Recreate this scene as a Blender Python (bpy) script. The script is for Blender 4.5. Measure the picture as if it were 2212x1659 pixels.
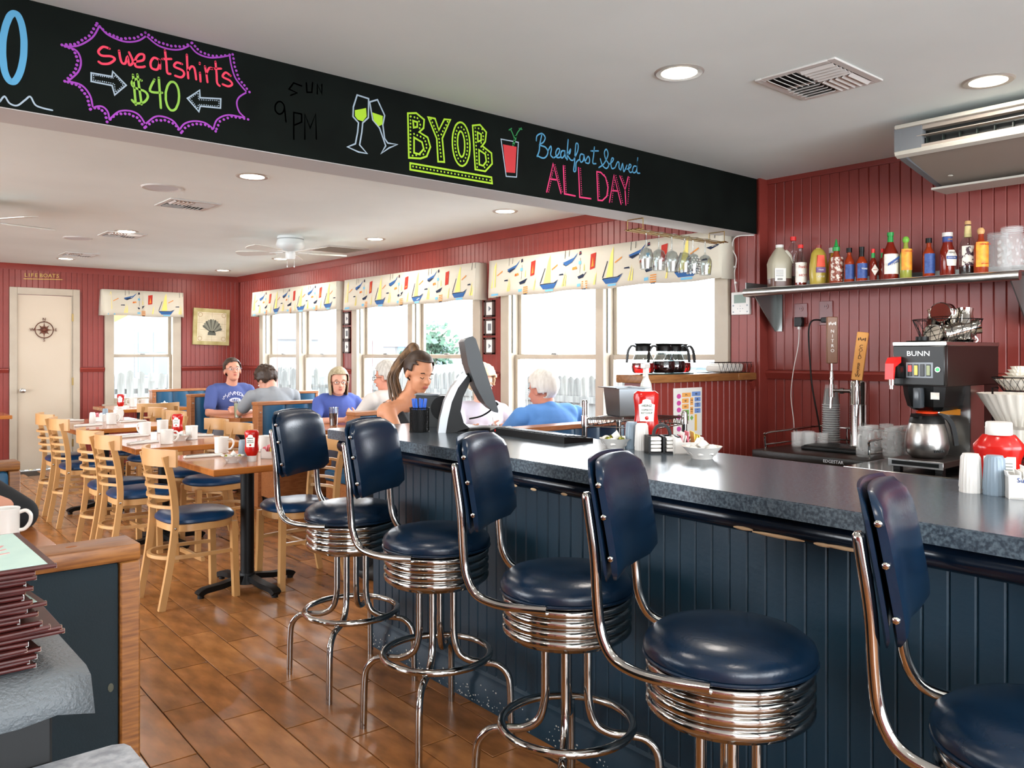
import bpy, math, random
from mathutils import Vector, Matrix, Euler, noise
R_ = random.Random(7)
PI = math.pi
scene = bpy.context.scene
COL = scene.collection
for o_ in list(bpy.data.objects): bpy.data.objects.remove(o_)

# ---------------- camera, world, large lights, exposure ----------------
YAW = math.radians(49.3)
cam_d = bpy.data.cameras.new('camera'); cam = bpy.data.objects.new('camera', cam_d); COL.objects.link(cam)
cam_d.sensor_width = 36.0; cam_d.lens = 36.0*1775/2212; cam_d.shift_y = -(829.5-765)/2212; cam_d.clip_start = 0.02; cam_d.clip_end = 300
cam.location = (0, 0, 1.35)
cam.rotation_euler = (PI/2, 0, YAW-PI/2)
scene.camera = cam
scene.view_settings.view_transform = 'Standard'; scene.view_settings.look = 'None'
scene.view_settings.gamma = 1; scene.view_settings.exposure = 0.95
scene.view_settings.use_curve_mapping = False
world = bpy.data.worlds.new('overcast_sky'); scene.world = world; world.use_nodes = True
wb = world.node_tree.nodes['Background']; wb.inputs[0].default_value = (0.90, 0.95, 1.0, 1); wb.inputs[1].default_value = 8.0
def area(name, loc, rot, sx, sy, power, color=(1, 1, 1), portal=False):
    d = bpy.data.lights.new(name, 'AREA'); d.shape = 'RECTANGLE'; d.size = sx; d.size_y = sy; d.energy = power; d.color = color
    if portal: d.cycles.is_portal = True
    o = bpy.data.objects.new(name, d); COL.objects.link(o); o.location = loc; o.rotation_euler = rot; return o
LAMP_W, LAMP_WB = 13.0, 4.5     # watts of each recessed lamp: dining room, bar
# portals only guide the sky light through the window openings, seen and added ones
for (y0, y1) in ((8.05, 10.14), (5.61, 7.78), (3.08, 5.29)):
    area('window_portal', (4.68, (y0+y1)/2, 1.4), (0, PI/2, 0), 1.4, y1-y0, 1, portal=True)
area('window_portal', (3.22, 11.05, 1.4), (-PI/2, 0, 0), .95, 1.4, 1, portal=True)
area('window_portal', (-3.62, 6.35, 1.4), (0, -PI/2, 0), 1.9, 7.0, 1, portal=True)
area('window_portal', (0.3, -3.12, 1.4), (PI/2, 0, 0), 7.0, 1.9, 1, portal=True)

# ---------------- materials ----------------
def lin(h):
    h = h.lstrip('#'); c = [int(h[i:i+2], 16)/255 for i in (0, 2, 4)]
    return tuple((x/12.92 if x <= .04045 else ((x+.055)/1.055)**2.4) for x in c)+(1,)
MATS = {}
def mat(name, col, rough=.5, metal=0.0, col2=None, scale=8.0, stretch=(1, 1, 1), bump=0.0, bscale=None, emit=0, coat=0, trans=0, ior=1.45, detail=4, lo=.35, hi=.65, spec=.5, coords='Object'):
    if name in MATS: return MATS[name]
    m = bpy.data.materials.new(name); m.use_nodes = True; nt = m.node_tree; b = nt.nodes['Principled BSDF']
    c = lin(col) if isinstance(col, str) else col
    b.inputs['Base Color'].default_value = c; b.inputs['Roughness'].default_value = rough; b.inputs['Metallic'].default_value = metal
    b.inputs['IOR'].default_value = ior; b.inputs['Specular IOR Level'].default_value = spec
    if coat: b.inputs['Coat Weight'].default_value = coat; b.inputs['Coat Roughness'].default_value = .08
    if trans: b.inputs['Transmission Weight'].default_value = trans
    if emit: b.inputs['Emission Color'].default_value = c; b.inputs['Emission Strength'].default_value = emit
    if col2 or bump:
        tc = nt.nodes.new('ShaderNodeTexCoord'); mp = nt.nodes.new('ShaderNodeMapping'); mp.inputs['Scale'].default_value = stretch
        nt.links.new(tc.outputs[coords], mp.inputs[0])
    if col2:
        n = nt.nodes.new('ShaderNodeTexNoise'); n.inputs['Scale'].default_value = scale; n.inputs['Detail'].default_value = detail
        nt.links.new(mp.outputs[0], n.inputs['Vector'])
        r = nt.nodes.new('ShaderNodeValToRGB'); r.color_ramp.elements[0].position = lo; r.color_ramp.elements[1].position = hi
        r.color_ramp.elements[0].color = c; r.color_ramp.elements[1].color = lin(col2)
        nt.links.new(n.outputs['Fac'], r.inputs[0]); nt.links.new(r.outputs[0], b.inputs['Base Color'])
    if bump:
        n2 = nt.nodes.new('ShaderNodeTexNoise'); n2.inputs['Scale'].default_value = bscale or scale; n2.inputs['Detail'].default_value = 3
        nt.links.new(mp.outputs[0], n2.inputs['Vector'])
        bp = nt.nodes.new('ShaderNodeBump'); bp.inputs['Strength'].default_value = bump; bp.inputs['Distance'].default_value = .004
        nt.links.new(n2.outputs['Fac'], bp.inputs['Height']); nt.links.new(bp.outputs[0], b.inputs['Normal'])
    MATS[name] = m; return m
def clear(name, tint='#ffffff', gloss=.12, mixf=.6, rough=.02):
    # thin clear sheet: lets light straight through with a weak mirror reflection on top
    if name in MATS: return MATS[name]
    m = bpy.data.materials.new(name); m.use_nodes = True; nt = m.node_tree; nt.nodes.clear()
    o = nt.nodes.new('ShaderNodeOutputMaterial'); t = nt.nodes.new('ShaderNodeBsdfTransparent'); g = nt.nodes.new('ShaderNodeBsdfGlossy')
    fr = nt.nodes.new('ShaderNodeLayerWeight'); fr.inputs[0].default_value = .5
    pw = nt.nodes.new('ShaderNodeMath'); pw.operation = 'POWER'; pw.inputs[1].default_value = 4; nt.links.new(fr.outputs['Facing'], pw.inputs[0])
    ml = nt.nodes.new('ShaderNodeMath'); ml.operation = 'MULTIPLY'; ml.inputs[1].default_value = mixf; nt.links.new(pw.outputs[0], ml.inputs[0])
    ad = nt.nodes.new('ShaderNodeMath'); ad.operation = 'ADD'; ad.inputs[1].default_value = gloss; nt.links.new(ml.outputs[0], ad.inputs[0])
    t.inputs[0].default_value = lin(tint); g.inputs['Roughness'].default_value = rough
    mx = nt.nodes.new('ShaderNodeMixShader'); nt.links.new(ad.outputs[0], mx.inputs[0]); nt.links.new(t.outputs[0], mx.inputs[1]); nt.links.new(g.outputs[0], mx.inputs[2]); nt.links.new(mx.outputs[0], o.inputs[0])
    MATS[name] = m; return m
RED = mat('red_paint', '#7b3029', .38, col2='#86372f', scale=3, bump=.12, bscale=60)
CEIL = mat('ceiling_paint', '#e2eeec', .7, col2='#dae6e4', scale=1.2, bump=.15, bscale=5)
WHITE = mat('white_plastic', '#d6d4cf', .35)
CERAM = mat('white_ceramic', '#d9d7d1', .15)
TRIM = mat('beige_trim', '#a79c8b', .4, col2='#afa493', scale=5)
CHALK_M = mat('chalkboard', '#050907', .9, col2='#0a100d', scale=5, spec=.15)
CHROME = mat('chrome', '#bab8b4', .1, 1)
STEEL = mat('brushed_steel', '#b9b8b5', .28, 1, bump=.1, bscale=40, stretch=(1, 1, 12))
DSTEEL = mat('dull_steel', '#8e9290', .42, .9)
VINYL = mat('navy_vinyl', '#081a2b', .27, col2='#0a2035', scale=6, bump=.1, bscale=120)
VINYLB = mat('booth_vinyl', '#1a4c6b', .33, bump=.1, bscale=100)
MAPLE = mat('maple', '#c69a66', .35, col2='#b98a54', scale=7, stretch=(1, 1, .15), coat=.2)
CVINYL = mat('blue_chair_vinyl', '#0f3558', .3, bump=.1, bscale=120)
TABLEW = mat('honey_table_wood', '#8f5122', .22, col2='#b06c30', scale=9, stretch=(.25, 1.5, 1), coat=.5)
OAK = mat('oak_trim', '#8a532f', .4, col2='#a36a40', scale=16, stretch=(1, 6, 6))
BLACKM = mat('black_iron', '#060708', .5, spec=.3)
BLACKP = mat('black_plastic', '#060707', .42, spec=.3)
DARKB = mat('counter_blue_paint', '#0a2a3a', .45, col2='#0b2f41', scale=2, bump=.15, bscale=60)
NAVYG = mat('navy_gloss_paint', '#071321', .2, bump=.1, bscale=30)
GLASS = clear('clear_glass', '#f4f6f6', .06)
JARG = None
PANE = clear('window_glass', '#ffffff', .01, .3)
def frost(name, alpha, col='#eef1f1', rough=.12):
    m = mat(name, col, rough); m.node_tree.nodes['Principled BSDF'].inputs['Alpha'].default_value = alpha; return m
PAPER = mat('paper_white', '#dcdbd5', .75)
KETCH = mat('ketchup_red', '#b01812', .18)
LAMIN = mat('grey_blue_laminate', '#3a434b', .2, col2='#59636c', scale=120, detail=6, lo=.42, hi=.62)
GREYP = mat('grey_plastic', '#8a9299', .4)

# ---------------- mesh building ----------------
class MB:
    def __init__(s): s.v = []; s.f = []; s.m = []; s.k = 0
    def add(s, vs, fs, k=None):
        n = len(s.v); s.v += [tuple(p) for p in vs]; s.f += [tuple(i+n for i in f) for f in fs]; s.m += [s.k if k is None else k]*len(fs); return s
    def box(s, x0, x1, y0, y1, z0, z1, ch=0, k=None, M=None):
        if ch <= 0:
            vs = [(x, y, z) for x in (x0, x1) for y in (y0, y1) for z in (z0, z1)]
            fs = [(0, 1, 3, 2), (4, 6, 7, 5), (0, 4, 5, 1), (2, 3, 7, 6), (0, 2, 6, 4), (1, 5, 7, 3)]
        else:
            bm = bmesh.new(); r = bmesh.ops.create_cube(bm, size=1)
            for v in bm.verts: v.co = Vector(((x0+x1)/2+v.co.x*(x1-x0), (y0+y1)/2+v.co.y*(y1-y0), (z0+z1)/2+v.co.z*(z1-z0)))
            bmesh.ops.bevel(bm, geom=list(bm.edges), offset=ch, segments=2 if ch > .004 else 1, affect='EDGES', profile=.5)
            bm.verts.index_update(); vs = [v.co[:] for v in bm.verts]; fs = [[v.index for v in f.verts] for f in bm.faces]; bm.free()
        if M is not None: vs = [(M @ Vector(p))[:] for p in vs]
        return s.add(vs, fs, k)
    def cyl(s, p0, p1, r0, r1=None, n=14, k=None):
        if r1 is None: r1 = r0
        p0 = Vector(p0); p1 = Vector(p1); d = (p1-p0).normalized()
        a = d.orthogonal().normalized(); b = d.cross(a)
        vs = []
        for p, r in ((p0, r0), (p1, r1)):
            for i in range(n): t = 2*PI*i/n; vs.append(p+(a*math.cos(t)+b*math.sin(t))*r)
        fs = [(i, (i+1) % n, n+(i+1) % n, n+i) for i in range(n)]+[tuple(range(n-1, -1, -1)), tuple(range(n, 2*n))]
        return s.add(vs, fs, k)
    def tube(s, path, r, n=8, closed=False, k=None, rr=None, flat=None):
        P = [Vector(p) for p in path]; N = len(P); vs = []; up = None
        for i, p in enumerate(P):
            if closed: t = (P[(i+1) % N]-P[i-1])
            else: t = P[min(i+1, N-1)]-P[max(i-1, 0)]
            t.normalize()
            if up is None: up = t.orthogonal().normalized()
            else:
                up = up-t*up.dot(t)
                if up.length < 1e-5: up = t.orthogonal()
                up.normalize()
            b = t.cross(up); R = rr[i] if rr else r
            for j in range(n):
                a = 2*PI*j/n; vs.append(p+(up*math.cos(a)+b*math.sin(a))*R)
        fs = []
        M_ = N if closed else N-1
        for i in range(M_):
            i2 = (i+1) % N
            for j in range(n): fs.append((i*n+j, i*n+(j+1) % n, i2*n+(j+1) % n, i2*n+j))
        if not closed: fs += [tuple(range(n-1, -1, -1)), tuple((N-1)*n+j for j in range(n))]
        return s.add(vs, fs, k)
    def strip(s, path, w, t, up=(0, 0, 1), k=None):
        # rectangular bar swept along path: w across 'up', t thick sideways
        P = [Vector(p) for p in path]; N = len(P); U = Vector(up); vs = []
        for i, p in enumerate(P):
            d = (P[min(i+1, N-1)]-P[max(i-1, 0)]).normalized(); sd = d.cross(U).normalized(); u2 = sd.cross(d).normalized()
            for a, b in ((-1, -1), (1, -1), (1, 1), (-1, 1)): vs.append(p+sd*a*t/2+u2*b*w/2)
        fs = [(i*4+j, i*4+(j+1) % 4, (i+1)*4+(j+1) % 4, (i+1)*4+j) for i in range(N-1) for j in range(4)]+[(3, 2, 1, 0), tuple((N-1)*4+j for j in range(4))]
        return s.add(vs, fs, k)
    def lathe(s, prof, n=20, c=(0, 0, 0), k=None, sx=1, sy=1, M=None, flute=0, nf=0, caps=True):
        vs = []; fs = []; m = len(prof)
        for r, z in prof:
            for j in range(n):
                a = 2*PI*j/n; q = r*(1+flute*math.cos(nf*a)) if nf else r
                vs.append(Vector((c[0]+q*sx*math.cos(a), c[1]+q*sy*math.sin(a), c[2]+z)))
        for i in range(m-1):
            for j in range(n): fs.append((i*n+j, i*n+(j+1) % n, (i+1)*n+(j+1) % n, (i+1)*n+j))
        if caps and prof[0][0] > 1e-4: fs.append(tuple(range(n-1, -1, -1)))
        if caps and prof[-1][0] > 1e-4: fs.append(tuple((m-1)*n+j for j in range(n)))
        if M is not None: vs = [M @ v for v in vs]
        return s.add(vs, fs, k)
    def ell(s, c, r, n=14, m=9, k=None, M=None):
        prof = [(math.sin(PI*i/m), -math.cos(PI*i/m)) for i in range(m+1)]
        T = Matrix.Translation(Vector(c)) @ (M or Matrix()) @ Matrix.Diagonal((r[0], r[1], r[2], 1))
        return s.lathe(prof, n, M=T, k=k)
    def prism(s, pts, h0, h1, ax='z', k=None, M=None):
        # polygon in a plane, extruded along the axis from h0 to h1
        f = {'z': lambda a, b, h: (a, b, h), 'y': lambda a, b, h: (a, h, b), 'x': lambda a, b, h: (h, a, b)}[ax]
        n = len(pts); vs = [f(a, b, h0) for a, b in pts]+[f(a, b, h1) for a, b in pts]
        if M is not None: vs = [(M @ Vector(p))[:] for p in vs]
        fs = [(i, (i+1) % n, n+(i+1) % n, n+i) for i in range(n)]+[tuple(range(n-1, -1, -1)), tuple(range(n, 2*n))]
        return s.add(vs, fs, k)
    def build(s, name, mats, parent=None, loc=None, rot=None, smooth=38, fix=True):
        me = bpy.data.meshes.new(name); me.from_pydata(s.v, [], s.f)
        if not isinstance(mats, (list, tuple)): mats = [mats]
        for m in mats: me.materials.append(m)
        if len(mats) > 1: me.polygons.foreach_set('material_index', s.m)
        if fix:
            bm = bmesh.new(); bm.from_mesh(me); bmesh.ops.remove_doubles(bm, verts=bm.verts, dist=1e-6); bmesh.ops.recalc_face_normals(bm, faces=bm.faces); bm.to_mesh(me); bm.free()
        if smooth:
            me.polygons.foreach_set('use_smooth', [True]*len(me.polygons)); me.set_sharp_from_angle(angle=math.radians(smooth))
        me.update()
        o = bpy.data.objects.new(name, me); COL.objects.link(o)
        if parent: o.parent = parent
        if loc is not None: o.location = loc
        if rot is not None: o.rotation_euler = rot
        return o
import bmesh
def tag(o, label=None, cat=None, group=None, kind=None):
    if label: o['label'] = label
    if cat: o['category'] = cat
    if group: o['group'] = group
    if kind: o['kind'] = kind
    return o
def empty(name, loc=(0, 0, 0), rz=0, label=None, cat=None, group=None, kind=None):
    o = bpy.data.objects.new(name, None); COL.objects.link(o); o.empty_display_size = .05
    o.location = loc; o.rotation_euler = (0, 0, rz); return tag(o, label, cat, group, kind)
def bx(name, m, p, *a, **kw): return MB().box(*a, **kw).build(name, m, p)
def copy_tree(o, parent=None):
    c = o.copy(); COL.objects.link(c)
    if parent: c.parent = parent
    for ch in KIDS(o): copy_tree(ch, c)
    return c
def KIDS(o):
    if o.name not in KC: KC[o.name] = list(o.children)
    return KC[o.name]
KC = {}
def dup(o, loc, rz=0, label=None, group=None):
    c = copy_tree(o); c.location = loc; c.rotation_euler = (0, 0, rz)
    if label: c['label'] = label
    if group: c['group'] = group
    return c
class Kind:
    # first call returns the thing itself, later calls return copies of it and its parts
    def __init__(s, f): s.f = f; s.o = None
    def __call__(s, loc, rz, label, group=None):
        if s.o is None:
            s.o = s.f(); o = s.o; o.location = loc; o.rotation_euler = (0, 0, rz); o['label'] = label
            if group: o['group'] = group
            return o
        return dup(s.o, loc, rz, label, group)
def arc(cx, cy, r, a0, a1, n, z=0): return [(cx+r*math.cos(math.radians(a0+(a1-a0)*i/n)), cy+r*math.sin(math.radians(a0+(a1-a0)*i/n)), z) for i in range(n+1)]
def crom(P, n=5):
    P = [Vector(p) for p in P]; Q = [P[0]]+P+[P[-1]]; out = []
    for i in range(1, len(Q)-2):
        for j in range(n):
            t = j/n; a, b, c_, d = Q[i-1], Q[i], Q[i+1], Q[i+2]
            out.append(.5*((2*b)+(c_-a)*t+(2*a-5*b+4*c_-d)*t*t+(3*b-a-3*c_+d)*t**3))
    out.append(P[-1]); return out
def text(s, size, m, name, parent, loc, rot, ext=.0008, align='CENTER', sx=1, sp=1):
    cu = bpy.data.curves.new('lettering', 'FONT'); cu.body = s; cu.size = size; cu.align_x = align; cu.align_y = 'CENTER'; cu.extrude = ext; cu.resolution_u = 2; cu.space_character = sp
    t = bpy.data.objects.new('lettering', cu); COL.objects.link(t); bpy.context.view_layer.update()
    me = bpy.data.meshes.new_from_object(t); bpy.data.objects.remove(t)
    me.materials.clear(); me.materials.append(m)
    o = bpy.data.objects.new(name, me); COL.objects.link(o); o.parent = parent; o.location = loc; o.rotation_euler = rot; o.scale = (sx, 1, 1); return o
FACE_NX = (PI/2, 0, -PI/2)   # lettering that faces -X, read along -Y
FACE_NY = (PI/2, 0, 0)       # lettering that faces -Y, read along +X

# ---------------- room shell ----------------
XW, XB, YF, YBM = 4.46, 4.55, 10.85, 2.857
ZD, ZBAR = 2.39, 2.435
fl = MB().box(-3.6, 4.6, -3.1, 10.95, -.12, -.006).build('floor', mat('grout', '#3a3026', .8)); tag(fl, kind='structure', label='wood look tile floor')
TILE = []
for i, (a, b) in enumerate((('#744924', '#a86d3b'), ('#7d4f29', '#b07643'), ('#6b4421', '#9c6436'))):
    TILE.append(mat('brown_tile_%s' % 'abc'[i], a, .27, col2=b, scale=4, stretch=(4, 1.3, 1), detail=8, bump=.12, bscale=9, lo=.3, hi=.7))
tm = []
for m in TILE:
    t_ = MB().box(0, .1485, 0, .6105, -.006, 0, ch=.0012); me_o = t_.build('tile', m, fl); tm.append(me_o)
for o_ in tm: pass
first = list(tm); rest = [MB(), MB(), MB()]; n_t = 0
SL = .035
def tile_at(ci, k):
    y = 2.994+.617*k-.2157*(ci) ; return y
for ci in range(-33, 24):
    k0 = int((-3.0-2.994+.2157*ci)/.617)-1
    for k in range(k0, k0+26):
        y = tile_at(ci, k); x = 1.168-.035*2.994+.1525*ci+SL*y
        if y < -3.05 or y > 10.24 or x < -3.5 or x > 4.44: continue
        kk = R_.randrange(3)
        near = (.45 < x < 2.15 and 1.7 < y < 6.6) or (x > .95+ (y-6.6)*.12 and 6.6 <= y < 9.6 and x < 2.9)
        if near and n_t < 297:
            if first: o_ = first.pop(0); 
            else: o_ = tm[kk].copy(); COL.objects.link(o_); o_.parent = fl
            o_.location = (x, y, R_.uniform(-.0004, .0004)); o_.rotation_euler = (0, 0, -SL); n_t += 1
        else: rest[kk].box(x, x+.1485, y, y+.6105, -.006, 0)
for kk in range(3): tag(rest[kk].build('tile', TILE[kk], fl, fix=False, smooth=0), kind='stuff')

def ceiling(name, x0, x1, y0, y1, z): return tag(MB().box(x0, x1, y0, y1, z, z+.12).build(name, CEIL), kind='structure', label='painted plaster ceiling')
ceiling('ceiling', -3.6, 4.67, 3.06, 10.97, ZD); ceiling('ceiling', -3.6, 4.67, -3.1, 2.9, ZBAR)
beam = MB().box(-3.6, XB, 2.875, 3.065, 2.092, 2.56, ch=.004).build('wall_beam', mat('beam_white_paint', '#cdd0cf', .6, bump=.2, bscale=20)); tag(beam, kind='structure', label='white plaster beam between bar and dining room')
bx('chalkboard', CHALK_M, beam, -3.6, XB-.002, 2.8725, 2.8755, 2.094, ZBAR)

# walls: backing with holes, beadboard boards in front
def wall_seg(name, boxes, m=RED, label=None):
    w = MB()
    for b in boxes: w.box(*b)
    return tag(w.build(name, m, smooth=0), kind='structure', label=label)
WIN = [(8.09, 10.10), (5.65, 7.74), (3.12, 5.25)]          # openings on the window side (outer casing is 4 cm wider)
ZS, ZT = .74, 2.06
bxs = []; ycur = YBM
for (a, b) in sorted(WIN):
    bxs.append((XW+.012, XW+.2, ycur, a, 0, 2.56)); bxs.append((XW+.012, XW+.2, a, b, 0, ZS)); bxs.append((XW+.012, XW+.2, a, b, ZT, 2.56)); ycur = b
bxs.append((XW+.012, XW+.2, ycur, YF+.2, 0, 2.56))
w_win = wall_seg('wall_right', bxs, label='red beadboard wall with three wide windows')
w_bar = wall_seg('wall_bar', [(XB+.012, XB+.2, -3.1, YBM, 0, 2.56)], label='red beadboard wall behind the bar')
w_far = wall_seg('wall_far', [(-3.6, 1.84, YF+.012, YF+.2, 0, 2.5), (1.84, 2.42, YF+.012, YF+.2, 2.04, 2.5), (2.42, 2.83, YF+.012, YF+.2, 0, 2.5), (2.83, 3.62, YF+.012, YF+.2, 0, ZS), (2.83, 3.62, YF+.012, YF+.2, ZT, 2.5), (3.62, XW+.1, YF+.012, YF+.2, 0, 2.5)], label='red beadboard wall at the far end')
wall_seg('wall_left', [(-3.75, -3.6, -3.1, 10.95, 0, .55), (-3.75, -3.6, -3.1, 10.95, 2.3, 2.56), (-3.75, -3.6, -3.1, 2.9, .55, 2.3), (-3.75, -3.6, 9.8, 10.95, .55, 2.3)]+[(-3.75, -3.6, y, y+.25, .55, 2.3) for y in (5.1, 7.4)], label='unseen red wall on the left side, window openings added for light')  # unseen wall: openings added to let light in, kept shut beside the bar
wall_seg('wall_back', [(-3.6, 4.67, -3.25, -3.1, 0, .55), (-3.6, 4.67, -3.25, -3.1, 2.3, 2.56), (-3.6, -3.2, -3.25, -3.1, .55, 2.3), (3.8, 4.67, -3.25, -3.1, .55, 2.3), (.1, .4, -3.25, -3.1, .55, 2.3)], label='unseen red wall behind the bar stools, window openings added for light')  # unseen wall: openings added to bring light from behind

PITCH = .0585
def board_mesh(m):
    # one tongue-and-groove board: unit height, chamfered long edges and a centre bead line
    w = PITCH-.0012; t = .013; c = .004
    pts = [(0, 0), (0, t-c), (c, t), (w-c, t), (w, t-c), (w, 0)]
    b = MB(); b.prism(pts, 0, 1, 'z'); o = b.build('board', m, smooth=0); COL.objects.unlink(o); me = o.data; bpy.data.objects.remove(o); return me
B_RED = board_mesh(RED); B_BLUE = board_mesh(DARKB)
def boards(parent, P0, d, nrm, L, spans, me, m, cut=None, single=lambda s: True):
    # P0 start on the wall face, d unit vector along, boards stand proud along nrm
    d = Vector(d); nrm = Vector(nrm); ang = math.atan2(d.y, d.x); flip = Vector((-d.y, d.x, 0)).dot(nrm) < 0
    far = MB(); n = int(L/PITCH); cnt = 0
    for i in range(n):
        s = i*PITCH
        for z0, z1 in (cut(s+PITCH/2) if cut else spans):
            p = Vector(P0)+d*(s+(PITCH if flip else 0))
            if single(s) and cnt < 298:
                o = bpy.data.objects.new('board', me); COL.objects.link(o); o.parent = parent; cnt += 1
                o.location = (p.x, p.y, z0); o.rotation_euler = (0, 0, ang+(PI if flip else 0)); o.scale = (1, 1, z1-z0)
            else:
                q = Vector(P0)+d*s; a = q+d*.0005; b = q+d*(PITCH-.0015); n1 = nrm*.013
                c1 = a+d*.004+n1; c2 = b-d*.004+n1
                vs = []
                for z in (z0, z1): vs += [(a.x, a.y, z), ((a+nrm*.009).x, (a+nrm*.009).y, z), (c1.x, c1.y, z), (c2.x, c2.y, z), ((b+nrm*.009).x, (b+nrm*.009).y, z), (b.x, b.y, z)]
                far.add(vs, [(j, j+1, j+7, j+6) for j in range(5)])
    if far.v: tag(far.build('board', m, parent, smooth=0, fix=False), kind='stuff')
ZLO, ZUP = (.09, 1.15), (1.20, 2.36)
def cut_right(s):
    y = YBM+.03+s
    for a, b in WIN:
        if a-.06 < y < b+.06: return [(.09, ZS-.06), (ZT+.06, 2.36)]
    return [ZLO, ZUP]
boards(w_win, (XW+.012, YBM+.02, 0), (0, 1, 0), (-1, 0, 0), YF-YBM-.02, None, B_RED, RED, cut_right, lambda s: s < 3.2)
boards(w_bar, (XB+.012, YBM-.01, 0), (0, -1, 0), (-1, 0, 0), 3.5, [(.0, 1.205), (1.255, 2.41)], B_RED, RED, None, lambda s: s < 1.8)
def cut_far(s):
    x = XW-.02-s
    if 1.75 < x < 2.50: return [(2.09, 2.36)]
    if 2.77 < x < 3.68: return [(.09, ZS-.06), (ZT+.06, 2.36)]
    return [ZLO, ZUP]
boards(w_far, (XW-.005, YF+.012, 0), (-1, 0, 0), (0, -1, 0), 6.0, None, B_RED, RED, cut_far, lambda s: s < 3.0)
def molding(name, parent, m, p0, p1, nrm, prof):
    p0 = Vector(p0); p1 = Vector(p1); n = Vector(nrm); k = len(prof); vs = []
    for p in (p0, p1):
        for o_, z in prof: vs.append((p.x+n.x*o_, p.y+n.y*o_, z))
    b = MB(); b.add(vs, [(i, (i+1) % k, k+(i+1) % k, k+i) for i in range(k)]+[tuple(range(k)), tuple(range(2*k-1, k-1, -1))]); return b.build(name, m, parent, smooth=30)
RAIL = lambda z: [(0, z-.03), (.014, z-.03), (.022, z-.012), (.03, z), (.034, z+.008), (.03, z+.016), (.018, z+.022), (0, z+.025)]
CROWN = lambda z: [(0, z-.07), (.012, z-.07), (.018, z-.05), (.03, z-.03), (.04, z-.008), (.05, z), (0, z)]
ys = [YBM+.02]+[v for a, b in sorted(WIN) for v in (a-.065, b+.065)]+[YF]
for i in range(0, len(ys), 2): tag(molding('trim_%d' % (i//2+1), None, RED, (XW, ys[i], 0), (XW, ys[i+1], 0), (-1, 0, 0), RAIL(1.165)), kind='structure')
tag(molding('trim_5', None, RED, (-3.6, YF, 0), (1.755, YF, 0), (0, -1, 0), RAIL(1.165)), kind='structure')
tag(molding('trim_6', None, RED, (2.495, YF, 0), (2.765, YF, 0), (0, -1, 0), RAIL(1.165)), kind='structure')
tag(molding('trim_7', None, RED, (3.685, YF, 0), (XW, YF, 0), (0, -1, 0), RAIL(1.165)), kind='structure')
tag(molding('trim_8', None, RED, (XB, -3.1, 0), (XB, YBM, 0), (-1, 0, 0), RAIL(1.228)), kind='structure')
tag(molding('trim_9', None, RED, (XW, 3.07, 0), (XW, YF, 0), (-1, 0, 0), CROWN(ZD)), kind='structure')
tag(molding('trim_10', None, RED, (-3.6, YF, 0), (XW, YF, 0), (0, -1, 0), [(a*.5, z) for a, z in CROWN(ZD)]), kind='structure')
tag(molding('trim_11', None, RED, (XB, -3.1, 0), (XB, YBM, 0), (-1, 0, 0), [(0, ZBAR-.03), (.012, ZBAR-.03), (.012, ZBAR), (0, ZBAR)]), kind='structure')
for nm, p0, p1, n in (('baseboard_right', (XW, YBM+.02, 0), (XW, YF, 0), (-1, 0, 0)), ('baseboard_far', (2.5, YF, 0), (XW, YF, 0), (0, -1, 0)), ('baseboard_left', (-3.6, YF, 0), (1.75, YF, 0), (0, -1, 0))):
    tag(molding(nm, None, RED, p0, p1, n, [(0, 0), (.016, 0), (.016, .075), (.008, .09), (0, .09)]), kind='structure')

tag(MB().box(XW-.001, XB+.013, YBM-.014, YBM-.0005, 0, ZBAR, ch=.002).build('trim_12', RED), kind='structure')
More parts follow.
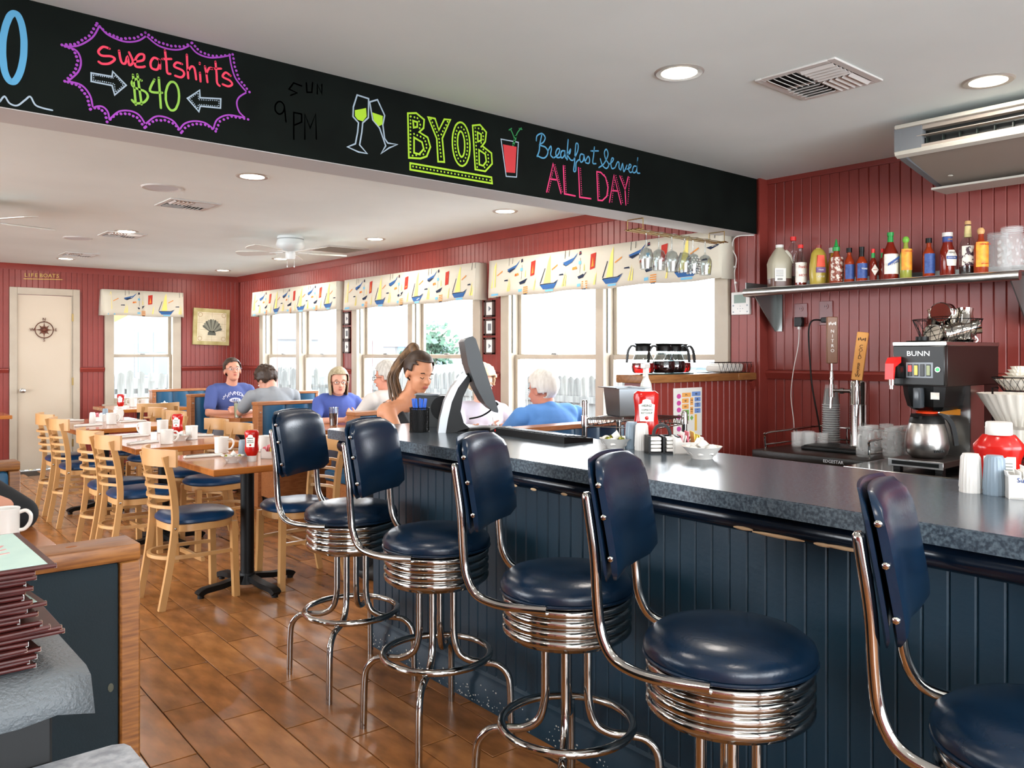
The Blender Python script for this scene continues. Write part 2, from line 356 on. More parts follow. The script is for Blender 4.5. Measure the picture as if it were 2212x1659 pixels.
# windows: casing, two sashes each, panes
def window(name, a, b, sides, facing):
    # a..b along the wall; facing 'x' = wall on the right (normal -X), 'y' = far wall (normal -Y)
    def B(u0, u1, d0, d1, z0, z1, ch=.004):
        return (XW+d0, XW+d1, u0, u1, z0, z1, ch) if facing == 'x' else (u0, u1, YF+d0, YF+d1, z0, z1, ch)
    w = empty(name, (0, 0, 0)); tag(w, kind='structure', label='beige framed sash window')
    c = MB()
    for u0, u1, z0, z1 in ((a-.06, a+.045, ZS-.05, ZT+.06), (b-.045, b+.06, ZS-.05, ZT+.06), (a+.045, b-.045, ZT-.02, ZT+.06), (a-.07, b+.07, ZS-.075, ZS-.051)): c.box(*B(u0, u1, -.022, .0125, z0, z1))
    c.box(*B(a-.09, b+.09, -.05, .02, ZS-.03, ZS+.0))
    # jambs
    c.box(*B(a, a+.03, .012, .18, ZS, ZT)); c.box(*B(b-.03, b, .012, .18, ZS, ZT)); c.box(*B(a, b, .012, .18, ZT-.03, ZT)); c.box(*B(a, b, .012, .18, ZS, ZS+.03))
    c.build('casing', TRIM, w)
    units = [(a+.03, b-.03)] if sides == 1 else [(a+.03, (a+b)/2-.04), ((a+b)/2+.04, b-.03)]
    if sides == 2: bx('mullion', TRIM, w, *B((a+b)/2-.04, (a+b)/2+.04, -.012, .15, ZS, ZT))
    for u0, u1 in units:
        for z0, z1, d in ((1.315, ZT-.03, .10), (ZS+.03, 1.345, .06)):
            f = MB()
            for q in ((u0, u0+.035, z0, z1), (u1-.035, u1, z0, z1), (u0+.035, u1-.035, z0, z0+.035), (u0+.035, u1-.035, z1-.035, z1)): f.box(*B(q[0], q[1], d, d+.03, q[2], q[3], .003))
            so = f.build('sash', TRIM, w)
            bx('pane', PANE, so, *B(u0+.03, u1-.03, d+.012, d+.016, z0+.03, z1-.03, 0))
        m_ = (u0+u1)/2; bx('sash_lock', DSTEEL, w, *B(m_-.03, m_+.03, .035, .06, 1.345, 1.36))
        g = MB(); g.box(*B(u0, u0+.012, .03, .05, 1.36, ZT-.03, 0)); g.box(*B(u1-.012, u1, .03, .05, 1.36, ZT-.03, 0)); g.build('sash_track', DSTEEL, w)
    return w
window('window_1', 2.83, 3.62, 1, 'y')
for i, (a, b) in enumerate(WIN): window('window_%d' % (i+2), a, b, 2, 'x')

# door in the far wall
dr = empty('door_1'); tag(dr, kind='structure', label='beige flush door with a compass ornament')
DOORM = mat('door_paint', '#b8aa96', .45, col2='#bdb09d', scale=2)
bx('door_leaf', DOORM, dr, 1.845, 2.415, YF+.0, YF+.04, .012, 2.035, ch=.002)
c = MB()
for q in ((1.765, 1.842, 0, 2.12), (2.418, 2.495, 0, 2.12), (1.842, 2.418, 2.04, 2.12)): c.box(q[0], q[1], YF-.02, YF+.015, q[2], q[3], ch=.004); 
for q in ((1.842, 1.852, 0, 2.04), (2.408, 2.418, 0, 2.04)): c.box(q[0]-.004, q[1]-.004, YF-.012, YF, q[2], q[3])
c.build('casing', TRIM, dr)
k_ = MB(); k_.lathe([(.028, 0), (.028, .006), (.012, .01), (.012, .03), (.022, .036), (.028, .048), (.024, .062), (.0001, .068)], 16, M=Matrix.Translation((1.895, YF, .93)) @ Matrix.Rotation(PI/2, 4, 'X')); k_.build('door_knob', STEEL, dr)
for z in (.25, .98, 1.74): bx('hinge', mat('brass_hinge', '#a08a5a', .35, .8), dr, 2.405, 2.425, YF-.022, YF+.0, z, z+.09)
# ---------------- bar counter ----------------
def cx(y, off=0): return 1.742+.030*y+off          # counter front edge runs slightly off the wall direction
ctr = empty('bar_counter', (0, 0, 0), 0, 'long bar counter with mottled grey laminate top and dark blue beadboard front', 'counter')
y0, y1 = -1.2, 3.50
def slab(name, m, xa, xb, ya, yb, z0, z1, r=.05, ch=0, par=None):
    pts = [(cx(ya, xa), ya), (cx(yb, xa)+0, yb-r), (cx(yb, xa)+r*.3, yb-r*.3), (cx(yb, xa)+r, yb), (cx(yb, xb), yb), (cx(ya, xb), ya)]
    return MB().prism(pts, z0, z1).build(name, m, par or ctr, smooth=20)
slab('countertop', LAMIN, 0, .665, y0, y1, .957, 1.0)
slab('edge_strip', mat('laminate_edge', '#2c3742', .35, col2='#56656f', scale=130, detail=6, lo=.4, hi=.62), -.004, .66, y0, y1+.003, .9575, .9975)
nr = MB(); nr.tube([(cx(y, .055), y, .925) for y in (y0, 0, 1, 2, y1-.08)], .03, 14); nr.tube([(cx(y1, .055), y1-.08, .925), (cx(y1, .6), y1-.08, .925)], .03, 14); nr.build('bumper_rail', NAVYG, ctr)
for y, l in ((2.12, .03), (2.02, .03), (1.87, .03), (.98, .05), (1.10, .15), (1.2, .06), (.93, .1)):
    ch_ = MB(); ch_.ell((cx(y, .0285), y, .905+R_.uniform(-.004, .004)), (.0035, l/2, .005), 8, 5); ch_.build('paint_chip', mat('bare_wood', '#b59a78', .7), ctr)
FX = 1.905-1.742
slab('counter_core', DARKB, FX+.016, .60, y0, 3.33, 0, .957, r=.005)
ccn = empty('dummy'); bpy.data.objects.remove(ccn)
d_ = Vector((-.030, -1, 0)).normalized(); n_ = Vector((-1, .03, 0)).normalized()
boards(ctr, (cx(3.325, FX)+.013, 3.325, 0), d_, n_, 4.4, [(.13, .957)], B_BLUE, DARKB, None, lambda s: s < 3.1)
molding('kickboard', ctr, DARKB, (cx(3.33, FX)+.013, 3.33, 0), (cx(y0, FX)+.013, y0, 0), n_, [(0, 0), (.03, 0), (.03, .08), (.02, .1), (.02, .12), (.01, .135), (0, .135)])
sp = MB()
for i in range(240):
    y = R_.uniform(1.2, 3.3); z = abs(R_.gauss(0, .035))+.003
    if z > .1: continue
    s_ = R_.uniform(.001, .0035); sp.box(cx(y, FX)-.0178, cx(y, FX)-.016, y-s_, y+s_, z, z+s_*1.6)
tag(sp.build('scuff_mark', mat('scuff', '#b9b7ae', .8), ctr, fix=False), kind='stuff')

# ---------------- bar stools ----------------
def stool_f():
    t = empty('bar_stool'); tag(t, None, 'bar stool')
    s = MB(); s.lathe([(.0001, .735), (.06, .737), (.12, .733), (.165, .722), (.186, .706), (.192, .69), (.190, .678), (.18, .672), (.0001, .672)], 40); s.build('seat', VINYL, t)
    pp = MB(); pp.tube([(.189*math.cos(a), .189*math.sin(a), .672) for a in [2*PI*i/40 for i in range(40)]], .005, 8, True); pp.build('piping', VINYL, t)
    b = MB(); pr_ = [(.15, .668), (.176, .666)]
    for i in range(4):
        z = .650-i*.028; pr_ += [(.184, z+.010), (.187, z+.005), (.187, z-.003), (.183, z-.010), (.176, z-.014)]
    pr_ += [(.17, .545), (.16, .540), (.0001, .540)]
    b.lathe(pr_, 48); b.build('chrome_band', CHROME, t)
    # back: curved shell outside, padded cushion inside, faces +x
    def panel(x_off, th, w, z0, z1, name, rad):
        NU, NV = 14, 12; g = MB(); F = []; B = []
        for j in range(NV+1):
            v = j/NV; z = z0+(z1-z0)*v; lean = -.262-.045*v**1.1
            hw = w-(.012 if v > .8 else 0)*(v-.8)*5
            # rounded corners
            e = min(v, 1-v)*(z1-z0); cr = rad if v > .5 else rad*.8
            if e < cr: hw -= cr-math.sqrt(max(0, cr*cr-(cr-e)**2))
            for i in range(NU+1):
                u = -1+2*i/NU; y = hw*u; cup = .032*(y/.18)**2
                topc = .012*(1-(y/.18)**2)*v
                puff = th*(1-abs(u)**4*.55)*(1-(abs(2*v-1))**6*.6)
                F.append((lean+cup+x_off+puff, y, z+topc)); B.append((lean+cup+x_off, y, z+topc))
        W = NU+1; fs = []
        for j in range(NV):
            for i in range(NU): a = j*W+i; fs.append((a, a+1, a+W+1, a+W)); fs.append((len(F)+a, len(F)+a+W, len(F)+a+W+1, len(F)+a+1))
        rim = [i for i in range(W)]+[j*W+NU for j in range(1, NV+1)]+[NV*W+i for i in range(NU-1, -1, -1)]+[j*W for j in range(NV-1, 0, -1)]
        for q in range(len(rim)): a, b_ = rim[q], rim[(q+1) % len(rim)]; fs.append((a, len(F)+a, len(F)+b_, b_))
        g.add(F+B, fs); return g.build(name, VINYL, t, smooth=60)
    panel(.016, .036, .165, .846, 1.098, 'back_cushion', .034); panel(-.002, .016, .169, .842, 1.103, 'back_shell', .034)
    for s_ in (-1, 1):
        up = MB(); p = crom([(-.0, s_*.194, .664), (-.09, s_*.186, .660), (-.165, s_*.172, .662), (-.222, s_*.158, .680), (-.252, s_*.150, .73), (-.262, s_*.148, .80), (-.268, s_*.148, .90), (-.282, s_*.148, 1.0), (-.288, s_*.148, 1.04)], 5); up.tube(p, .0125, 10, rr=[.0125]*(len(p)-2)+[.011, .006]); up.build('back_upright', CHROME, t)
        for z, x in ((.90, -.230), (.99, -.246), (1.06, -.258)):
            rv = MB(); rv.ell((x+.006, s_*.170, z), (.007, .004, .007), 8, 6); rv.build('rivet', CHROME, t)
    # four legs: down near the centre, sweep out through the ring, then down to the floor
    for a in (45, 135, 225, 315):
        c_, s2 = math.cos(math.radians(a)), math.sin(math.radians(a)); l = MB()
        p = crom([(r*c_, r*s2, z) for r, z in ((.062, .55), (.062, .42), (.064, .345), (.082, .288), (.125, .262), (.175, .258), (.225, .25), (.258, .215), (.266, .16), (.268, .09), (.27, .0))], 4)
        l.tube(p, .0125, 10); l.build('leg', CHROME, t)
    fr = MB(); fr.tube([(.19*math.cos(2*PI*i/40), .19*math.sin(2*PI*i/40), .284) for i in range(40)], .0125, 10, True); fr.build('foot_ring', CHROME, t)
    return t
STOOL = Kind(stool_f)
for (x, y, a, l) in ((1.585, 1.09, -66, 'blue chrome bar stool with worn back, nearest one whose whole seat shows'), (1.732, 3.044, -60, 'blue chrome bar stool at the far end of the counter, nearest the wooden chairs'), (1.709, 2.40, -60, 'blue chrome bar stool, second from the far end, in front of the register'),
                     (1.671, 1.70, -60, 'middle blue chrome bar stool of the row of five, below the keyboard'), (1.62, .46, -74, 'blue chrome bar stool at the near right corner, riveted back seen edge on')):
    o = STOOL((x, y, 0), -.05, l, 'bar stools along the counter')
    for c_ in o.children:      # the seat swivels on the fixed legs
        if not c_.name.startswith(('leg', 'foot_ring')): c_.rotation_euler = (0, 0, math.radians(a)+.05)

# ---------------- wooden dining chairs ----------------
def chair_f():
    t = empty('dining_chair'); tag(t, None, 'chair')     # faces +x, origin on the floor under the seat centre
    s = MB(); n = 40; prof = [(.0, .492), (.12, .49), (.178, .48), (.196, .462), (.197, .448), (.19, .440), (0, .440)]
    def outl(a):
        c_, s_ = math.cos(a), math.sin(a); e = 3.2 if c_ < 0 else 2.4
        r = (abs(c_)**e+abs(s_)**e)**(-1/e); return r*c_, r*s_
    vs = [];
    for r, z in prof:
        for j in range(n): a = 2*PI*j/n; u, v = outl(a); vs.append((u*r*1.0+.0, v*r*(.97+.05*(u > 0)), z))
    s.add(vs, [(i*n+j, i*n+(j+1) % n, (i+1)*n+(j+1) % n, (i+1)*n+j) for i in range(len(prof)-1) for j in range(n)]); s.build('seat', CVINYL, t)
    f = MB(); vs = []
    for r, z in ((.180, .44), (.186, .438), (.186, .402), (.178, .398), (.16, .398), (.16, .44)):
        for j in range(n): a = 2*PI*j/n; u, v = outl(a); vs.append((u*r, v*r, z))
    f.add(vs, [(i*n+j, i*n+(j+1) % n, (i+1)*n+(j+1) % n, (i+1)*n+j) for i in range(5) for j in range(n)]); f.build('seat_frame', MAPLE, t)
    for sd in (-1, 1):
        l = MB(); l.strip([(.155, sd*.15, .42), (.158, sd*.152, .25), (.165, sd*.158, 0)], .034, .034, up=(1, 0, 0)); l.build('leg', MAPLE, t)
        l = MB(); p = crom([(-.245, sd*.165, 0), (-.205, sd*.168, .22), (-.178, sd*.17, .42), (-.178, sd*.17, .54), (-.195, sd*.17, .68), (-.226, sd*.168, .812)], 4)
        l.strip(p, .034, .024, up=(1, 0, 0)); l.build('leg', MAPLE, t)
        b = MB(); b.ell((-.178, sd*.183, .425), (.007, .003, .007), 8, 5); b.build('bolt', CHROME, t)
    def bow(z, w, th, name, dx=.0, sag=.062, hw=.165):
        P = [(-.185-dx-sag*(1-(y/hw)**2), y, z) for y in [hw*(-1+2*i/10) for i in range(11)]]
        b = MB(); b.strip(P, w, th); b.build(name, MAPLE, t)
    for z, dx in ((.535, -.005), (.59, 0), (.645, .006), (.70, .015)): bow(z, .016, .014, 'slat', dx)
    bow(.80, .09, .018, 'top_rail', -.004, .085, .208)
    h = MB(); pts = crom([(.15, -.145, .26), (.05, -.155, .262), (-.10, -.155, .264), (-.2, -.12, .265), (-.245, 0, .265), (-.2, .12, .265), (-.10, .155, .264), (.05, .155, .262), (.15, .145, .26)], 4)
    h.strip(pts, .018, .02); h.build('stretcher', MAPLE, t)
    h = MB(); h.strip([(-.02, -.155, .235), (-.02, .155, .235)], .022, .018); h.build('cross_bar', MAPLE, t)
    return t
CHAIR = Kind(chair_f); G = 'wooden chairs around the dining tables'
for x, y, a, l in ((1.655, 4.64, 2, 'ladder back wooden chair nearest the camera, left of the closest table'), (1.66, 5.63, 0, 'ladder back wooden chair left of the middle table, nearer one'), (1.655, 6.07, 0, 'ladder back wooden chair left of the middle table, farther one'),
                   (1.73, 7.27, 0, 'ladder back wooden chair left of the third table, nearer one'), (1.755, 7.90, 0, 'ladder back wooden chair left of the third table, farther one by the door'),
                   (2.22, 4.56, 180, 'wooden chair right of the closest table, beside the bar stools'), (2.20, 5.82, 180, 'wooden chair right of the middle table, nearer one'), (2.22, 6.32, 180, 'wooden chair right of the middle table, farther one'),
                   (2.28, 7.42, 180, 'wooden chair right of the third table, nearer one'), (2.30, 8.0, 180, 'wooden chair right of the third table, farther one'), (2.78, 9.05, 90, 'wooden chair with its back to the camera at the far window table')):
    CHAIR((x, y, 0), math.radians(a), l, G)

# ---------------- tables ----------------
def table(x0, x1, ya, yb, label, group=None, base=True, ch=.0, z=.75, cross=45):
    t = empty('dining_table', ((x0+x1)/2, (ya+yb)/2, 0), 0, label, 'table', group); hx, hy = (x1-x0)/2, (yb-ya)/2
    b = MB()
    if ch: b.prism([(-hx, -hy+ch), (-hx+ch, -hy), (hx, -hy), (hx, hy), (-hx+ch, hy), (-hx, hy-ch)], z-.036, z)
    else: b.box(-hx, hx, -hy, hy, z-.036, z, ch=.004)
    b.build('tabletop', TABLEW, t, smooth=25)
    if base:
        p = MB(); p.cyl((0, 0, .06), (0, 0, z-.05), .038, n=20); p.build('pedestal', BLACKM, t)
        p = MB(); p.box(-.12, .12, -.12, .12, z-.05, z-.036); p.build('mounting_plate', BLACKM, t)
        f = MB()
        for a in (cross, cross+90, cross+180, cross+270):
            c_, s_ = math.cos(math.radians(a)), math.sin(math.radians(a))
            f.strip([(r*c_, r*s_, zz) for r, zz in ((0, .065), (.06, .062), (.16, .045), (.26, .04), (.29, .03), (.30, .02))], .03, .05)
            f.cyl((.285*c_, .285*s_, 0), (.285*c_, .285*s_, .02), .018)
        f.cyl((0, 0, .03), (0, 0, .09), .06, .042, 18); f.build('cross_foot', BLACKM, t)
    return t
GT = 'square pedestal tables in the dining room'
table(1.60, 2.28, 4.23, 4.98, 'small wooden table nearest the bar, on a black pedestal', GT, cross=8)
table(1.575, 2.29, 5.47, 6.62, 'middle wooden table set with four mugs', GT, cross=10)
table(1.61, 2.34, 7.13, 8.34, 'third wooden table in front of the beige door', GT, cross=10)
table(2.50, 3.30, 9.47, 10.28, 'far wooden table below the small window', GT)
table(.9, 1.54, 9.3, 9.93, 'wooden table cut off by the left picture edge near the door', GT)
table(3.02, XW-.08, 5.86, 6.46, 'booth table in front of the woman in blue', 'booth tables', ch=.07)
table(3.0, XW-.08, 7.5, 8.12, 'booth table with cut corners in front of the man with crossed arms', 'booth tables', ch=.09)
table(3.04, XW-.08, 4.12, 4.72, 'booth table between the blonde person and the person in light blue', 'booth tables', ch=.07)
table(-.5, .60, 2.62, 3.27, 'booth table at the left edge behind the menu stack', None, ch=.02)

# ---------------- booths ----------------
def booth(xa, xb, y, label, h=.93, double=True, tuft=True, group='booths along the window wall', front=True, cushion=VINYLB):
    # a back panel across x, bench on the camera side (front) and on the far side (double)
    t = empty('booth_bench', (xa, y, 0), 0, label, 'booth', group); L = xb-xa
    bx('end_panel', OAK, t, 0, .045, -.06, .06, 0, h-.02, ch=.004); bx('wall_post', OAK, t, L-.03, L, -.05, .05, 0, h-.02)
    bx('top_rail', OAK, t, -.006, L, -.066, .066, h-.028, h, ch=.004)
    bx('backboard', OAK, t, .02, L, -.03, .03, .05, h-.03)
    sc = MB(); sc.ell((.024, -.064, h-.09), (.007, .003, .007), 8, 5); sc.build('screw', DSTEEL, t)
    for sg in ([-1] if front else [])+([1] if double else []):
        n = max(2, int(round((L-.05)/.22))) if tuft else 1; w = (L-.07)/n; c_ = MB()
        for i in range(n):
            x0 = .05+i*w; NU = 6; P = []
            for u in range(NU+1):
                k = u/NU; P.append((x0+k*w, sg*(.035+.028*(1-(2*k-1)**4))))
            pts = [(x0, 0)]+P+[(x0+w, 0)]
            c_.prism(pts, .42, h-.03)
        c_.build('back_cushion', cushion, t, smooth=50)
        bx('seat_cushion', cushion, t, .03, L, *sorted((sg*.05, sg*.47)), .38, .46, ch=.02)
        bx('bench_box', OAK, t, .03, L, *sorted((sg*.03, sg*.43)), .10, .38)
        bx('kick', BLACKM, t, .05, L, *sorted((sg*.03, sg*.38)), 0, .10)
    return t
booth(3.03, XW-.02, 3.55, 'booth back nearest the bar, its wooden rail behind the keyboard', h=.93)
booth(3.0, XW-.02, 5.28, 'booth back in the middle, directly behind the server', h=.93)
booth(3.02, XW-.02, 7.0, 'booth with tufted blue back behind the woman in blue', h=.925)
booth(3.0, XW-.02, 8.61, 'booth behind the man with crossed arms', h=.935)
booth(3.18, XW-.02, 10.42, 'farthest booth against the far wall corner', h=.92, double=False)
FABR = mat('dark_teal_fabric', '#08171d', .85, col2='#0a1d25', scale=3, bump=.3, bscale=260)
FO = mat('foreground_oak', '#653a18', .38, col2='#8c5a2a', scale=26, stretch=(.5, 5, 5), detail=6)
b1 = empty('booth_divider', (0, 0, 0), 0, 'oak framed booth end panel with dark teal upholstery, lower left', 'booth')
bx('top_rail', FO, b1, -1.1, .567, 1.925, 2.035, .893, .93, ch=.005)
MB().box(.525, .567, 1.93, 2.03, 0, .893, ch=.004).build('end_post', FO, b1)
bx('upholstered_panel', FABR, b1, -1.1, .526, 1.937, 2.02, .05, .893, ch=.012)
scf = MB(); scf.ell((.507, 1.936, .62), (.006, .0012, .010), 8, 5); scf.build('scuff_mark', mat('tear', '#4a4a3e', .9), b1)
kn = MB(); kn.ell((.44, 1.985, .9305), (.012, .006, .0015), 10, 5); kn.build('wood_plug', OAK, b1)
bx('seat_cushion', VINYLB, b1, -1.1, .53, 2.035, 2.45, .38, .46, ch=.02)
bx('bench_box', FO, b1, -1.1, .53, 2.035, 2.42, 0, .38)
booth(-.9, .0, 3.76, '...', group='x') if False else None
b2 = empty('booth_divider', (0, 0, 0), 0, 'oak framed blue booth end behind the elbow at the left edge', 'booth')
bx('top_rail', FO, b2, -.9, .64, 3.70, 3.80, .895, .93, ch=.005); bx('end_post', FO, b2, .60, .64, 3.70, 3.80, 0, .895, ch=.004); bx('upholstered_panel', VINYLB, b2, -.9, .601, 3.685, 3.79, .42, .895, ch=.02)
bx('seat_cushion', VINYLB, b2, -.9, .60, 3.30, 3.69, .38, .46, ch=.02); bx('bench_box', FO, b2, -.9, .60, 3.33, 3.7, 0, .38)

# ---------------- host stand with menus, granite corner ----------------
hs = empty('host_stand', (0, 0, 0), 0, 'black host stand at the left edge carrying the stack of menus', 'stand')
bx('cabinet', mat('black_cabinet', '#07090a', .6), hs, -.4, .268, 1.318, 1.66, 0, .878, ch=.004); bx('top', BLACKP, hs, -.42, .285, 1.314, 1.68, .878, .890, ch=.003)
mt = MB(); NX, NY = 16, 14; vs = []
for i in range(NX+1):
    for j in range(NY+1):
        x = -.45+.765*i/NX; y = 1.235+.45*j/NY
        z = .8975; e = max(0, x-.292); e2 = max(0, 1.308-y); z -= e2*.75+e*.3+.004*math.sin(x*40)*(e2 > 0)
        vs.append((x, y if y > 1.308 else 1.308-(1.308-y)*.35, z))
W = NY+1; mt.add(vs, [(i*W+j, (i+1)*W+j, (i+1)*W+j+1, i*W+j+1) for i in range(NX) for j in range(NY)])
mo = mt.build('rubber_mat', mat('grey_mat', '#52575a', .5, bump=.8, bscale=180), smooth=60); md = mo.modifiers.new('thick', 'SOLIDIFY'); md.thickness = .003
tag(mo, 'grey textured rubber mat hanging over the host stand edge', 'mat')
MAR = mat('maroon_leatherette', '#35110f', .35, col2='#461a17', scale=20); MINT = mat('mint_menu_page', '#b9d6cd', .35, col2='#a9c9c2', scale=14); CLR = mat('page_edge', '#c9c4bd', .3)
TEALP = mat('teal_menu_page', '#4f9a8c', .5)
zc = .9005
for i in range(22):
    last = i == 21
    t = empty('menu', (.0, 0, zc), 0, 'open-topped mint page menu in maroon cover, topmost of the stack' if last else 'maroon covered menu lying in the stack on the grey mat', 'menu', 'menus in the stack on the host stand')
    ox, oy, a = R_.uniform(-.018, .012)-.045+(.03 if i in (6, 7) else 0), R_.uniform(-.008, .008), R_.uniform(-.09, .09); x1 = .290+ox
    if last: ox, oy, a = -.04, 0, .0; x1 = .277
    t.location = (x1, 1.485+oy, zc); t.rotation_euler = (0, R_.uniform(-.015, .015), a); th = .0066
    M0 = Matrix.Identity(4)
    c_ = MB(); c_.box(-.24, 0, -.145, .13, 0, th*.35, ch=.001); c_.box(-.24, 0, -.145, .13, th*.65, th*.95, ch=.001); c_.cyl((-.24, -.145, th*.5), (0, -.145, th*.5), th*.48, n=8); c_.build('cover', MAR, t)
    bx('page', MINT if i % 3 else TEALP, t, -.235, -.004, -.14, .127, th*.36, th*.64)
    if last or i in (6, 13): bx('cover_page', MINT, t, -.236, -.010, -.139, .125, th*.96, th*1.02)
    if last:
        s_ = MB()
        for q in range(3): s_.strip([(-.2+.05*q, -.12, th*1.04), (-.12+.03*q, -.05+.02*q, th*1.04), (-.04, -.03+.03*q, th*1.04)], .004, .001, up=(0, 1, 0))
        s_.build('printed_lines', mat('pink_print', '#c98f8c', .6), t)
    cc = MB()
    for yy in (-.143, .128): cc.box(-.0025, .001, yy-.0025, yy+.0025, -.0002, th*.95)
    cc.build('metal_corner', CHROME, t); zc += th*1.0
gr = empty('side_table', (0, 0, 0), 0, 'corner of a grey granite look table at the bottom left', 'table')
MB().prism([(-.6, 1.312), (.345, 1.312), (.36, 1.305), (.365, 1.29), (.365, .2), (-.6, .2)], .735, .77).build('tabletop', mat('granite_laminate', '#7d838a', .3, col2='#a5aab0', scale=60, detail=6), gr)
MB().cyl((-.1, .8, 0), (-.1, .8, .735), .04).build('pedestal', BLACKM, gr)

# ---------------- tableware kinds ----------------
def mug_f():
    t = empty('coffee_mug'); tag(t, None, 'mug'); b = MB()
    b.lathe([(.0001, .004), (.033, .004), (.036, .0), (.040, .004), (.0405, .05), (.041, .085), (.0425, .095), (.041, .097), (.0375, .093), (.0365, .06), (.035, .012), (.0001, .01)], 28); b.build('cup', CERAM, t)
    h = MB(); h.tube(crom([(.038, 0, .08), (.058, 0, .085), (.072, 0, .07), (.07, 0, .045), (.055, 0, .025), (.038, 0, .022)], 4), .0062, 8); h.build('handle', CERAM, t); return t
MUG = Kind(mug_f); GM = 'white coffee mugs on the tables'
def ketchup(loc, rz, label, cap_up=False, s=1.0, text_side=True):
    t = empty('ketchup_bottle', loc, rz, label, 'bottle'); b = MB()
    if not cap_up:   # stands on its wide white cap
        prof = [(.0001, .030), (.024, .030), (.027, .034), (.036, .05), (.039, .062), (.036, .085), (.034, .10), (.036, .125), (.039, .15), (.037, .163), (.028, .17), (.0001, .171)]
        b.lathe(prof, 24, sx=1.0, sy=.72); b.build('body', KETCH, t)
        c_ = MB(); c_.lathe([(.0001, 0), (.025, 0), (.026, .003), (.025, .03), (.0001, .031)], 22, sy=.85); c_.build('cap', WHITE, t); zl = .11
    else:
        prof = [(.0001, 0), (.035, 0), (.037, .006), (.037, .04), (.041, .075), (.048, .10), (.048, .112), (.030, .14), (.0001, .141)]
        b.lathe(prof, 24, sx=1.25, sy=.75); b.build('body', KETCH, t)
        c_ = MB(); c_.lathe([(.0001, .139), (.031, .139), (.032, .142), (.031, .17), (.029, .173), (.0001, .173)], 22); c_.build('cap', WHITE, t); zl = .055
    l = MB(); w = .024 if not cap_up else .036; y = -.0262 if not cap_up else -.0295
    if not cap_up: pts = [(-.02, zl-.03), (.02, zl-.03), (.024, zl+.02), (.014, zl+.024), (.012, zl+.034), (0, zl+.038), (-.012, zl+.034), (-.014, zl+.024), (-.024, zl+.02)]
    else: pts = [(-w, zl-.05), (w, zl-.05), (w, zl+.03), (-w, zl+.03)]
    l.prism(pts, y-.0018, y+.006, 'y'); lo = l.build('label', mat('label_cream', '#e8ebe2', .5), t)
    if text_side:
        INK = mat('label_ink', '#2b3a34', .6)
        if not cap_up:
            text('HEINZ', .0105, INK, 'lettering', lo, (0, y-.0024, zl+.017), FACE_NY); text('TOMATO', .0078, INK, 'lettering', lo, (0, y-.0024, zl+.004), FACE_NY); text('KETCHUP', .0078, INK, 'lettering', lo, (0, y-.0024, zl-.005), FACE_NY)
            q = MB(); q.ell((0, y-.002, zl-.02), (.006, .001, .006), 10, 5); q.build('tomato_print', KETCH, lo)
        else:
            for i in range(7): bx('print_line', INK, lo, -w*.8, w*.8, y-.0022, y-.0018, zl+.012-i*.008, zl+.0135-i*.008)
    t.scale = (s, s, s); return t
def shaker_f(col, nm):
    def f():
        t = empty(nm); tag(t, None, 'shaker'); b = MB()
        b.lathe([(.0001, .0), (.025, 0), (.026, .003), (.025, .010), (.0265, .014), (.0225, .088), (.02, .094), (.0001, .096)], 40, flute=.025, nf=20); b.build('body', col, t)
        c_ = MB(); c_.lathe([(.0001, .094), (.0195, .094), (.0185, .098), (.0001, .099)], 20); c_.build('cap', col, t); return t
    return Kind(f)
WSH = shaker_f(WHITE, 'salt_shaker'); GSH = shaker_f(mat('grey_blue_plastic', '#7e8f9c', .35), 'pepper_shaker')
def bowl(loc, label, r=.062, items='creamer', group=None, n=7, z_=None):
    t = empty('bowl', loc, 0, label, 'bowl', group); b = MB(); h = r*.62
    b.lathe([(.0001, .002), (r*.52, .0), (r*.56, .006), (r*.85, h*.7), (r, h*.97), (r*1.02, h), (r*.97, h*1.0), (r*.8, h*.72), (r*.5, .008), (.0001, .007)], 30); b.build('dish', CERAM, t)
    for i in range(n):
        a = 2.4*i+.3; rr = r*(.05 if i == 0 else .55); zz = h*.62+(.02 if i == 0 else 0)
        if items == 'creamer' or (items == 'mix' and i % 2 == 0):
            q = empty('creamer_cup', (loc[0]+rr*math.cos(a), loc[1]+rr*math.sin(a), loc[2]+zz), 0, 'foil topped creamer cup in the '+label, 'creamer', 'creamer cups in bowls'); q.rotation_euler = (R_.uniform(-1, 1), R_.uniform(-1, 1), a)
            m_ = MB(); m_.lathe([(.0001, -.012), (.012, -.012), (.017, .012), (.0001, .012)], 14); m_.build('tub', CERAM, q)
            m_ = MB(); m_.lathe([(.0001, .0122), (.0195, .0122), (.0195, .0135), (.0001, .0136)], 14); m_.build('foil_lid', PAPER, q)
        elif items == 'mix':
            m_ = MB(); m_.box(-.012, .012, -.012, .012, -.008, .008, ch=.005); o = m_.build('butter_packet', mat('gold_foil', '#8a8a34', .25, .8)); o.location = (loc[0]+rr*math.cos(a), loc[1]+rr*math.sin(a), loc[2]+zz+.008); o.rotation_euler = (R_.uniform(-1, 1), R_.uniform(-1, 1), a)
            tag(o, 'gold foil butter packet in the '+label.split(' beside')[0], 'butter', 'gold butter packets')
    return t
def napkin_f():
    t = empty('cutlery_roll'); tag(t, None, 'napkin'); b = MB(); b.box(-.11, .11, -.022, .022, 0, .014, ch=.006); b.build('napkin', PAPER, t)
    f = MB(); f.strip([(-.1, -.01, .017), (.0, .012, .017), (.02, .016, .018)], .006, .002); 
    for i in range(3): f.strip([(.02, .011+i*.005, .0175), (.06, .013+i*.006, .0165)], .003, .0015)
    f.build('fork', STEEL, t); return t
NAP = Kind(napkin_f); GN = 'rolled napkins with cutlery'
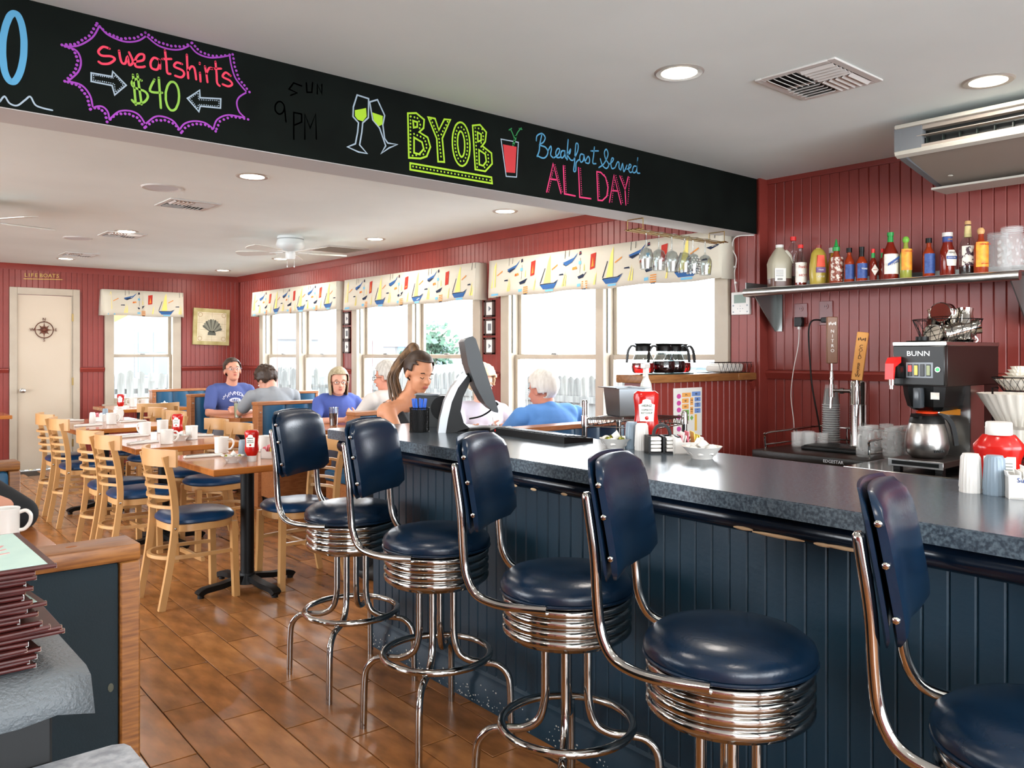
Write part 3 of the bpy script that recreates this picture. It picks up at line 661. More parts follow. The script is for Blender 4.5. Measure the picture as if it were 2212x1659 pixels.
def caddy(loc, rz, label, colors=('#e07a88', '#e9d66b', '#efeeea')):
    t = empty('sugar_caddy', loc, rz, label, 'caddy'); b = MB(); w, d, h = .052, .036, .058
    pr_ = [(-w, 0), (w, 0), (w*1.02, h), (w*.55, h), (w*.4, h*.72), (-w*.4, h*.72), (-w*.55, h), (-w*1.02, h)]
    b.prism(pr_, -d, -d+.004, 'y'); b.prism(pr_, d-.004, d, 'y'); b.box(-w, w, -d, d, 0, .004); b.box(-w*1.01, -w+.004, -d, d, 0, h); b.box(w-.004, w*1.01, -d, d, 0, h); b.build('dish', CERAM, t)
    for i in range(9):
        c_ = colors[i*len(colors)//9]; x = -.04+.01*i
        m = mat('packet_'+c_[1:], c_, .6); q = MB(); q.box(-.0012, .0012, -.028, .028, .006, .066+.012*(i % 3 == 1)); o = q.build('sugar_packet', m); 
        o.matrix_world = Matrix.Translation(loc) @ Matrix.Rotation(rz, 4, 'Z') @ Matrix.Translation((x, 0, 0)) @ Matrix.Rotation(R_.uniform(-.25, .25), 4, 'Y')
        tag(o, 'sweetener packet standing in the '+label.split(' beside')[0], 'packet', 'packets in '+label.split(' beside')[0])
    return t
def at(x, y, z=.75): return (x, y, z)
R2D = math.radians
MUG(at(1.915, 4.93), R2D(-40), 'white mug with handle to the right on the closest table', GM); MUG(at(2.15, 4.84), R2D(30), 'white mug behind the ketchup on the closest table', GM)
for x, y, a, l in ((1.905, 6.38, 120, 'leftmost white mug on the middle table'), (2.07, 6.7, 60, 'white mug at the back of the middle table'), (1.83, 5.66, -35, 'white mug at the front edge of the middle table'), (2.06, 5.85, -110, 'white mug near the right end of the middle table'),
                   (1.985, 7.56, -35, 'white mug at the front of the third table'), (2.15, 7.97, 40, 'white mug at the back of the third table'), (2.83, 9.90, 150, 'white mug on the far table, left one'), (2.90, 9.72, 140, 'white mug on the far table, right one'), (.497, 3.12, -20, 'white mug by the elbow at the left edge')):
    MUG((x, y if y < 6.65 or y > 7 else 6.5, .75), R2D(a), l, GM)
ketchup(at(1.90, 4.45), R2D(-38), 'ketchup bottle standing on its cap on the closest table', s=1.02); ketchup(at(2.03, 6.05), R2D(-38), 'ketchup bottle on the middle table', text_side=True); ketchup(at(2.62, 9.62), R2D(-30), 'ketchup bottle on the far table', text_side=False, s=.95)
bowl(at(1.80, 4.47), 'white bowl of butter and creamers on the closest table', items='mix'); bowl(at(1.98, 5.83), 'white bowl of creamers on the middle table'); bowl(at(2.03, 8.1), 'white bowl of creamers on the third table'); bowl(at(3.12, 9.74), 'white bowl of creamers on the far table')
for x, y, a, l in ((1.76, 4.80, -8, 'rolled napkin with fork on the closest table'), (1.80, 6.3, 12, 'rolled napkin at the left back of the middle table'), (1.72, 5.80, 18, 'rolled napkin at the left front of the middle table'), (2.17, 6.04, -20, 'rolled napkin at the right of the middle table'), (1.80, 8.15, -25, 'rolled napkin at the back of the third table'), (1.79, 7.50, 8, 'rolled napkin at the front of the third table'), (2.2, 7.7, 0, 'rolled napkin at the right of the third table'), (3.2, 9.95, 10, 'rolled napkin on the far table by the booth')):
    NAP((x, y, .75), R2D(a), l, GN)
caddy(at(2.04, 4.50), R2D(-40), 'white sugar caddy on the closest table'); WSH(at(1.88, 7.74), 0, 'white salt shaker on the third table', 'shakers'); GSH(at(2.10, 8.2), 0, 'grey pepper shaker on the third table', 'shakers'); caddy(at(1.98, 7.95), R2D(-35), 'white sugar caddy on the third table', ('#e07a88', '#efeeea')); GSH(at(1.945, 4.68), 0, 'grey pepper shaker behind the ketchup on the closest table', 'shakers')
def jelly(loc, rz, label):
    t = empty('jelly_caddy', loc, rz, label, 'caddy'); b = MB(); w, d, h = .055, .035, .062
    b.box(-w, w, -d, d, 0, .006)
    for x in (-w, -.004, w-.008): b.box(x, x+.008, -d, d, 0, h)
    b.box(-w, w, d-.006, d, 0, h); b.build('rack', BLACKP, t)
    hd = MB(); hd.strip(crom([(-.03, 0, h), (-.026, 0, h+.02), (-.012, 0, h+.035), (.012, 0, h+.035), (.026, 0, h+.02), (.03, 0, h)], 4), .012, .010, up=(0, 1, 0)); hd.build('handle', BLACKP, t)
    for i in range(4):
        for sx in (-.029, .029):
            q = MB(); q.box(-.020, .020, -.022, .02, 0, .011, ch=.002); o = q.build('jelly_packet', mat('jelly_tub', '#e6e4de', .35)); o.matrix_world = Matrix.Translation(loc) @ Matrix.Rotation(rz, 4, 'Z') @ Matrix.Translation((sx, -.010, .008+i*.013)); tag(o, 'small white jelly tub stacked in the '+label, 'jelly', 'jelly tubs in '+label)
    return t
jelly(at(2.16, 4.62), R2D(-45), 'black jelly caddy on the closest table')
# on the bar
jelly((2.30, 1.86, 1.0), R2D(-38), 'black handled jelly caddy on the bar'); caddy((2.36, 1.80, 1.0), R2D(-38), 'white sugar caddy in the middle of the bar', ('#f2f1ec', '#e07a88', '#e9d66b'))
bowl((2.285, 1.677, 1.0), 'white bowl of creamers on the bar', r=.066, n=9); bowl((2.295, 2.075, 1.0), 'white bowl of butter packets on the bar', r=.06, items='mix', n=8)
GSH((2.335, 2.03, 1.0), 0, 'grey fluted pepper shaker beside the jelly caddy on the bar', 'shakers'); WSH((2.315, 1.965, 1.0), 0, 'white fluted salt shaker beside the jelly caddy on the bar', 'shakers')
ketchup((2.405, 2.02, 1.0), R2D(-46), 'tall ketchup bottle on the bar between shakers and floor plan', s=1.24)
WSH((2.242, .822, 1.0), 0, 'white fluted salt shaker at the right end of the bar', 'shakers'); GSH((2.246, .768, 1.0), 0, 'grey fluted pepper shaker at the right end of the bar', 'shakers')
ketchup((2.37, .80, 1.0), R2D(-68), 'big ketchup bottle with white cap upward at the right end of the bar', cap_up=True)
ps = caddy((2.262, .695, 1.0), R2D(-60), 'white sugar caddy at the right picture edge on the bar', ('#f2f1ec', '#f2f1ec', '#e5c0a0'))
text('Sugar', .016, mat('blue_ink', '#2c4a8a', .5), 'lettering', ps, (-.018, -.0385, .046), FACE_NY)
# ---------------- register, keyboard, pens ----------------
pc = empty('pen_cup', (2.106, 3.09, 1.0), 0, 'black wire mesh cup holding blue pens on the counter', 'pen cup')
n = 30
for z in (.002, .108): b = MB(); b.tube([(.044*math.cos(2*PI*i/n), .044*math.sin(2*PI*i/n), z) for i in range(n)], .0022, 6, True); b.build('rim', BLACKM, pc)
b = MB()
for i in range(n):
    for sg in (-1, 1): b.tube([(.043*math.cos(2*PI*(i+sg*k*.6)/n), .043*math.sin(2*PI*(i+sg*k*.6)/n), .002+.106*k/8) for k in range(9)], .0010, 3)
tag(b.build('wire_mesh', BLACKM, pc, fix=False), kind='stuff'); b = MB(); b.cyl((0, 0, 0), (0, 0, .003), .043, n=24); b.cyl((0, 0, .003), (0, 0, .1), .036, .039, n=20); b.build('liner', BLACKM, pc)
PEN = mat('blue_pen', '#1259c4', .3)
for i in range(7):
    a = i*.9; d = Vector((math.cos(a)*.022, math.sin(a)*.022, .0)); q = MB(); p0 = Vector((0, 0, .0)); p1 = Vector((d.x*.7, d.y*.7, .145))
    q.cyl(p0, p1, .0045, n=8); q.cyl(p1-Vector((d.x*.25, d.y*.25, .04)), p1, .0058, .005, n=8); o = q.build('pen', PEN); o.location = (2.106+d.x*.7, 3.09+d.y*.7, 1.004); tag(o, 'blue capped pen standing in the mesh cup', 'pen', 'blue pens in the mesh cup')
# touch monitor seen edge on: local x = image right, local y = away from the camera
mn = empty('register_monitor', (2.30, 2.93, 1.0), YAW-PI/2+R2D(8), 'dark touch screen register seen from behind on a silver edged stand', 'monitor')
Lm = lambda pts: [((px-1016)/1775*3.73, (935-py)/1775*3.73) for px, py in pts]
st_ = Lm([(948, 935), (953, 905), (962, 870), (976, 840), (996, 815), (1003, 822), (1000, 835), (988, 860), (983, 890), (990, 915), (1012, 934)])
MB().prism(st_, -.05, .05, 'y').build('stand', BLACKP, mn)
MB().prism(Lm([(935, 936), (939, 905), (948, 870), (963, 840), (984, 814), (992, 809), (997, 814), (977, 840), (964, 870), (956, 905), (951, 936)]), -.054, .054, 'y').build('stand_trim', mat('silver_plastic', '#a7abad', .35, .6), mn)
b = MB()
pts = Lm([(986, 742), (990, 736), (1003, 731), (1010, 737), (1057, 885), (1056, 890), (1047, 888), (1030, 872), (1010, 835), (994, 790)])
b.prism(pts, -.165, .165, 'y'); b.build('housing', mat('monitor_grey', '#23282b', .4), mn)
b = MB(); b.prism(Lm([(1010.2, 741), (1011.5, 741), (1056.5, 882), (1055, 882)]), -.15, .15, 'y'); b.build('screen', mat('screen_glass', '#9fb0b8', .1), mn)
b = MB(); b.cyl(((996-1016)/1775*3.73, 0, (935-822)/1775*3.73), ((1018-1016)/1775*3.73, 0, (935-812)/1775*3.73), .022); b.build('hinge', BLACKP, mn)
b = MB(); b.lathe([(.0001, 0), (.13, 0), (.13, .006), (.1, .018), (.0001, .02)], 30, c=(.02, .02, 0), sy=.9); b.build('base', BLACKP, mn)
b = MB(); b.tube(crom([(.085, -.02, .115), (.06, -.02, .09), (.02, -.03, .07), (-.03, -.03, .06)], 4), .004, 6); b.cyl((.075, -.02, .105), (.10, -.02, .13), .009); b.build('cable', BLACKP, mn)
rp = empty('receipt_printer', (2.33, 3.30, 1.0), YAW-PI/2, 'grey and black receipt printer behind the pen cup', 'printer')
b = MB(); b.prism([(-.07, 0), (.075, 0), (.075, .08), (.05, .145), (-.075, .155), (-.09, .1)], -.07, .07, 'y'); b.build('body', mat('printer_grey', '#3c4041', .5), rp); b = MB(); b.cyl((.055, -.075, .09), (.055, .0, .09), .06, n=24); b.build('end_cover', BLACKP, rp); bx('lid', GREYP, rp, -.085, .03, -.065, .065, .15, .158, ch=.002)
kb = empty('keyboard', (2.335, 2.52, 1.0), R2D(-95), 'black computer keyboard lying along the counter', 'keyboard')
b = MB(); b.prism([(-.075, 0), (.075, 0), (.075, .014), (-.075, .028)], -.235, .235, 'x', M=Matrix.Identity(4)); b.build('tray', BLACKP, kb)
KEYM = mat('key_black', '#3a4044', .3)
k0 = MB().box(-.0078, .0078, -.0078, .0078, 0, .007, ch=.0015).build('key', KEYM, kb); firstk = True
for r in range(6):
    for q in range(19):
        o = k0 if firstk else k0.copy()
        if not firstk: COL.objects.link(o); o.parent = kb
        firstk = False; x = -.215+q*.0232+(r % 2)*.004; y = -.055+r*.021; o.location = (x, y, .0265-.014*(y+.075)/.15); o.rotation_euler = (-.093, 0, 0)
ms = empty('card_reader', (2.36, 2.80, 1.0), R2D(-60), 'black curved card reader beside the keyboard', 'card reader')
b = MB(); b.prism([(-.06, 0), (.06, 0), (.055, .012), (.02, .028), (-.02, .026), (-.055, .008)], -.035, .035, 'y'); b.build('body', BLACKP, ms); bx('red_strip', KETCH, ms, -.03, .0, -.036, -.0352, .008, .018)
cb = MB(); cb.tube(crom([(2.30, 3.06, 1.004), (2.33, 2.95, 1.004), (2.30, 2.86, 1.004), (2.36, 2.78, 1.004), (2.36, 2.70, 1.006)], 5), .003, 6); tag(cb.build('register_cable', BLACKP), 'black cable from the register along the counter', 'cable')
# ---------------- chalk drawings on the beam ----------------
CH = {'purple': '#8a389e', 'red': '#cf3852', 'pale': '#8f9fac', 'green': '#7ba83f', 'blue': '#4b8cb0', 'faint': '#0e1211', 'lime': '#95bd28', 'brick': '#b03034', 'leaf': '#287a43', 'pink': '#cb356a'}
def chalk_part(name, idx, parent):
    b = MB(); cols = []
    for col, w, sm, data in idx:
        if sm != 'd': w *= .56
        else: w *= .8
        if col not in cols: cols.append(col)
        k = cols.index(col); P = [tuple(map(float, q.split(','))) for q in data.split()]
        y = 2.8718
        if sm == 'd':
            for x, z in P:
                n = 7; b.add([(x, y-.0006, z)]+[(x+w*math.cos(2*PI*i/n), y, z+w*math.sin(2*PI*i/n)) for i in range(n)], [(0, 1+(i+1) % n, 1+i) for i in range(n)], k)
            continue
        if sm == 'f':
            b.prism(P, y-.0003, y+.0006, 'y', k); continue
        Q = [Vector((x, y, z)) for x, z in P]
        if sm == 1: Q = crom(Q, 5)
        N = len(Q); closed = (Q[0]-Q[-1]).length < 1e-4; vs = []
        for i, p in enumerate(Q):
            a = Q[i-1] if i else (Q[-2] if closed else Q[0]); c_ = Q[i+1] if i < N-1 else (Q[1] if closed else Q[-1])
            d1 = (p-a); d2 = (c_-p)
            if d1.length < 1e-7: d1 = d2
            if d2.length < 1e-7: d2 = d1
            d1.normalize(); d2.normalize(); t = (d1+d2)
            if t.length < .3: t = d2.copy()
            t.normalize(); nn = Vector((-t.z, 0, t.x)); sc_ = 1/max(.6, nn.dot(Vector((-d2.z, 0, d2.x))))
            vw = w/2*sc_*(1 if col != 'blue' or w < .02 else (.65+.35*abs(math.cos(2*PI*i/N))))
            vs += [p+nn*vw, p-nn*vw]
        b.add(vs, [(2*i, 2*i+1, 2*i+3, 2*i+2) for i in range(N-1)], k)
        if not closed:
            for p in (Q[0], Q[-1]): b.add([(p.x, y, p.z)]+[(p.x+w/2*math.cos(2*PI*i/8), y, p.z+w/2*math.sin(2*PI*i/8)) for i in range(8)], [(0, 1+(i+1) % 8, 1+i) for i in range(8)], k)
    o = b.build(name, [mat('chalk_'+c_, CH[c_], .85) for c_ in cols], parent, smooth=0, fix=False); return o
CHALK=[('purple',0.01,1,'0.718,2.407 0.743,2.385 0.791,2.375 0.834,2.387 0.862,2.411'),
('purple',0.01,1,'0.862,2.411 0.899,2.389 0.94,2.385 0.976,2.394 1.005,2.415'),
('purple',0.01,1,'1.005,2.415 1.029,2.394 1.067,2.388 1.106,2.397 1.145,2.413'),
('purple',0.01,1,'1.145,2.413 1.151,2.378 1.168,2.334 1.208,2.295'),
('purple',0.01,1,'1.208,2.295 1.18,2.272 1.171,2.248 1.18,2.219 1.203,2.201'),
('purple',0.01,1,'1.203,2.201 1.14,2.2 1.1,2.176 1.087,2.141'),
('purple',0.01,1,'1.087,2.141 1.057,2.157 1.019,2.156 0.987,2.141 0.971,2.118'),
('purple',0.01,1,'0.971,2.118 0.95,2.143 0.919,2.152 0.889,2.146 0.859,2.116'),
('purple',0.01,1,'0.859,2.116 0.839,2.143 0.81,2.151 0.776,2.142 0.748,2.111'),
('purple',0.01,1,'0.748,2.111 0.743,2.135 0.729,2.148 0.713,2.147 0.699,2.139'),
('purple',0.01,1,'0.699,2.139 0.69,2.178 0.665,2.205 0.627,2.209'),
('purple',0.01,1,'0.627,2.209 0.656,2.245 0.664,2.281 0.651,2.311 0.618,2.317'),
('purple',0.01,1,'0.618,2.317 0.656,2.328 0.697,2.364 0.718,2.407'),
('purple',0.006,'d','0.711,2.413 0.719,2.405 0.728,2.398 0.737,2.39 0.749,2.388 0.761,2.386 0.772,2.384 0.784,2.382 0.797,2.386 0.81,2.39 0.824,2.394 0.836,2.401 0.847,2.411 0.859,2.421'),
('purple',0.006,'d','0.859,2.421 0.87,2.416 0.881,2.41 0.892,2.404 0.903,2.4 0.917,2.399 0.93,2.398 0.943,2.397 0.957,2.4 0.971,2.402 0.985,2.406 0.998,2.415 1.011,2.424'),
('purple',0.006,'d','1.013,2.425 1.023,2.416 1.032,2.408 1.043,2.401 1.057,2.399 1.07,2.397 1.085,2.397 1.099,2.4 1.115,2.404 1.129,2.409 1.145,2.415'),
('purple',0.006,'d','1.156,2.419 1.159,2.405 1.161,2.391 1.164,2.377 1.169,2.364 1.174,2.35 1.179,2.337 1.189,2.327 1.199,2.318 1.208,2.308 1.218,2.298'),
('purple',0.006,'d','1.22,2.296 1.207,2.285 1.193,2.274 1.186,2.26 1.183,2.245 1.186,2.231 1.19,2.217 1.201,2.208 1.212,2.199'),
('purple',0.006,'d','1.213,2.198 1.198,2.198 1.182,2.198 1.167,2.197 1.152,2.197 1.138,2.189 1.124,2.181 1.11,2.172 1.104,2.157 1.098,2.143'),
('purple',0.006,'d','1.095,2.134 1.083,2.141 1.071,2.147 1.058,2.15 1.043,2.149 1.029,2.148 1.015,2.143 1.001,2.136 0.989,2.127 0.98,2.114'),
('purple',0.006,'d','0.976,2.108 0.967,2.118 0.959,2.128 0.948,2.135 0.935,2.138 0.922,2.141 0.909,2.138 0.895,2.136 0.883,2.129 0.872,2.119 0.861,2.108'),
('purple',0.006,'d','0.857,2.104 0.849,2.114 0.841,2.124 0.833,2.133 0.821,2.136 0.809,2.14 0.796,2.139 0.783,2.136 0.77,2.133 0.76,2.123 0.75,2.112'),
('purple',0.006,'d','0.741,2.102 0.738,2.115 0.735,2.128 0.726,2.136 0.716,2.141 0.704,2.14 0.692,2.134'),
('purple',0.006,'d','0.691,2.133 0.688,2.146 0.685,2.158 0.682,2.171 0.675,2.18 0.667,2.189 0.66,2.198 0.65,2.203 0.638,2.204 0.627,2.206'),
('purple',0.006,'d','0.618,2.207 0.627,2.218 0.635,2.229 0.644,2.24 0.649,2.253 0.652,2.266 0.655,2.28 0.651,2.292 0.647,2.303 0.641,2.313 0.63,2.315 0.619,2.317'),
('purple',0.006,'d','0.61,2.319 0.622,2.323 0.634,2.326 0.646,2.33 0.656,2.338 0.667,2.348 0.677,2.357 0.688,2.367 0.695,2.38 0.701,2.393 0.708,2.406'),
('red',0.0135,1,'0.748,2.341 0.729,2.342 0.715,2.324 0.725,2.313 0.753,2.317 0.764,2.31 0.748,2.293 0.727,2.287 0.716,2.291'),
('red',0.0135,1,'0.777,2.341 0.784,2.307 0.796,2.304 0.803,2.327 0.809,2.302 0.82,2.315 0.808,2.343'),
('red',0.0135,1,'0.827,2.317 0.852,2.328 0.854,2.346 0.839,2.343 0.827,2.322 0.829,2.302 0.849,2.304 0.857,2.308'),
('red',0.0135,1,'0.904,2.34 0.887,2.344 0.876,2.326 0.879,2.308 0.897,2.307 0.904,2.327 0.905,2.34 0.907,2.312'),
('red',0.0135,1,'0.922,2.377 0.927,2.337 0.93,2.304 0.94,2.302'),
('red',0.0135,1,'0.914,2.346 0.943,2.353'),
('red',0.0135,1,'0.979,2.344 0.961,2.345 0.953,2.33 0.979,2.323 0.986,2.311 0.976,2.298 0.956,2.299'),
('red',0.0135,1,'0.995,2.38 0.997,2.337 1,2.3'),
('red',0.0135,1,'1,2.327 1.011,2.343 1.021,2.338 1.027,2.302'),
('red',0.0135,1,'1.04,2.328 1.042,2.298'),
('red',0.0135,1,'1.039,2.362 1.039,2.358'),
('red',0.0135,1,'1.057,2.354 1.062,2.33 1.066,2.301'),
('red',0.0135,1,'1.062,2.33 1.073,2.352 1.087,2.352'),
('red',0.0135,1,'1.094,2.379 1.098,2.338 1.1,2.306 1.109,2.297'),
('red',0.0135,1,'1.078,2.35 1.114,2.359'),
('red',0.0135,1,'1.148,2.341 1.131,2.349 1.12,2.332 1.145,2.324 1.154,2.312 1.14,2.302 1.12,2.305'),
('pale',0.009,0,'0.694,2.25 0.756,2.252 0.758,2.269 0.799,2.233 0.764,2.194 0.756,2.223 0.694,2.223 0.694,2.25'),
('pale',0.009,0,'0.997,2.23 1.039,2.267 1.04,2.241 1.113,2.252 1.112,2.219 1.041,2.212 1.036,2.192 0.997,2.23'),
('pale',0.0025,'d','0.701,2.245 0.708,2.245 0.714,2.246 0.721,2.246 0.727,2.246 0.733,2.247 0.74,2.247 0.746,2.247 0.753,2.247 0.759,2.248 0.763,2.254 0.766,2.257 0.77,2.253 0.775,2.248 0.779,2.244 0.783,2.239 0.788,2.235 0.789,2.23 0.784,2.224 0.779,2.218 0.774,2.212 0.769,2.207 0.766,2.207 0.765,2.213 0.764,2.22 0.763,2.227 0.759,2.23 0.752,2.23 0.746,2.23 0.739,2.23 0.733,2.23 0.727,2.23 0.72,2.229 0.714,2.229 0.707,2.229 0.701,2.229 0.701,2.236 0.701,2.243'),
('pale',0.0025,'d','1.005,2.232 1.012,2.237 1.018,2.242 1.024,2.248 1.03,2.253 1.034,2.253 1.034,2.245 1.035,2.238 1.038,2.234 1.046,2.235 1.053,2.236 1.061,2.237 1.069,2.238 1.076,2.24 1.084,2.241 1.092,2.242 1.099,2.243 1.106,2.242 1.106,2.235 1.105,2.227 1.1,2.224 1.092,2.223 1.084,2.222 1.077,2.221 1.069,2.22 1.062,2.22 1.054,2.219 1.046,2.218 1.039,2.217 1.034,2.213 1.033,2.206 1.03,2.204 1.025,2.209 1.021,2.215 1.016,2.22 1.012,2.225 1.007,2.23'),
('green',0.0135,1,'0.847,2.259 0.829,2.26 0.816,2.245 0.825,2.231 0.857,2.225 0.867,2.209 0.854,2.188 0.829,2.18 0.817,2.188'),
('green',0.0135,1,'0.82,2.272 0.829,2.175'),
('green',0.0135,1,'0.834,2.276 0.847,2.18'),
('green',0.0135,1,'0.888,2.271 0.874,2.23 0.913,2.232'),
('green',0.0135,1,'0.902,2.28 0.909,2.18'),
('green',0.0135,1,'0.969,2.232 0.968,2.219 0.966,2.207 0.962,2.196 0.958,2.187 0.952,2.181 0.947,2.179 0.941,2.179 0.936,2.183 0.931,2.19 0.928,2.199 0.925,2.211 0.925,2.223 0.925,2.236 0.928,2.248 0.931,2.259 0.936,2.268 0.941,2.274 0.947,2.276 0.952,2.276 0.958,2.272 0.962,2.266 0.966,2.256 0.968,2.245 0.969,2.232'),
('blue',0.034,1,'0.506,2.284 0.505,2.261 0.502,2.238 0.498,2.217 0.493,2.2 0.487,2.186 0.481,2.177 0.475,2.174 0.469,2.175 0.463,2.182 0.458,2.193 0.454,2.209 0.452,2.228 0.45,2.25 0.45,2.273 0.451,2.296 0.454,2.318 0.458,2.339 0.463,2.356 0.468,2.37 0.474,2.379 0.48,2.383 0.487,2.382 0.492,2.376 0.497,2.364 0.501,2.349 0.504,2.329 0.506,2.308 0.506,2.284'),
('pale',0.009,1,'0.443,2.108 0.455,2.126 0.468,2.108 0.488,2.105 0.509,2.126 0.523,2.139 0.536,2.117 0.555,2.111 0.583,2.109'),
('faint',0.01,0,'1.422,2.363 1.39,2.368 1.371,2.341 1.403,2.333 1.378,2.319'),
('faint',0.01,0,'1.441,2.379 1.444,2.344 1.464,2.348 1.467,2.385'),
('faint',0.01,0,'1.487,2.347 1.487,2.383 1.506,2.351 1.506,2.387'),
('faint',0.01,0,'1.353,2.267 1.352,2.261 1.35,2.255 1.347,2.25 1.343,2.245 1.339,2.242 1.334,2.24 1.329,2.24 1.325,2.242 1.321,2.245 1.318,2.249 1.316,2.254 1.316,2.26 1.316,2.266 1.318,2.272 1.321,2.277 1.325,2.282 1.329,2.285 1.334,2.287 1.339,2.287 1.343,2.285 1.347,2.282 1.35,2.278 1.352,2.273 1.353,2.267'),
('faint',0.01,0,'1.353,2.267 1.359,2.216'),
('faint',0.01,0,'1.39,2.157 1.39,2.257 1.422,2.257 1.422,2.227 1.393,2.21'),
('faint',0.01,0,'1.435,2.165 1.435,2.259 1.457,2.21 1.48,2.268 1.483,2.173'),
('pale',0.011,0,'1.66,2.378 1.712,2.374 1.711,2.298 1.685,2.272 1.681,2.234 1.671,2.182 1.705,2.153 1.666,2.153 1.617,2.165 1.652,2.183 1.662,2.231 1.666,2.269 1.641,2.289 1.643,2.327 1.66,2.378'),
('pale',0.011,0,'1.717,2.362 1.753,2.378 1.787,2.321 1.778,2.281 1.787,2.227 1.802,2.211 1.848,2.213 1.807,2.192 1.77,2.163 1.792,2.198 1.773,2.242 1.763,2.265 1.731,2.293 1.717,2.362'),
('lime',0,'f','1.65,2.316 1.676,2.325 1.7,2.334 1.703,2.301 1.685,2.278 1.662,2.281 1.65,2.293'),
('lime',0,'f','1.729,2.322 1.778,2.317 1.776,2.283 1.76,2.272 1.736,2.29'),
('lime',0.014,0,'1.899,2.351 1.941,2.36 1.981,2.34 1.978,2.304 1.956,2.283 1.999,2.268 2.013,2.23 1.994,2.187 1.962,2.173 1.904,2.167 1.899,2.351'),
('lime',0.014,0,'1.925,2.325 1.946,2.323 1.946,2.303 1.928,2.297 1.925,2.325'),
('lime',0.014,0,'1.93,2.256 1.97,2.243 1.979,2.216 1.956,2.19 1.93,2.192 1.93,2.256'),
('lime',0.014,0,'2.001,2.354 2.037,2.355 2.057,2.309 2.086,2.361 2.118,2.365 2.075,2.277 2.086,2.177 2.053,2.174 2.046,2.271 2.001,2.354'),
('lime',0.014,0,'2.225,2.279 2.225,2.254 2.222,2.23 2.215,2.209 2.206,2.191 2.195,2.18 2.183,2.174 2.17,2.175 2.158,2.182 2.147,2.195 2.138,2.213 2.132,2.235 2.129,2.259 2.129,2.284 2.132,2.308 2.139,2.329 2.147,2.346 2.158,2.358 2.171,2.364 2.183,2.364 2.196,2.357 2.207,2.344 2.216,2.326 2.222,2.304 2.225,2.279'),
('lime',0.014,0,'2.196,2.273 2.196,2.254 2.194,2.236 2.189,2.222 2.183,2.215 2.177,2.213 2.17,2.219 2.164,2.23 2.16,2.246 2.157,2.265 2.157,2.285 2.159,2.302 2.164,2.316 2.17,2.324 2.176,2.325 2.183,2.32 2.189,2.308 2.194,2.292 2.196,2.273'),
('lime',0.014,0,'2.24,2.362 2.282,2.373 2.318,2.346 2.312,2.303 2.294,2.281 2.348,2.257 2.352,2.21 2.312,2.17 2.255,2.17 2.24,2.362'),
('lime',0.014,0,'2.268,2.337 2.288,2.332 2.288,2.304 2.27,2.296 2.268,2.337'),
('lime',0.014,0,'2.276,2.26 2.312,2.247 2.318,2.215 2.3,2.193 2.278,2.195 2.276,2.26'),
('lime',0.014,0,'1.911,2.146 2.348,2.148 2.352,2.121 1.911,2.119 1.911,2.146'),
('lime',0.0055,'d','1.912,2.34 1.912,2.325 1.912,2.311 1.912,2.296 1.912,2.281 1.912,2.266 1.912,2.251 1.912,2.236 1.912,2.222 1.912,2.207 1.912,2.192'),
('lime',0.0055,'d','1.914,2.341 1.932,2.341 1.947,2.34 1.955,2.328 1.961,2.315 1.958,2.3'),
('lime',0.0055,'d','1.93,2.271 1.946,2.268 1.963,2.265 1.979,2.261 1.987,2.25 1.992,2.237 1.993,2.223 1.985,2.208 1.977,2.193 1.959,2.189 1.941,2.184 1.923,2.179'),
('lime',0.0055,'d','2.015,2.348 2.023,2.336 2.031,2.323 2.038,2.311 2.046,2.299 2.054,2.286 2.058,2.272 2.06,2.257 2.062,2.243 2.064,2.228 2.066,2.213 2.068,2.198'),
('lime',0.0055,'d','2.103,2.354 2.095,2.338 2.086,2.323 2.078,2.308 2.07,2.293'),
('lime',0.0055,'d','2.211,2.276 2.211,2.261 2.21,2.245 2.207,2.229 2.201,2.213 2.191,2.198 2.173,2.194 2.16,2.204 2.153,2.217 2.148,2.231 2.145,2.246 2.143,2.261 2.143,2.276 2.144,2.292 2.146,2.308 2.152,2.323 2.161,2.339 2.178,2.344 2.192,2.336 2.2,2.323 2.205,2.309 2.209,2.294 2.211,2.279'),
('lime',0.0055,'d','2.255,2.354 2.256,2.338 2.257,2.323 2.258,2.307 2.259,2.291 2.26,2.276 2.261,2.26 2.262,2.244 2.263,2.229 2.264,2.213 2.265,2.198 2.266,2.182'),
('lime',0.0055,'d','2.255,2.354 2.274,2.355 2.294,2.355 2.297,2.34 2.3,2.325 2.299,2.31 2.289,2.294'),
('lime',0.0055,'d','2.288,2.276 2.301,2.266 2.315,2.256 2.328,2.246 2.33,2.231 2.33,2.215 2.322,2.2 2.308,2.187'),
('lime',0.0055,'d','1.925,2.134 1.942,2.134 1.96,2.134 1.978,2.134 1.996,2.134 2.014,2.134 2.032,2.134 2.05,2.134 2.069,2.134 2.087,2.134 2.106,2.134 2.124,2.134 2.143,2.134 2.162,2.134 2.182,2.134 2.201,2.134 2.22,2.134 2.24,2.134 2.26,2.134 2.279,2.134 2.299,2.134 2.32,2.134 2.34,2.133'),
('pale',0.009,0,'2.404,2.33 2.509,2.333 2.498,2.17 2.435,2.165 2.404,2.33'),
('brick',0,'f','2.416,2.308 2.498,2.31 2.489,2.188 2.435,2.183'),
('leaf',0.022,0,'2.477,2.314 2.488,2.342 2.493,2.358'),
('leaf',0.01,1,'2.486,2.342 2.473,2.369 2.46,2.386'),
('leaf',0.01,1,'2.492,2.353 2.505,2.379 2.527,2.403'),
('leaf',0.01,1,'2.452,2.38 2.468,2.39'),
('leaf',0.01,1,'2.514,2.398 2.531,2.397'),
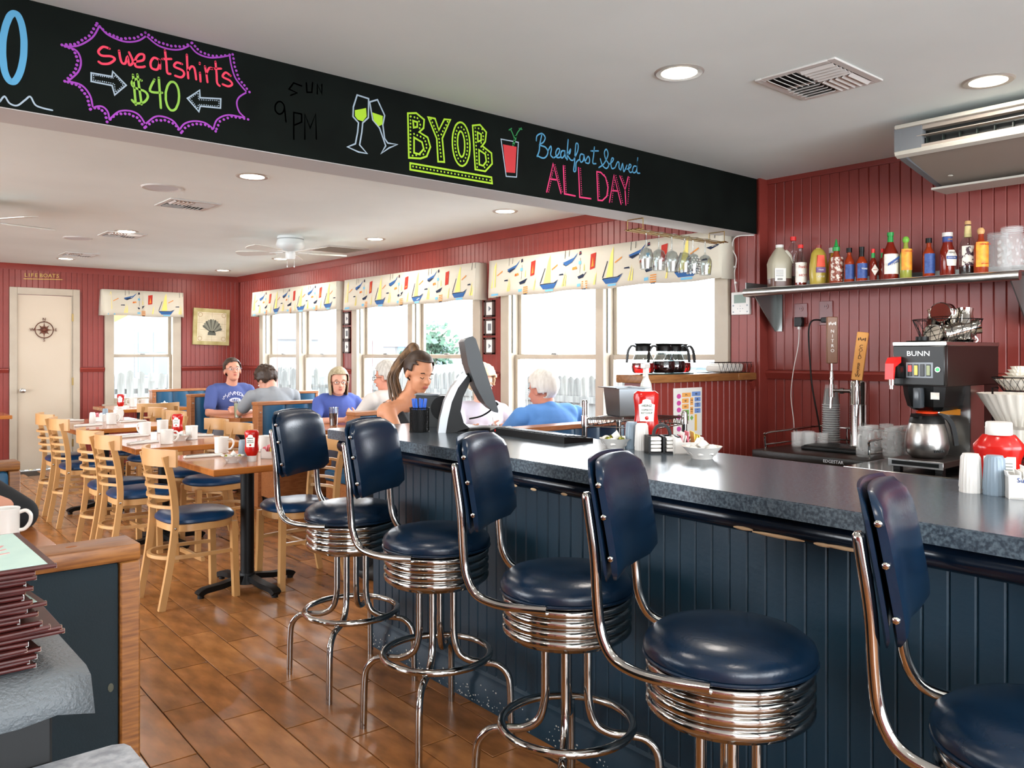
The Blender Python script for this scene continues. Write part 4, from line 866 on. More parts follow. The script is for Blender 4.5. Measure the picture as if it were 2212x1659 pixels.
('blue',0.0125,1,'2.622,2.36 2.627,2.384 2.658,2.4 2.679,2.385 2.668,2.361 2.643,2.343 2.679,2.339 2.697,2.32 2.686,2.295 2.663,2.284 2.627,2.29'),
('blue',0.0125,1,'2.658,2.397 2.645,2.349 2.64,2.314 2.627,2.286'),
('blue',0.0125,1,'2.697,2.323 2.715,2.349 2.72,2.335 2.715,2.307 2.734,2.295'),
('blue',0.0125,1,'2.734,2.295 2.763,2.315 2.776,2.34 2.763,2.346 2.749,2.324 2.757,2.302 2.779,2.306'),
('blue',0.0125,1,'2.811,2.342 2.79,2.338 2.782,2.318 2.79,2.304 2.806,2.318 2.811,2.338 2.814,2.311 2.828,2.304'),
('blue',0.0125,1,'2.833,2.4 2.828,2.352 2.825,2.301'),
('blue',0.0125,1,'2.828,2.325 2.849,2.356 2.844,2.335 2.828,2.327 2.849,2.305 2.866,2.304'),
('blue',0.0125,1,'2.871,2.308 2.899,2.356 2.902,2.388 2.888,2.39 2.882,2.353 2.877,2.294 2.871,2.254 2.885,2.256 2.888,2.295 2.908,2.314'),
('blue',0.0125,1,'2.944,2.343 2.922,2.344 2.913,2.323 2.922,2.304 2.938,2.315 2.944,2.339 2.95,2.309'),
('blue',0.0125,1,'2.95,2.309 2.973,2.34 2.984,2.326 2.978,2.307 2.955,2.306'),
('blue',0.0125,1,'3.019,2.395 3.013,2.354 3.007,2.313 3.03,2.313'),
('blue',0.0125,1,'2.993,2.371 3.048,2.38'),
('blue',0.0125,1,'3.051,2.296 3.089,2.322 3.119,2.371 3.107,2.398 3.092,2.379 3.101,2.348 3.125,2.323 3.107,2.3 3.077,2.312 3.062,2.342'),
('blue',0.0125,1,'3.125,2.323 3.149,2.339 3.161,2.357 3.149,2.359 3.14,2.333 3.149,2.306 3.173,2.314'),
('blue',0.0125,1,'3.173,2.314 3.191,2.345 3.203,2.343 3.203,2.318 3.216,2.306'),
('blue',0.0125,1,'3.216,2.306 3.231,2.343 3.24,2.303 3.265,2.34'),
('blue',0.0125,1,'3.265,2.319 3.29,2.331 3.297,2.345 3.284,2.347 3.278,2.321 3.29,2.306 3.309,2.313'),
('blue',0.0125,1,'3.347,2.344 3.322,2.344 3.309,2.321 3.319,2.308 3.341,2.326 3.351,2.395 3.344,2.318 3.367,2.313'),
('pink',0.0135,0,'2.689,2.126 2.731,2.268 2.784,2.131'),
('pink',0.0135,0,'2.715,2.191 2.757,2.193'),
('pink',0.0135,0,'2.8,2.268 2.808,2.132 2.882,2.131'),
('pink',0.0135,0,'2.905,2.274 2.913,2.129 2.993,2.131'),
('pink',0.0135,0,'3.036,2.273 3.045,2.13 3.077,2.132 3.11,2.158 3.119,2.204 3.101,2.254 3.065,2.274 3.036,2.273'),
('pink',0.0135,0,'3.13,2.13 3.164,2.274 3.219,2.13'),
('pink',0.0135,0,'3.149,2.192 3.197,2.196'),
('pink',0.0135,0,'3.209,2.276 3.25,2.209 3.275,2.281'),
('pink',0.0135,0,'3.25,2.209 3.256,2.131'),
('pink',0.0038,'d','2.702,2.128 2.705,2.138 2.708,2.149 2.711,2.159 2.714,2.17 2.717,2.18 2.72,2.191 2.722,2.201 2.725,2.212 2.728,2.222 2.731,2.233'),
('pink',0.0038,'d','2.744,2.264 2.748,2.254 2.751,2.245 2.755,2.235 2.759,2.226 2.763,2.216 2.766,2.207 2.77,2.197 2.774,2.188 2.777,2.178 2.781,2.169 2.785,2.159 2.788,2.149 2.792,2.14'),
('pink',0.0038,'d','2.811,2.268 2.812,2.258 2.813,2.247 2.813,2.237 2.814,2.227 2.815,2.216 2.815,2.206 2.816,2.195 2.817,2.185 2.817,2.175 2.818,2.164 2.819,2.154 2.819,2.143'),
('pink',0.0038,'d','2.919,2.272 2.92,2.262 2.92,2.251 2.921,2.241 2.922,2.23 2.923,2.22 2.923,2.209 2.924,2.199 2.925,2.188 2.926,2.177 2.927,2.167 2.927,2.156 2.928,2.146'),
('pink',0.0038,'d','3.048,2.259 3.048,2.248 3.049,2.238 3.05,2.227 3.051,2.216 3.052,2.205 3.052,2.194 3.053,2.184 3.054,2.173 3.055,2.162 3.056,2.151'),
('pink',0.0038,'d','3.092,2.265 3.098,2.256 3.105,2.247 3.112,2.238 3.118,2.229 3.121,2.219 3.121,2.208 3.12,2.197 3.12,2.186 3.119,2.175 3.119,2.164'),
('pink',0.0038,'d','3.149,2.134 3.15,2.145 3.152,2.157 3.154,2.168 3.156,2.179 3.158,2.19 3.16,2.202 3.162,2.213 3.164,2.224 3.166,2.235 3.168,2.247'),
('pink',0.0038,'d','3.179,2.274 3.183,2.263 3.187,2.253 3.191,2.243 3.195,2.233 3.199,2.222 3.203,2.212 3.207,2.202 3.211,2.191 3.215,2.181 3.219,2.171 3.223,2.16 3.227,2.15 3.231,2.14'),
('pink',0.0038,'d','3.225,2.276 3.231,2.266 3.237,2.257 3.242,2.247 3.248,2.237'),
('pink',0.0038,'d','3.285,2.278 3.284,2.267 3.283,2.255 3.282,2.244 3.281,2.233 3.28,2.221 3.279,2.21 3.278,2.198 3.277,2.187 3.276,2.176 3.274,2.164 3.273,2.153 3.272,2.142')]
board_ = next(o for o in beam.children if o.name.startswith('chalkboard'))
def sel(f): return [c_ for c_ in CHALK if f(float(c_[3].split(',')[0]), c_[0])]
chalk_part('sweatshirt_offer', sel(lambda x, c_: .70 < x < 1.215 and c_ != 'faint'), board_); chalk_part('old_lettering', sel(lambda x, c_: c_ == 'faint'), board_)
chalk_part('price_lettering', sel(lambda x, c_: x <= .70), board_)
chalk_part('wine_glasses_drawing', sel(lambda x, c_: 1.3 < x < 1.78 and c_ != 'lime' or (1.4 < x < 1.72 and c_ == 'lime' )), board_)
chalk_part('byob_lettering', sel(lambda x, c_: 1.72 <= x < 2.3 and c_ == 'lime'), board_)
chalk_part('red_drink_drawing', sel(lambda x, c_: 1.78 < x < 2.6 and c_ in ('pale', 'brick', 'leaf')), board_)
chalk_part('breakfast_lettering', sel(lambda x, c_: 1.9 < x and c_ in ('blue', 'pink')), board_)

# ---------------- pony wall with wooden ledge ----------------
pw = tag(MB().box(3.47, XW+.05, 2.913, 3.07, 0, 1.19).build('wall_pony', RED, smooth=0), kind='structure', label='red beadboard half wall under the wooden ledge')
boards(pw, (3.462, 2.913, 0), (1, 0, 0), (0, -1, 0), 1.0, [(.0, 1.19)], B_RED, RED)
lg = empty('ledge', (0, 0, 0), 0, 'thick wooden ledge on the red half wall, holding the coffee pots', 'ledge')
LEDW = mat('ledge_wood', '#7c4f2b', .4, col2='#96663a', scale=14, stretch=(.6, 5, 5), detail=6)
bx('plank', LEDW, lg, 3.42, 4.28, 2.875, 3.09, 1.192, 1.236, ch=.005); bx('plank', LEDW, lg, 4.283, XW+.04, 2.875, 3.09, 1.192, 1.236, ch=.003)
# floor plan sheet
fp = empty('floor_plan_sheet', (0, 0, 0), 0, 'white laminated sheet with numbered orange, blue and green seating boxes', 'sheet')
bx('sheet', PAPER, fp, 3.683, 3.945, 2.8965, 2.8985, .88, 1.158)
FPX = lambda u: 3.683+(u-1120)/(1435-1120)*.262
FPZ = lambda v: 1.150-(v-300)/(830-300)*.245
INKD = mat('number_ink', '#3a3a3a', .6)
for c_, x0, x1, v0, v1, s_ in (('#e7a557', 1213, 1310, 342, 395, '7'), ('#e7a557', 1213, 1285, 412, 468, '6'), ('#e7a557', 1213, 1285, 482, 540, '5'), ('#6fa34f', 1217, 1287, 553, 612, '4'), ('#6fa34f', 1217, 1287, 625, 685, '3'), ('#6f8fc9', 1322, 1418, 333, 388, '8'), ('#6f8fc9', 1352, 1418, 403, 455, '9'), ('#6f8fc9', 1352, 1418, 472, 525, '10'), ('#6f8fc9', 1352, 1418, 542, 600, '11'), ('#e7a557', 1303, 1335, 405, 500, '12'), ('#e7a557', 1303, 1335, 518, 610, '13'), ('#e3b44c', 1352, 1378, 615, 820, '')):
    o = bx('seat_block', mat('plan_'+c_[1:], c_, .6), fp, FPX(x0), FPX(x1), 2.8958, 2.8966, FPZ(v1), FPZ(v0))
    if s_: text(s_, .026, INKD, 'number', fp, (FPX((x0+x1)/2), 2.8954, FPZ((v0+v1)/2)), (PI/2, -PI/2, 0))
for v in (382, 465, 548, 635, 780): dd = MB(); dd.prism([(FPX(1178)+.019*math.cos(2*PI*i/16), FPZ(v)+.014*math.sin(2*PI*i/16)) for i in range(16)], 2.8958, 2.8966, 'y'); dd.build('seat_dot', mat('plan_magenta', '#c14b93', .6), fp)
if 1: pass; g = MB(); g.prism([(FPX(1300), FPZ(655)), (FPX(1320), FPZ(625)), (FPX(1338), FPZ(655)), (FPX(1320), FPZ(688))], 2.8958, 2.8966, 'y'); g.build('seat_block', mat('plan_6fa34f', '#6fa34f', .6), fp)
# coffee pots
TEA = mat('tea_red', '#a01010', .05, trans=.85, ior=1.33); COFD = mat('dark_tea', '#2a0508', .1)
def carafe(x, y, rz, label, liq):
    t = empty('coffee_pot', (x, y, 1.242), rz, label, 'coffee pot', 'glass coffee pots on the ledge'); b = MB()
    b.lathe([(.0001, .0), (.052, .0), (.062, .012), (.066, .035), (.063, .06), (.052, .09), (.040, .118), (.037, .13)], 26); b.build('glass_body', clear('pot_glass', '#cdd4d4', .10, .9), t)
    b = MB(); hh = .068 if liq == 'd' else .058; b.lathe([(.0001, .003), (.050, .003), (.060, .014), (.0635, .035), (.0605, hh), (.0001, hh)], 26); b.build('tea', COFD if liq == 'd' else TEA, t)
    b = MB(); b.lathe([(.038, .124), (.043, .126), (.044, .15), (.040, .156), (.05, .168), (.0001, .169)], 22); b.build('collar', BLACKP, t)
    b = MB(); b.strip(crom([(.04, 0, .148), (.065, 0, .155), (.085, 0, .13), (.092, 0, .09), (.095, 0, .06)], 4), .018, .010, up=(0, 1, 0)); b.build('handle', BLACKP, t)
carafe(3.545, 3.0, R2D(150), 'leftmost glass coffee pot on the ledge, filled with red tea', 'r'); carafe(3.675, 2.96, R2D(155), 'glass coffee pot of dark tea, second from the left on the ledge', 'd')
carafe(3.80, 2.985, R2D(-30), 'third glass coffee pot from the left on the ledge, two thirds empty', 'd'); carafe(3.90, 3.02, R2D(-25), 'rightmost glass coffee pot on the ledge, with handle to the right', 'r')
tr = MB(); tr.lathe([(.0001, 0), (.2, 0), (.203, .005), (.0001, .006)], 40, c=(3.74, 2.985, 1.236), sy=.5, flute=.02, nf=40); tag(tr.build('drip_mat', mat('green_mat', '#2b3a34', .6)), 'dark scalloped mat under the coffee pots', 'mat')
def wire_basket(loc, r0, r1, h, label, name='wire_basket', n=18, sy=1.0, cat='basket', kind='x', par=None):
    t = empty(name, loc, 0, label, cat); b = MB()
    for r, z in ((r0, 0), (r1, h)): b.tube([(r*math.cos(2*PI*i/36), r*sy*math.sin(2*PI*i/36), z) for i in range(36)], .0022, 6, True)
    b.build('rim', BLACKM, t); b = MB()
    for i in range(n):
        for sg in (-1, 1):
            P = []
            for k in range(7):
                v = k/6; a = 2*PI*(i+sg*v*.9)/n; r = r0+(r1-r0)*v; P.append((r*math.cos(a), r*sy*math.sin(a), h*v))
            b.tube(P, .0013, 4)
    for i in range(-3, 4): x = r0*i/4; w = r0*sy*math.sqrt(1-(i/4)**2); b.tube([(x, -w, 0), (x, w, 0)], .0013, 4)
    tag(b.build('wires', BLACKM, t, fix=False), kind='stuff'); return t
wb = empty('paper_basket', (4.31, 2.98, 1.237), 0, 'black wire basket of folded white paper on the ledge by the wall', 'basket'); b = MB()
for q, z in ((.19, .0), (.23, .062)): b.tube([(-q, -.08, z), (q*.66, -.08, z), (q*.66, .08, z), (-q, .08, z)], .0022, 6, True)
for i in range(9): x = -.2+.042*i; b.tube([(x, -.08, .062), (x+.03, -.08, 0), (x+.06, -.08, .062)], .0014, 4)
b.build('wires', BLACKM, wb)
q = MB(); q.box(-.13, .10, -.06, .06, .004, .045, ch=.015); q.box(-.10, .11, -.055, .055, .02, .055, ch=.012); o = q.build('folded_paper', PAPER); o.location = (4.30, 2.98, 1.238); tag(o, 'folded white paper lying in the wire basket on the ledge', 'paper')

# ---------------- wire rack with pan and spray bottle ----------------
rk = empty('wire_rack', (0, 0, 0), 0, 'chrome wire rack standing behind the counter', 'rack')
for (x, y, zt) in ((2.70, 2.63, 1.135), (3.03, 2.72, 1.135), (2.83, 2.33, 1.075), (3.16, 2.42, 1.075)):
    p = MB(); p.cyl((x, y, 0), (x, y, zt), .0125, n=14); p.cyl((x, y, zt), (x, y, zt+.006), .014, .01, n=14); p.cyl((x, y, 1.02), (x, y, 1.07), .017, .015, n=14); p.build('post', CHROME, rk)
def rackp(u, v): return Vector((2.70+.33*u+.13*v, 2.63+.09*u-.30*v))
for zz in (1.055, .55):
    s_ = MB()
    for z in (zz, zz-.035): s_.tube([(*rackp(u, v), z) for u, v in ((0, 0), (1, 0), (1, 1), (0, 1))], .0028, 6, True)
    for i in range(1, 20): s_.tube([(*rackp(i/20, 0), zz+.001), (*rackp(i/20, 1), zz+.001)], .0016, 4)
    for (a, b_) in (((0, 0), (1, 0)), ((1, 0), (1, 1)), ((1, 1), (0, 1)), ((0, 1), (0, 0))):
        s_.tube([(*(rackp(*a).lerp(rackp(*b_), k/16)), zz if k % 2 else zz-.035) for k in range(17)], .0018, 4)
    s_.build('shelf', CHROME, rk, fix=False)
PAN = mat('steel_pan', '#8d9498', .35, .85)
pn = empty('steel_pan', (2.90, 2.57, 1.06), R2D(-20), 'deep grey steel food pan standing on the wire rack', 'pan'); b = MB()
for (w, d, z), (w2, d2, z2) in zip([(.052, .062, .0), (.056, .067, .008), (.066, .078, .125), (.066, .078, .13), (.088, .095, .134), (.088, .095, .137), (.063, .075, .136)], [(.056, .067, .008), (.066, .078, .125), (.066, .078, .13), (.088, .095, .134), (.088, .095, .137), (.063, .075, .136), (.05, .06, .012)]):
    A = [(-w, -d, z), (w, -d, z), (w, d, z), (-w, d, z)]; B_ = [(-w2, -d2, z2), (w2, -d2, z2), (w2, d2, z2), (-w2, d2, z2)]; b.add(A+B_, [(i, (i+1) % 4, 4+(i+1) % 4, 4+i) for i in range(4)])
b.box(-.052, .052, -.062, .062, 0, .003); b.build('body', PAN, pn)
sb = empty('spray_bottle', (3.035, 2.55, 1.06), R2D(20), 'pale spray bottle with yellow green liquid on the wire rack', 'bottle'); b = MB()
b.lathe([(.0001, 0), (.036, 0), (.04, .01), (.04, .12), (.034, .15), (.018, .175), (.014, .2), (.0001, .2)], 20, sy=.7); b.build('body', mat('milky_plastic', '#d5d8d3', .3), sb)
b = MB(); b.lathe([(.0001, .002), (.037, .002), (.0405, .01), (.0405, .03), (.0001, .03)], 20, sy=.71); b.build('liquid', mat('yellow_liquid', '#a9b83a', .2), sb)
b = MB(); b.cyl((0, 0, .2), (0, 0, .225), .015); b.box(-.05, .03, -.011, .011, .222, .245, ch=.004); b.prism([(-.022, .222), (-.012, .222), (-.02, .18), (-.03, .185)], -.006, .006, 'y'); b.build('trigger_head', WHITE, sb)
bx('label', PAPER, sb, -.02, .03, -.0292, -.028, .045, .11)

# ---------------- glass rack under the beam ----------------
gk = empty('glass_rack', (0, 0, 0), 0, 'brass wire stemware rack screwed under the beam', 'rack'); BR = mat('brass', '#b3985a', .25, 1); b = MB()
for y in (2.935, 2.965, 2.985, 3.015): b.tube(crom([(3.45, y, 2.035), (3.47, y, 2.028), (4.2, y, 2.028), (4.22, y, 2.035)], 3), .0026, 6)
for x in (3.45, 4.2): b.tube([(x, 2.92, 2.090), (x, 2.92, 2.03), (x, 3.03, 2.03), (x, 3.03, 2.090), (x, 2.92, 2.090)], .003, 6)
b.build('wires', BR, gk)
def wine_f():
    t = empty('wine_glass'); tag(t, None, 'wine glass'); b = MB()
    b.lathe([(.0001, 0), (.03, -.001), (.034, -.003), (.034, -.005), (.006, -.012), (.0045, -.03), (.0045, -.085), (.008, -.094), (.028, -.105), (.039, -.13), (.041, -.155), (.036, -.195), (.034, -.215), (.033, -.215), (.035, -.195), (.0395, -.155), (.0375, -.131), (.027, -.108), (.008, -.098), (.0001, -.096)], 24); b.build('glass', clear('wine_glass', '#eef2f3', .10, .9), t)
    b = MB(); b.tube([(.0338*math.cos(2*PI*i/24), .0338*math.sin(2*PI*i/24), -.215) for i in range(24)], .0011, 5, True); b.build('rim', GLASS, t); return t
WG = Kind(wine_f)
for i, (x, y, l) in enumerate(((3.56, 2.99, 'leftmost wine glass hanging upside down under the beam'), (3.67, 2.99, 'second wine glass from the left in the hanging row'), (3.78, 2.985, 'third wine glass from the left in the hanging row'), (3.89, 2.98, 'fourth wine glass from the left in the hanging row'), (3.985, 2.99, 'white dotted wine glass hanging in the row'), (4.09, 2.98, 'rightmost wine glass hanging upside down under the beam'))):
    g = WG((x, y, 2.040), 0, l, 'wine glasses hanging under the beam')
    if i == 4:
        d_ = MB()
        for j in range(7):
            for k in range(12): a = 2*PI*(k+.5*(j % 2))/12; r = (.037, .0405, .0418, .041, .0393, .0375, .0357)[j]; d_.ell((r*math.cos(a), r*math.sin(a), -.122-.0145*j), (.004, .004, .004), 6, 4)
        tag(d_.build('white_dots', WHITE, g, fix=False), kind='stuff')
# thermostat and its cable
th = empty('thermostat', (XW+.002, 2.97, 1.665), 0, 'white wall thermostat with grey display beside the last window', 'thermostat')
bx('body', WHITE, th, -.022, 0, -.068, .068, -.068, .075, ch=.004); bx('display', mat('lcd', '#6a7f72', .3), th, -.0235, -.021, -.04, .045, .005, .058)
b = MB()
for y, z in ((0, -.03), (.018, -.03), (-.018, -.03), (0, -.014), (0, -.046)): b.cyl((-.0225, y, z), (-.0235, y, z), .003, n=8)
for y in (-.05, .05): b.cyl((-.0225, y, -.01), (-.0235, y, -.01), .006, n=8); b.cyl((-.0225, y, -.05), (-.0235, y, -.05), .005, n=8)
b.build('button', GREYP, th)
tc = MB(); tc.tube(crom([(4.545, 2.868, 2.42), (4.545, 2.866, 2.15), (4.54, 2.868, 2.10), (4.50, 2.88, 2.088), (4.43, 2.90, 2.086), (4.43, 3.0, 2.083), (4.443, 3.03, 2.02), (4.443, 3.0, 1.95), (4.443, 3.015, 1.85), (4.443, 3.0, 1.74)], 6), .004, 6)
for p in ((4.443, 3.01, 1.9), (4.443, 3.005, 1.8), (4.5, 2.88, 2.088)): tc.box(p[0]-.006, p[0]+.006, p[1]-.007, p[1]+.007, p[2]-.006, p[2]+.006)
tag(tc.build('thermostat_cable', WHITE), 'white cable clipped from the beam end down to the thermostat', 'cable')
for y, z0, z1, nm in ((2.615, 1.53, 1.655, 'dark red outlet cover with a black charger plugged in'), (2.455, 1.52, 1.662, 'dark red outlet cover behind the tap handle')):
    t = empty('outlet', (XB, y, 0), 0, nm, 'outlet'); bx('cover_plate', mat('dark_red_plate', '#6a2420', .3), t, -.008, 0, -.042, .042, z0, z1, ch=.002); b = MB()
    for z in (z0+.032, z1-.032): b.lathe([(.0001, 0), (.016, 0), (.016, .003), (.0001, .003)], 18, M=Matrix.Translation((-.008, 0, z)) @ Matrix.Rotation(-PI/2, 4, 'Y'))
    b.build('socket', mat('dark_red_plate', '#6a2420', .3), t); b = MB()
    for z in (z0+.032, z1-.032): 
        for yy in (-.006, .006): b.box(-.0118, -.011, yy-.0012, yy+.0012, z-.004, z+.006)
    b.build('slot', BLACKM, t)
pg = empty('charger', (XB-.009, 2.615, 1.545), 0, 'black charger plugged into the left outlet', 'charger'); bx('body', BLACKP, pg, -.035, -.003, -.026, .026, -.03, .026, ch=.004); bx('plug_end', WHITE, pg, -.026, -.014, -.006, .006, -.046, -.03)
wc = MB(); wc.tube(crom([(4.522, 2.615, 1.50), (4.52, 2.62, 1.40), (4.50, 2.64, 1.25), (4.49, 2.65, 1.1), (4.47, 2.62, .95), (4.44, 2.60, .852)], 6), .0026, 6); tag(wc.build('charger_cable', WHITE), 'thin white cable hanging from the charger', 'cable')
bc = MB(); bc.box(4.515, 4.54, 2.432, 2.475, 1.535, 1.565, ch=.004); bc.tube(crom([(4.52, 2.475, 1.55), (4.50, 2.52, 1.545), (4.49, 2.535, 1.48), (4.48, 2.52, 1.3), (4.47, 2.50, 1.15), (4.47, 2.46, .95), (4.46, 2.44, .852)], 6), .0048, 6); tag(bc.build('appliance_cable', BLACKP), 'black power cable hanging from the right outlet', 'cable')

# ---------------- steel wall shelf and bottles ----------------
sh = empty('wall_shelf', (0, 0, 0), 0, 'steel wall shelf with rolled front edge holding the sauce bottles', 'shelf')
bx('shelf_plate', STEEL, sh, 4.235, XB, 1.34, 2.80, 1.732, 1.738); b = MB(); b.cyl((4.232, 1.34, 1.714), (4.232, 2.80, 1.714), .0235, n=24); b.build('rolled_edge', STEEL, sh)
bx('upstand', DSTEEL, sh, XB-.014, XB-.008, 1.34, 2.80, 1.738, 1.79); bx('end_lip', DSTEEL, sh, 4.24, XB-.01, 2.795, 2.80, 1.69, 1.775)
for y in (2.775, 1.40):
    b = MB(); b.prism([(4.26, 1.73), (XB-.01, 1.73), (XB-.01, 1.50), (XB-.03, 1.49)], y-.003, y+.003, 'y'); b.box(XB-.018, XB-.008, y-.04, y, 1.49, 1.73); b.build('bracket', DSTEEL, sh)
bx('shelf_sticker', PAPER, sh, 4.2073, 4.2085, 2.10, 2.19, 1.708, 1.718)
ZS_ = 1.739
def bottle(y, r, h, prof, body, cap, lab, label, nm='sauce_bottle', x=4.33, sy=1.0, capprof=None, capn='cap', rz=-38, extra=None, cat='bottle', clearm=None, fill=None):
    t = empty(nm, (x, y, ZS_), R2D(rz), label, cat); b = MB(); b.lathe([(a*r, z*h) for a, z in prof], 22, sy=sy); b.build('body', clearm or body, t)
    if fill:
        f = MB(); zt = fill[0]; pp = [(max(.0001, a*r-.0015), min(z*h, zt)) for a, z in prof if z*h <= zt]; pp.append((pp[-1][0], zt)); pp.append((.0001, zt)); f.lathe(pp, 20, sy=sy); f.build('sauce', fill[1], t)
    c_ = MB(); zc_ = prof[-1][1]*h
    cp = capprof or [(.0001, -.004), (.32*r+.006, -.004), (.32*r+.006, .02), (.0001, .021)]
    c_.lathe([(a, zc_+z) for a, z in cp], 16); c_.build(capn, cap, t)
    if lab:
        (z0, z1, m_) = lab[:3]; l = MB(); n = 16; vs = []
        rr = r*1.012+.0006
        for i in range(n+1):
            a = -PI/2-1.25+2.5*i/n
            for z in (z0, z1): vs.append((rr*math.cos(a), rr*sy*math.sin(a), z))
        l.add(vs, [(2*i, 2*i+2, 2*i+3, 2*i+1) for i in range(n)]); lo = l.build('label', m_, t, fix=False)
        if len(lab) > 3:
            for (s_, size, zz, cm, sx) in lab[3]: text(s_, size, cm, 'lettering', lo, (0, -rr*sy-.0006, zz), FACE_NY, sx=sx)
    if extra: extra(t, r, h)
    return t
SHAPE = [(.0001, 0), (.93, 0), (1, .02), (1, .52), (.92, .60), (.55, .72), (.36, .80), (.34, .93)]
HS = [(.0001, 0), (.93, 0), (1, .02), (1, .56), (.9, .64), (.5, .74), (.38, .80), (.36, .9)]
OR_ = mat('orange_sauce', '#8a2f12', .12); RS = mat('red_sauce', '#6e1c10', .12); BLUEL = mat('blue_label', '#27407c', .5, col2='#3a5794', scale=60); WL = mat('white_label', '#e6e2d8', .5, col2='#d8d2c6', scale=50)
YL = mat('yellow_label', '#e0a32c', .5, col2='#d9822a', scale=40); INKR = mat('red_ink', '#b3281e', .6); INKB = mat('blue_ink', '#2c4a8a', .5); INKW = mat('white_ink', '#e9e9e4', .6); GRN = mat('green_cap', '#1c8f3f', .3); LIME = mat('lime_cap', '#6fae3a', .4); WOODC = mat('wood_ball', '#c9a06a', .5); REDC = mat('red_cap', '#d0211e', .3); INKK = mat('number_ink', '#3a3a3a', .6)
# milk jug
jg = empty('syrup_jug', (4.34, 2.635, ZS_), R2D(-38), 'translucent half gallon jug with white cap at the left end of the shelf', 'jug'); b = MB()
def rr_(w, z, r=.5): return [(w*math.copysign(abs(math.cos(a))**r, math.cos(a)), w*.9*math.copysign(abs(math.sin(a))**r, math.sin(a)), z) for a in [2*PI*i/28 for i in range(28)]]
L_ = [rr_(.055, 0), rr_(.062, .006), rr_(.064, .12), rr_(.066, .14), rr_(.055, .175), rr_(.034, .215, .7), rr_(.021, .232, 1), rr_(.02, .24, 1)]; vs = sum(L_, []); b.add(vs, [(i*28+j, i*28+(j+1) % 28, (i+1)*28+(j+1) % 28, (i+1)*28+j) for i in range(len(L_)-1) for j in range(28)]+[tuple(range(27, -1, -1))]); b.build('body', mat('hdpe', '#a9a38e', .4), jg)
b = MB(); L_ = [rr_(.0556, .001), rr_(.0626, .007), rr_(.0634, .052)]; vs = sum(L_, []); b.add(vs, [(i*28+j, i*28+(j+1) % 28, (i+1)*28+(j+1) % 28, (i+1)*28+j) for i in range(2) for j in range(28)]+[tuple(range(56, 84))]); b.build('syrup', mat('brown_syrup', '#5a3d33', .3), jg)
b = MB(); b.lathe([(.0001, .236), (.0225, .236), (.0225, .252), (.0001, .253)], 20); b.build('cap', WHITE, jg); b = MB(); b.tube(crom([(.028, -.02, .215), (.05, -.03, .185), (.062, -.03, .14)], 4), .011, 8); b.build('handle', mat('hdpe2', '#c9c5b4', .4), jg)
bx('label', PAPER, jg, -.05, .015, -.0605, -.0575, .035, .11); b = MB()
for i in range(7): b.box(-.044, .0, -.0612, -.0604, .098-.006*i, .0995-.006*i)
for i in range(12): b.box(-.035+.0026*i, -.0338+.0026*i, -.0612, -.0604, .04, .052)
b.build('print_line', INKK, jg)
bottle(2.60, .03, .295, [(.0001, 0), (.95, 0), (1, .03), (1, .3), (.85, .42), (.8, .55), (1, .72), (.95, .8), (.55, .88), (.4, .92), (.4, .95)], None, REDC, None, 'tall empty clear bottle with red cap behind the jug', x=4.43, capprof=[(.0001, 0), (.017, 0), (.017, .024), (.0001, .025)], clearm=GLASS, fill=(.07, mat('dark_syrup', '#1c1512', .2)))
bottle(2.495, .034, .225, [(.0001, 0), (.95, 0), (1, .03), (1, .58), (.85, .68), (.5, .84), (.38, .95), (.38, .97)], None, REDC, (.02, .135, WL, [('Frank\'s', .022, .108, INKR, .8), ('HOT', .02, .06, INKR, 1.1)]), 'hot sauce bottle with red cap and yellow and white label', capprof=[(.0001, 0), (.0155, 0), (.015, .02), (.0001, .021)], clearm=GLASS, fill=(.05, RS))
def must_x(t, r, h):
    l = MB(); l.prism([(-.024, .10), (.024, .10), (.018, .165), (-.018, .165)], -r*.62-.004, -r*.62+.01, 'y'); l.build('label', mat('orange_label', '#d9482a', .5), t)
    l = MB(); l.prism([(-.026, .068), (.026, .068), (.026, .097), (-.026, .097)], -r*.62-.004, -r*.62+.01, 'y'); l.build('label', mat('plum_label', '#6a4a7a', .5), t); text('Classic', .011, INKW, 'lettering', t, (0, -r*.62-.005, .083), FACE_NY); text('HOT ST', .012, INKW, 'lettering', t, (0, -r*.62-.003, .045), FACE_NY)
bottle(2.385, .052, .215, [(.0001, 0), (.85, 0), (.92, .03), (1, .3), (.97, .55), (.8, .82), (.55, .92), (.3, .95), (.3, .97)], mat('mustard', '#a38f3a', .25), mat('maroon_cap', '#7a1f1c', .35), None, 'wide mustard bottle with maroon cap and orange label', sy=.62, capprof=[(.0001, 0), (.0155, 0), (.0155, .016), (.0001, .017)], extra=must_x)
bottle(2.355, .028, .21, SHAPE, mat('yellow_mustard', '#d1a51e', .3), WHITE, None, 'yellow squeeze bottle with white cap hidden behind the mustard', x=4.43, capprof=[(.0001, -.01), (.02, -.01), (.02, .02), (.0001, .021)])
bottle(2.28, .037, .215, SHAPE[:-1]+[(.36, .86)], mat('chili_sauce', '#8a3a24', .15), GRN, (.015, .145, mat('printed_clear', '#c9bfb2', .4, col2='#7a3a28', scale=70, lo=.45, hi=.5)), 'chili sauce bottle with pointed green cap', capprof=[(.0001, -.004), (.0195, -.004), (.0195, .018), (.012, .022), (.006, .045), (.003, .062), (.0001, .063)])
bottle(2.205, .027, .19, HS, OR_, BLACKP, (.02, .10, BLUEL), 'small hot sauce bottle with black cap and blue label, left one')
bottle(2.135, .029, .178, HS, OR_, BLACKP, (.02, .10, BLUEL, [('TEXAS', .011, .07, INKW, 1)]), 'hot sauce bottle with long black neck and blue label', capprof=[(.0001, -.035), (.013, -.035), (.012, 0), (.0135, .004), (.0135, .03), (.0001, .031)])
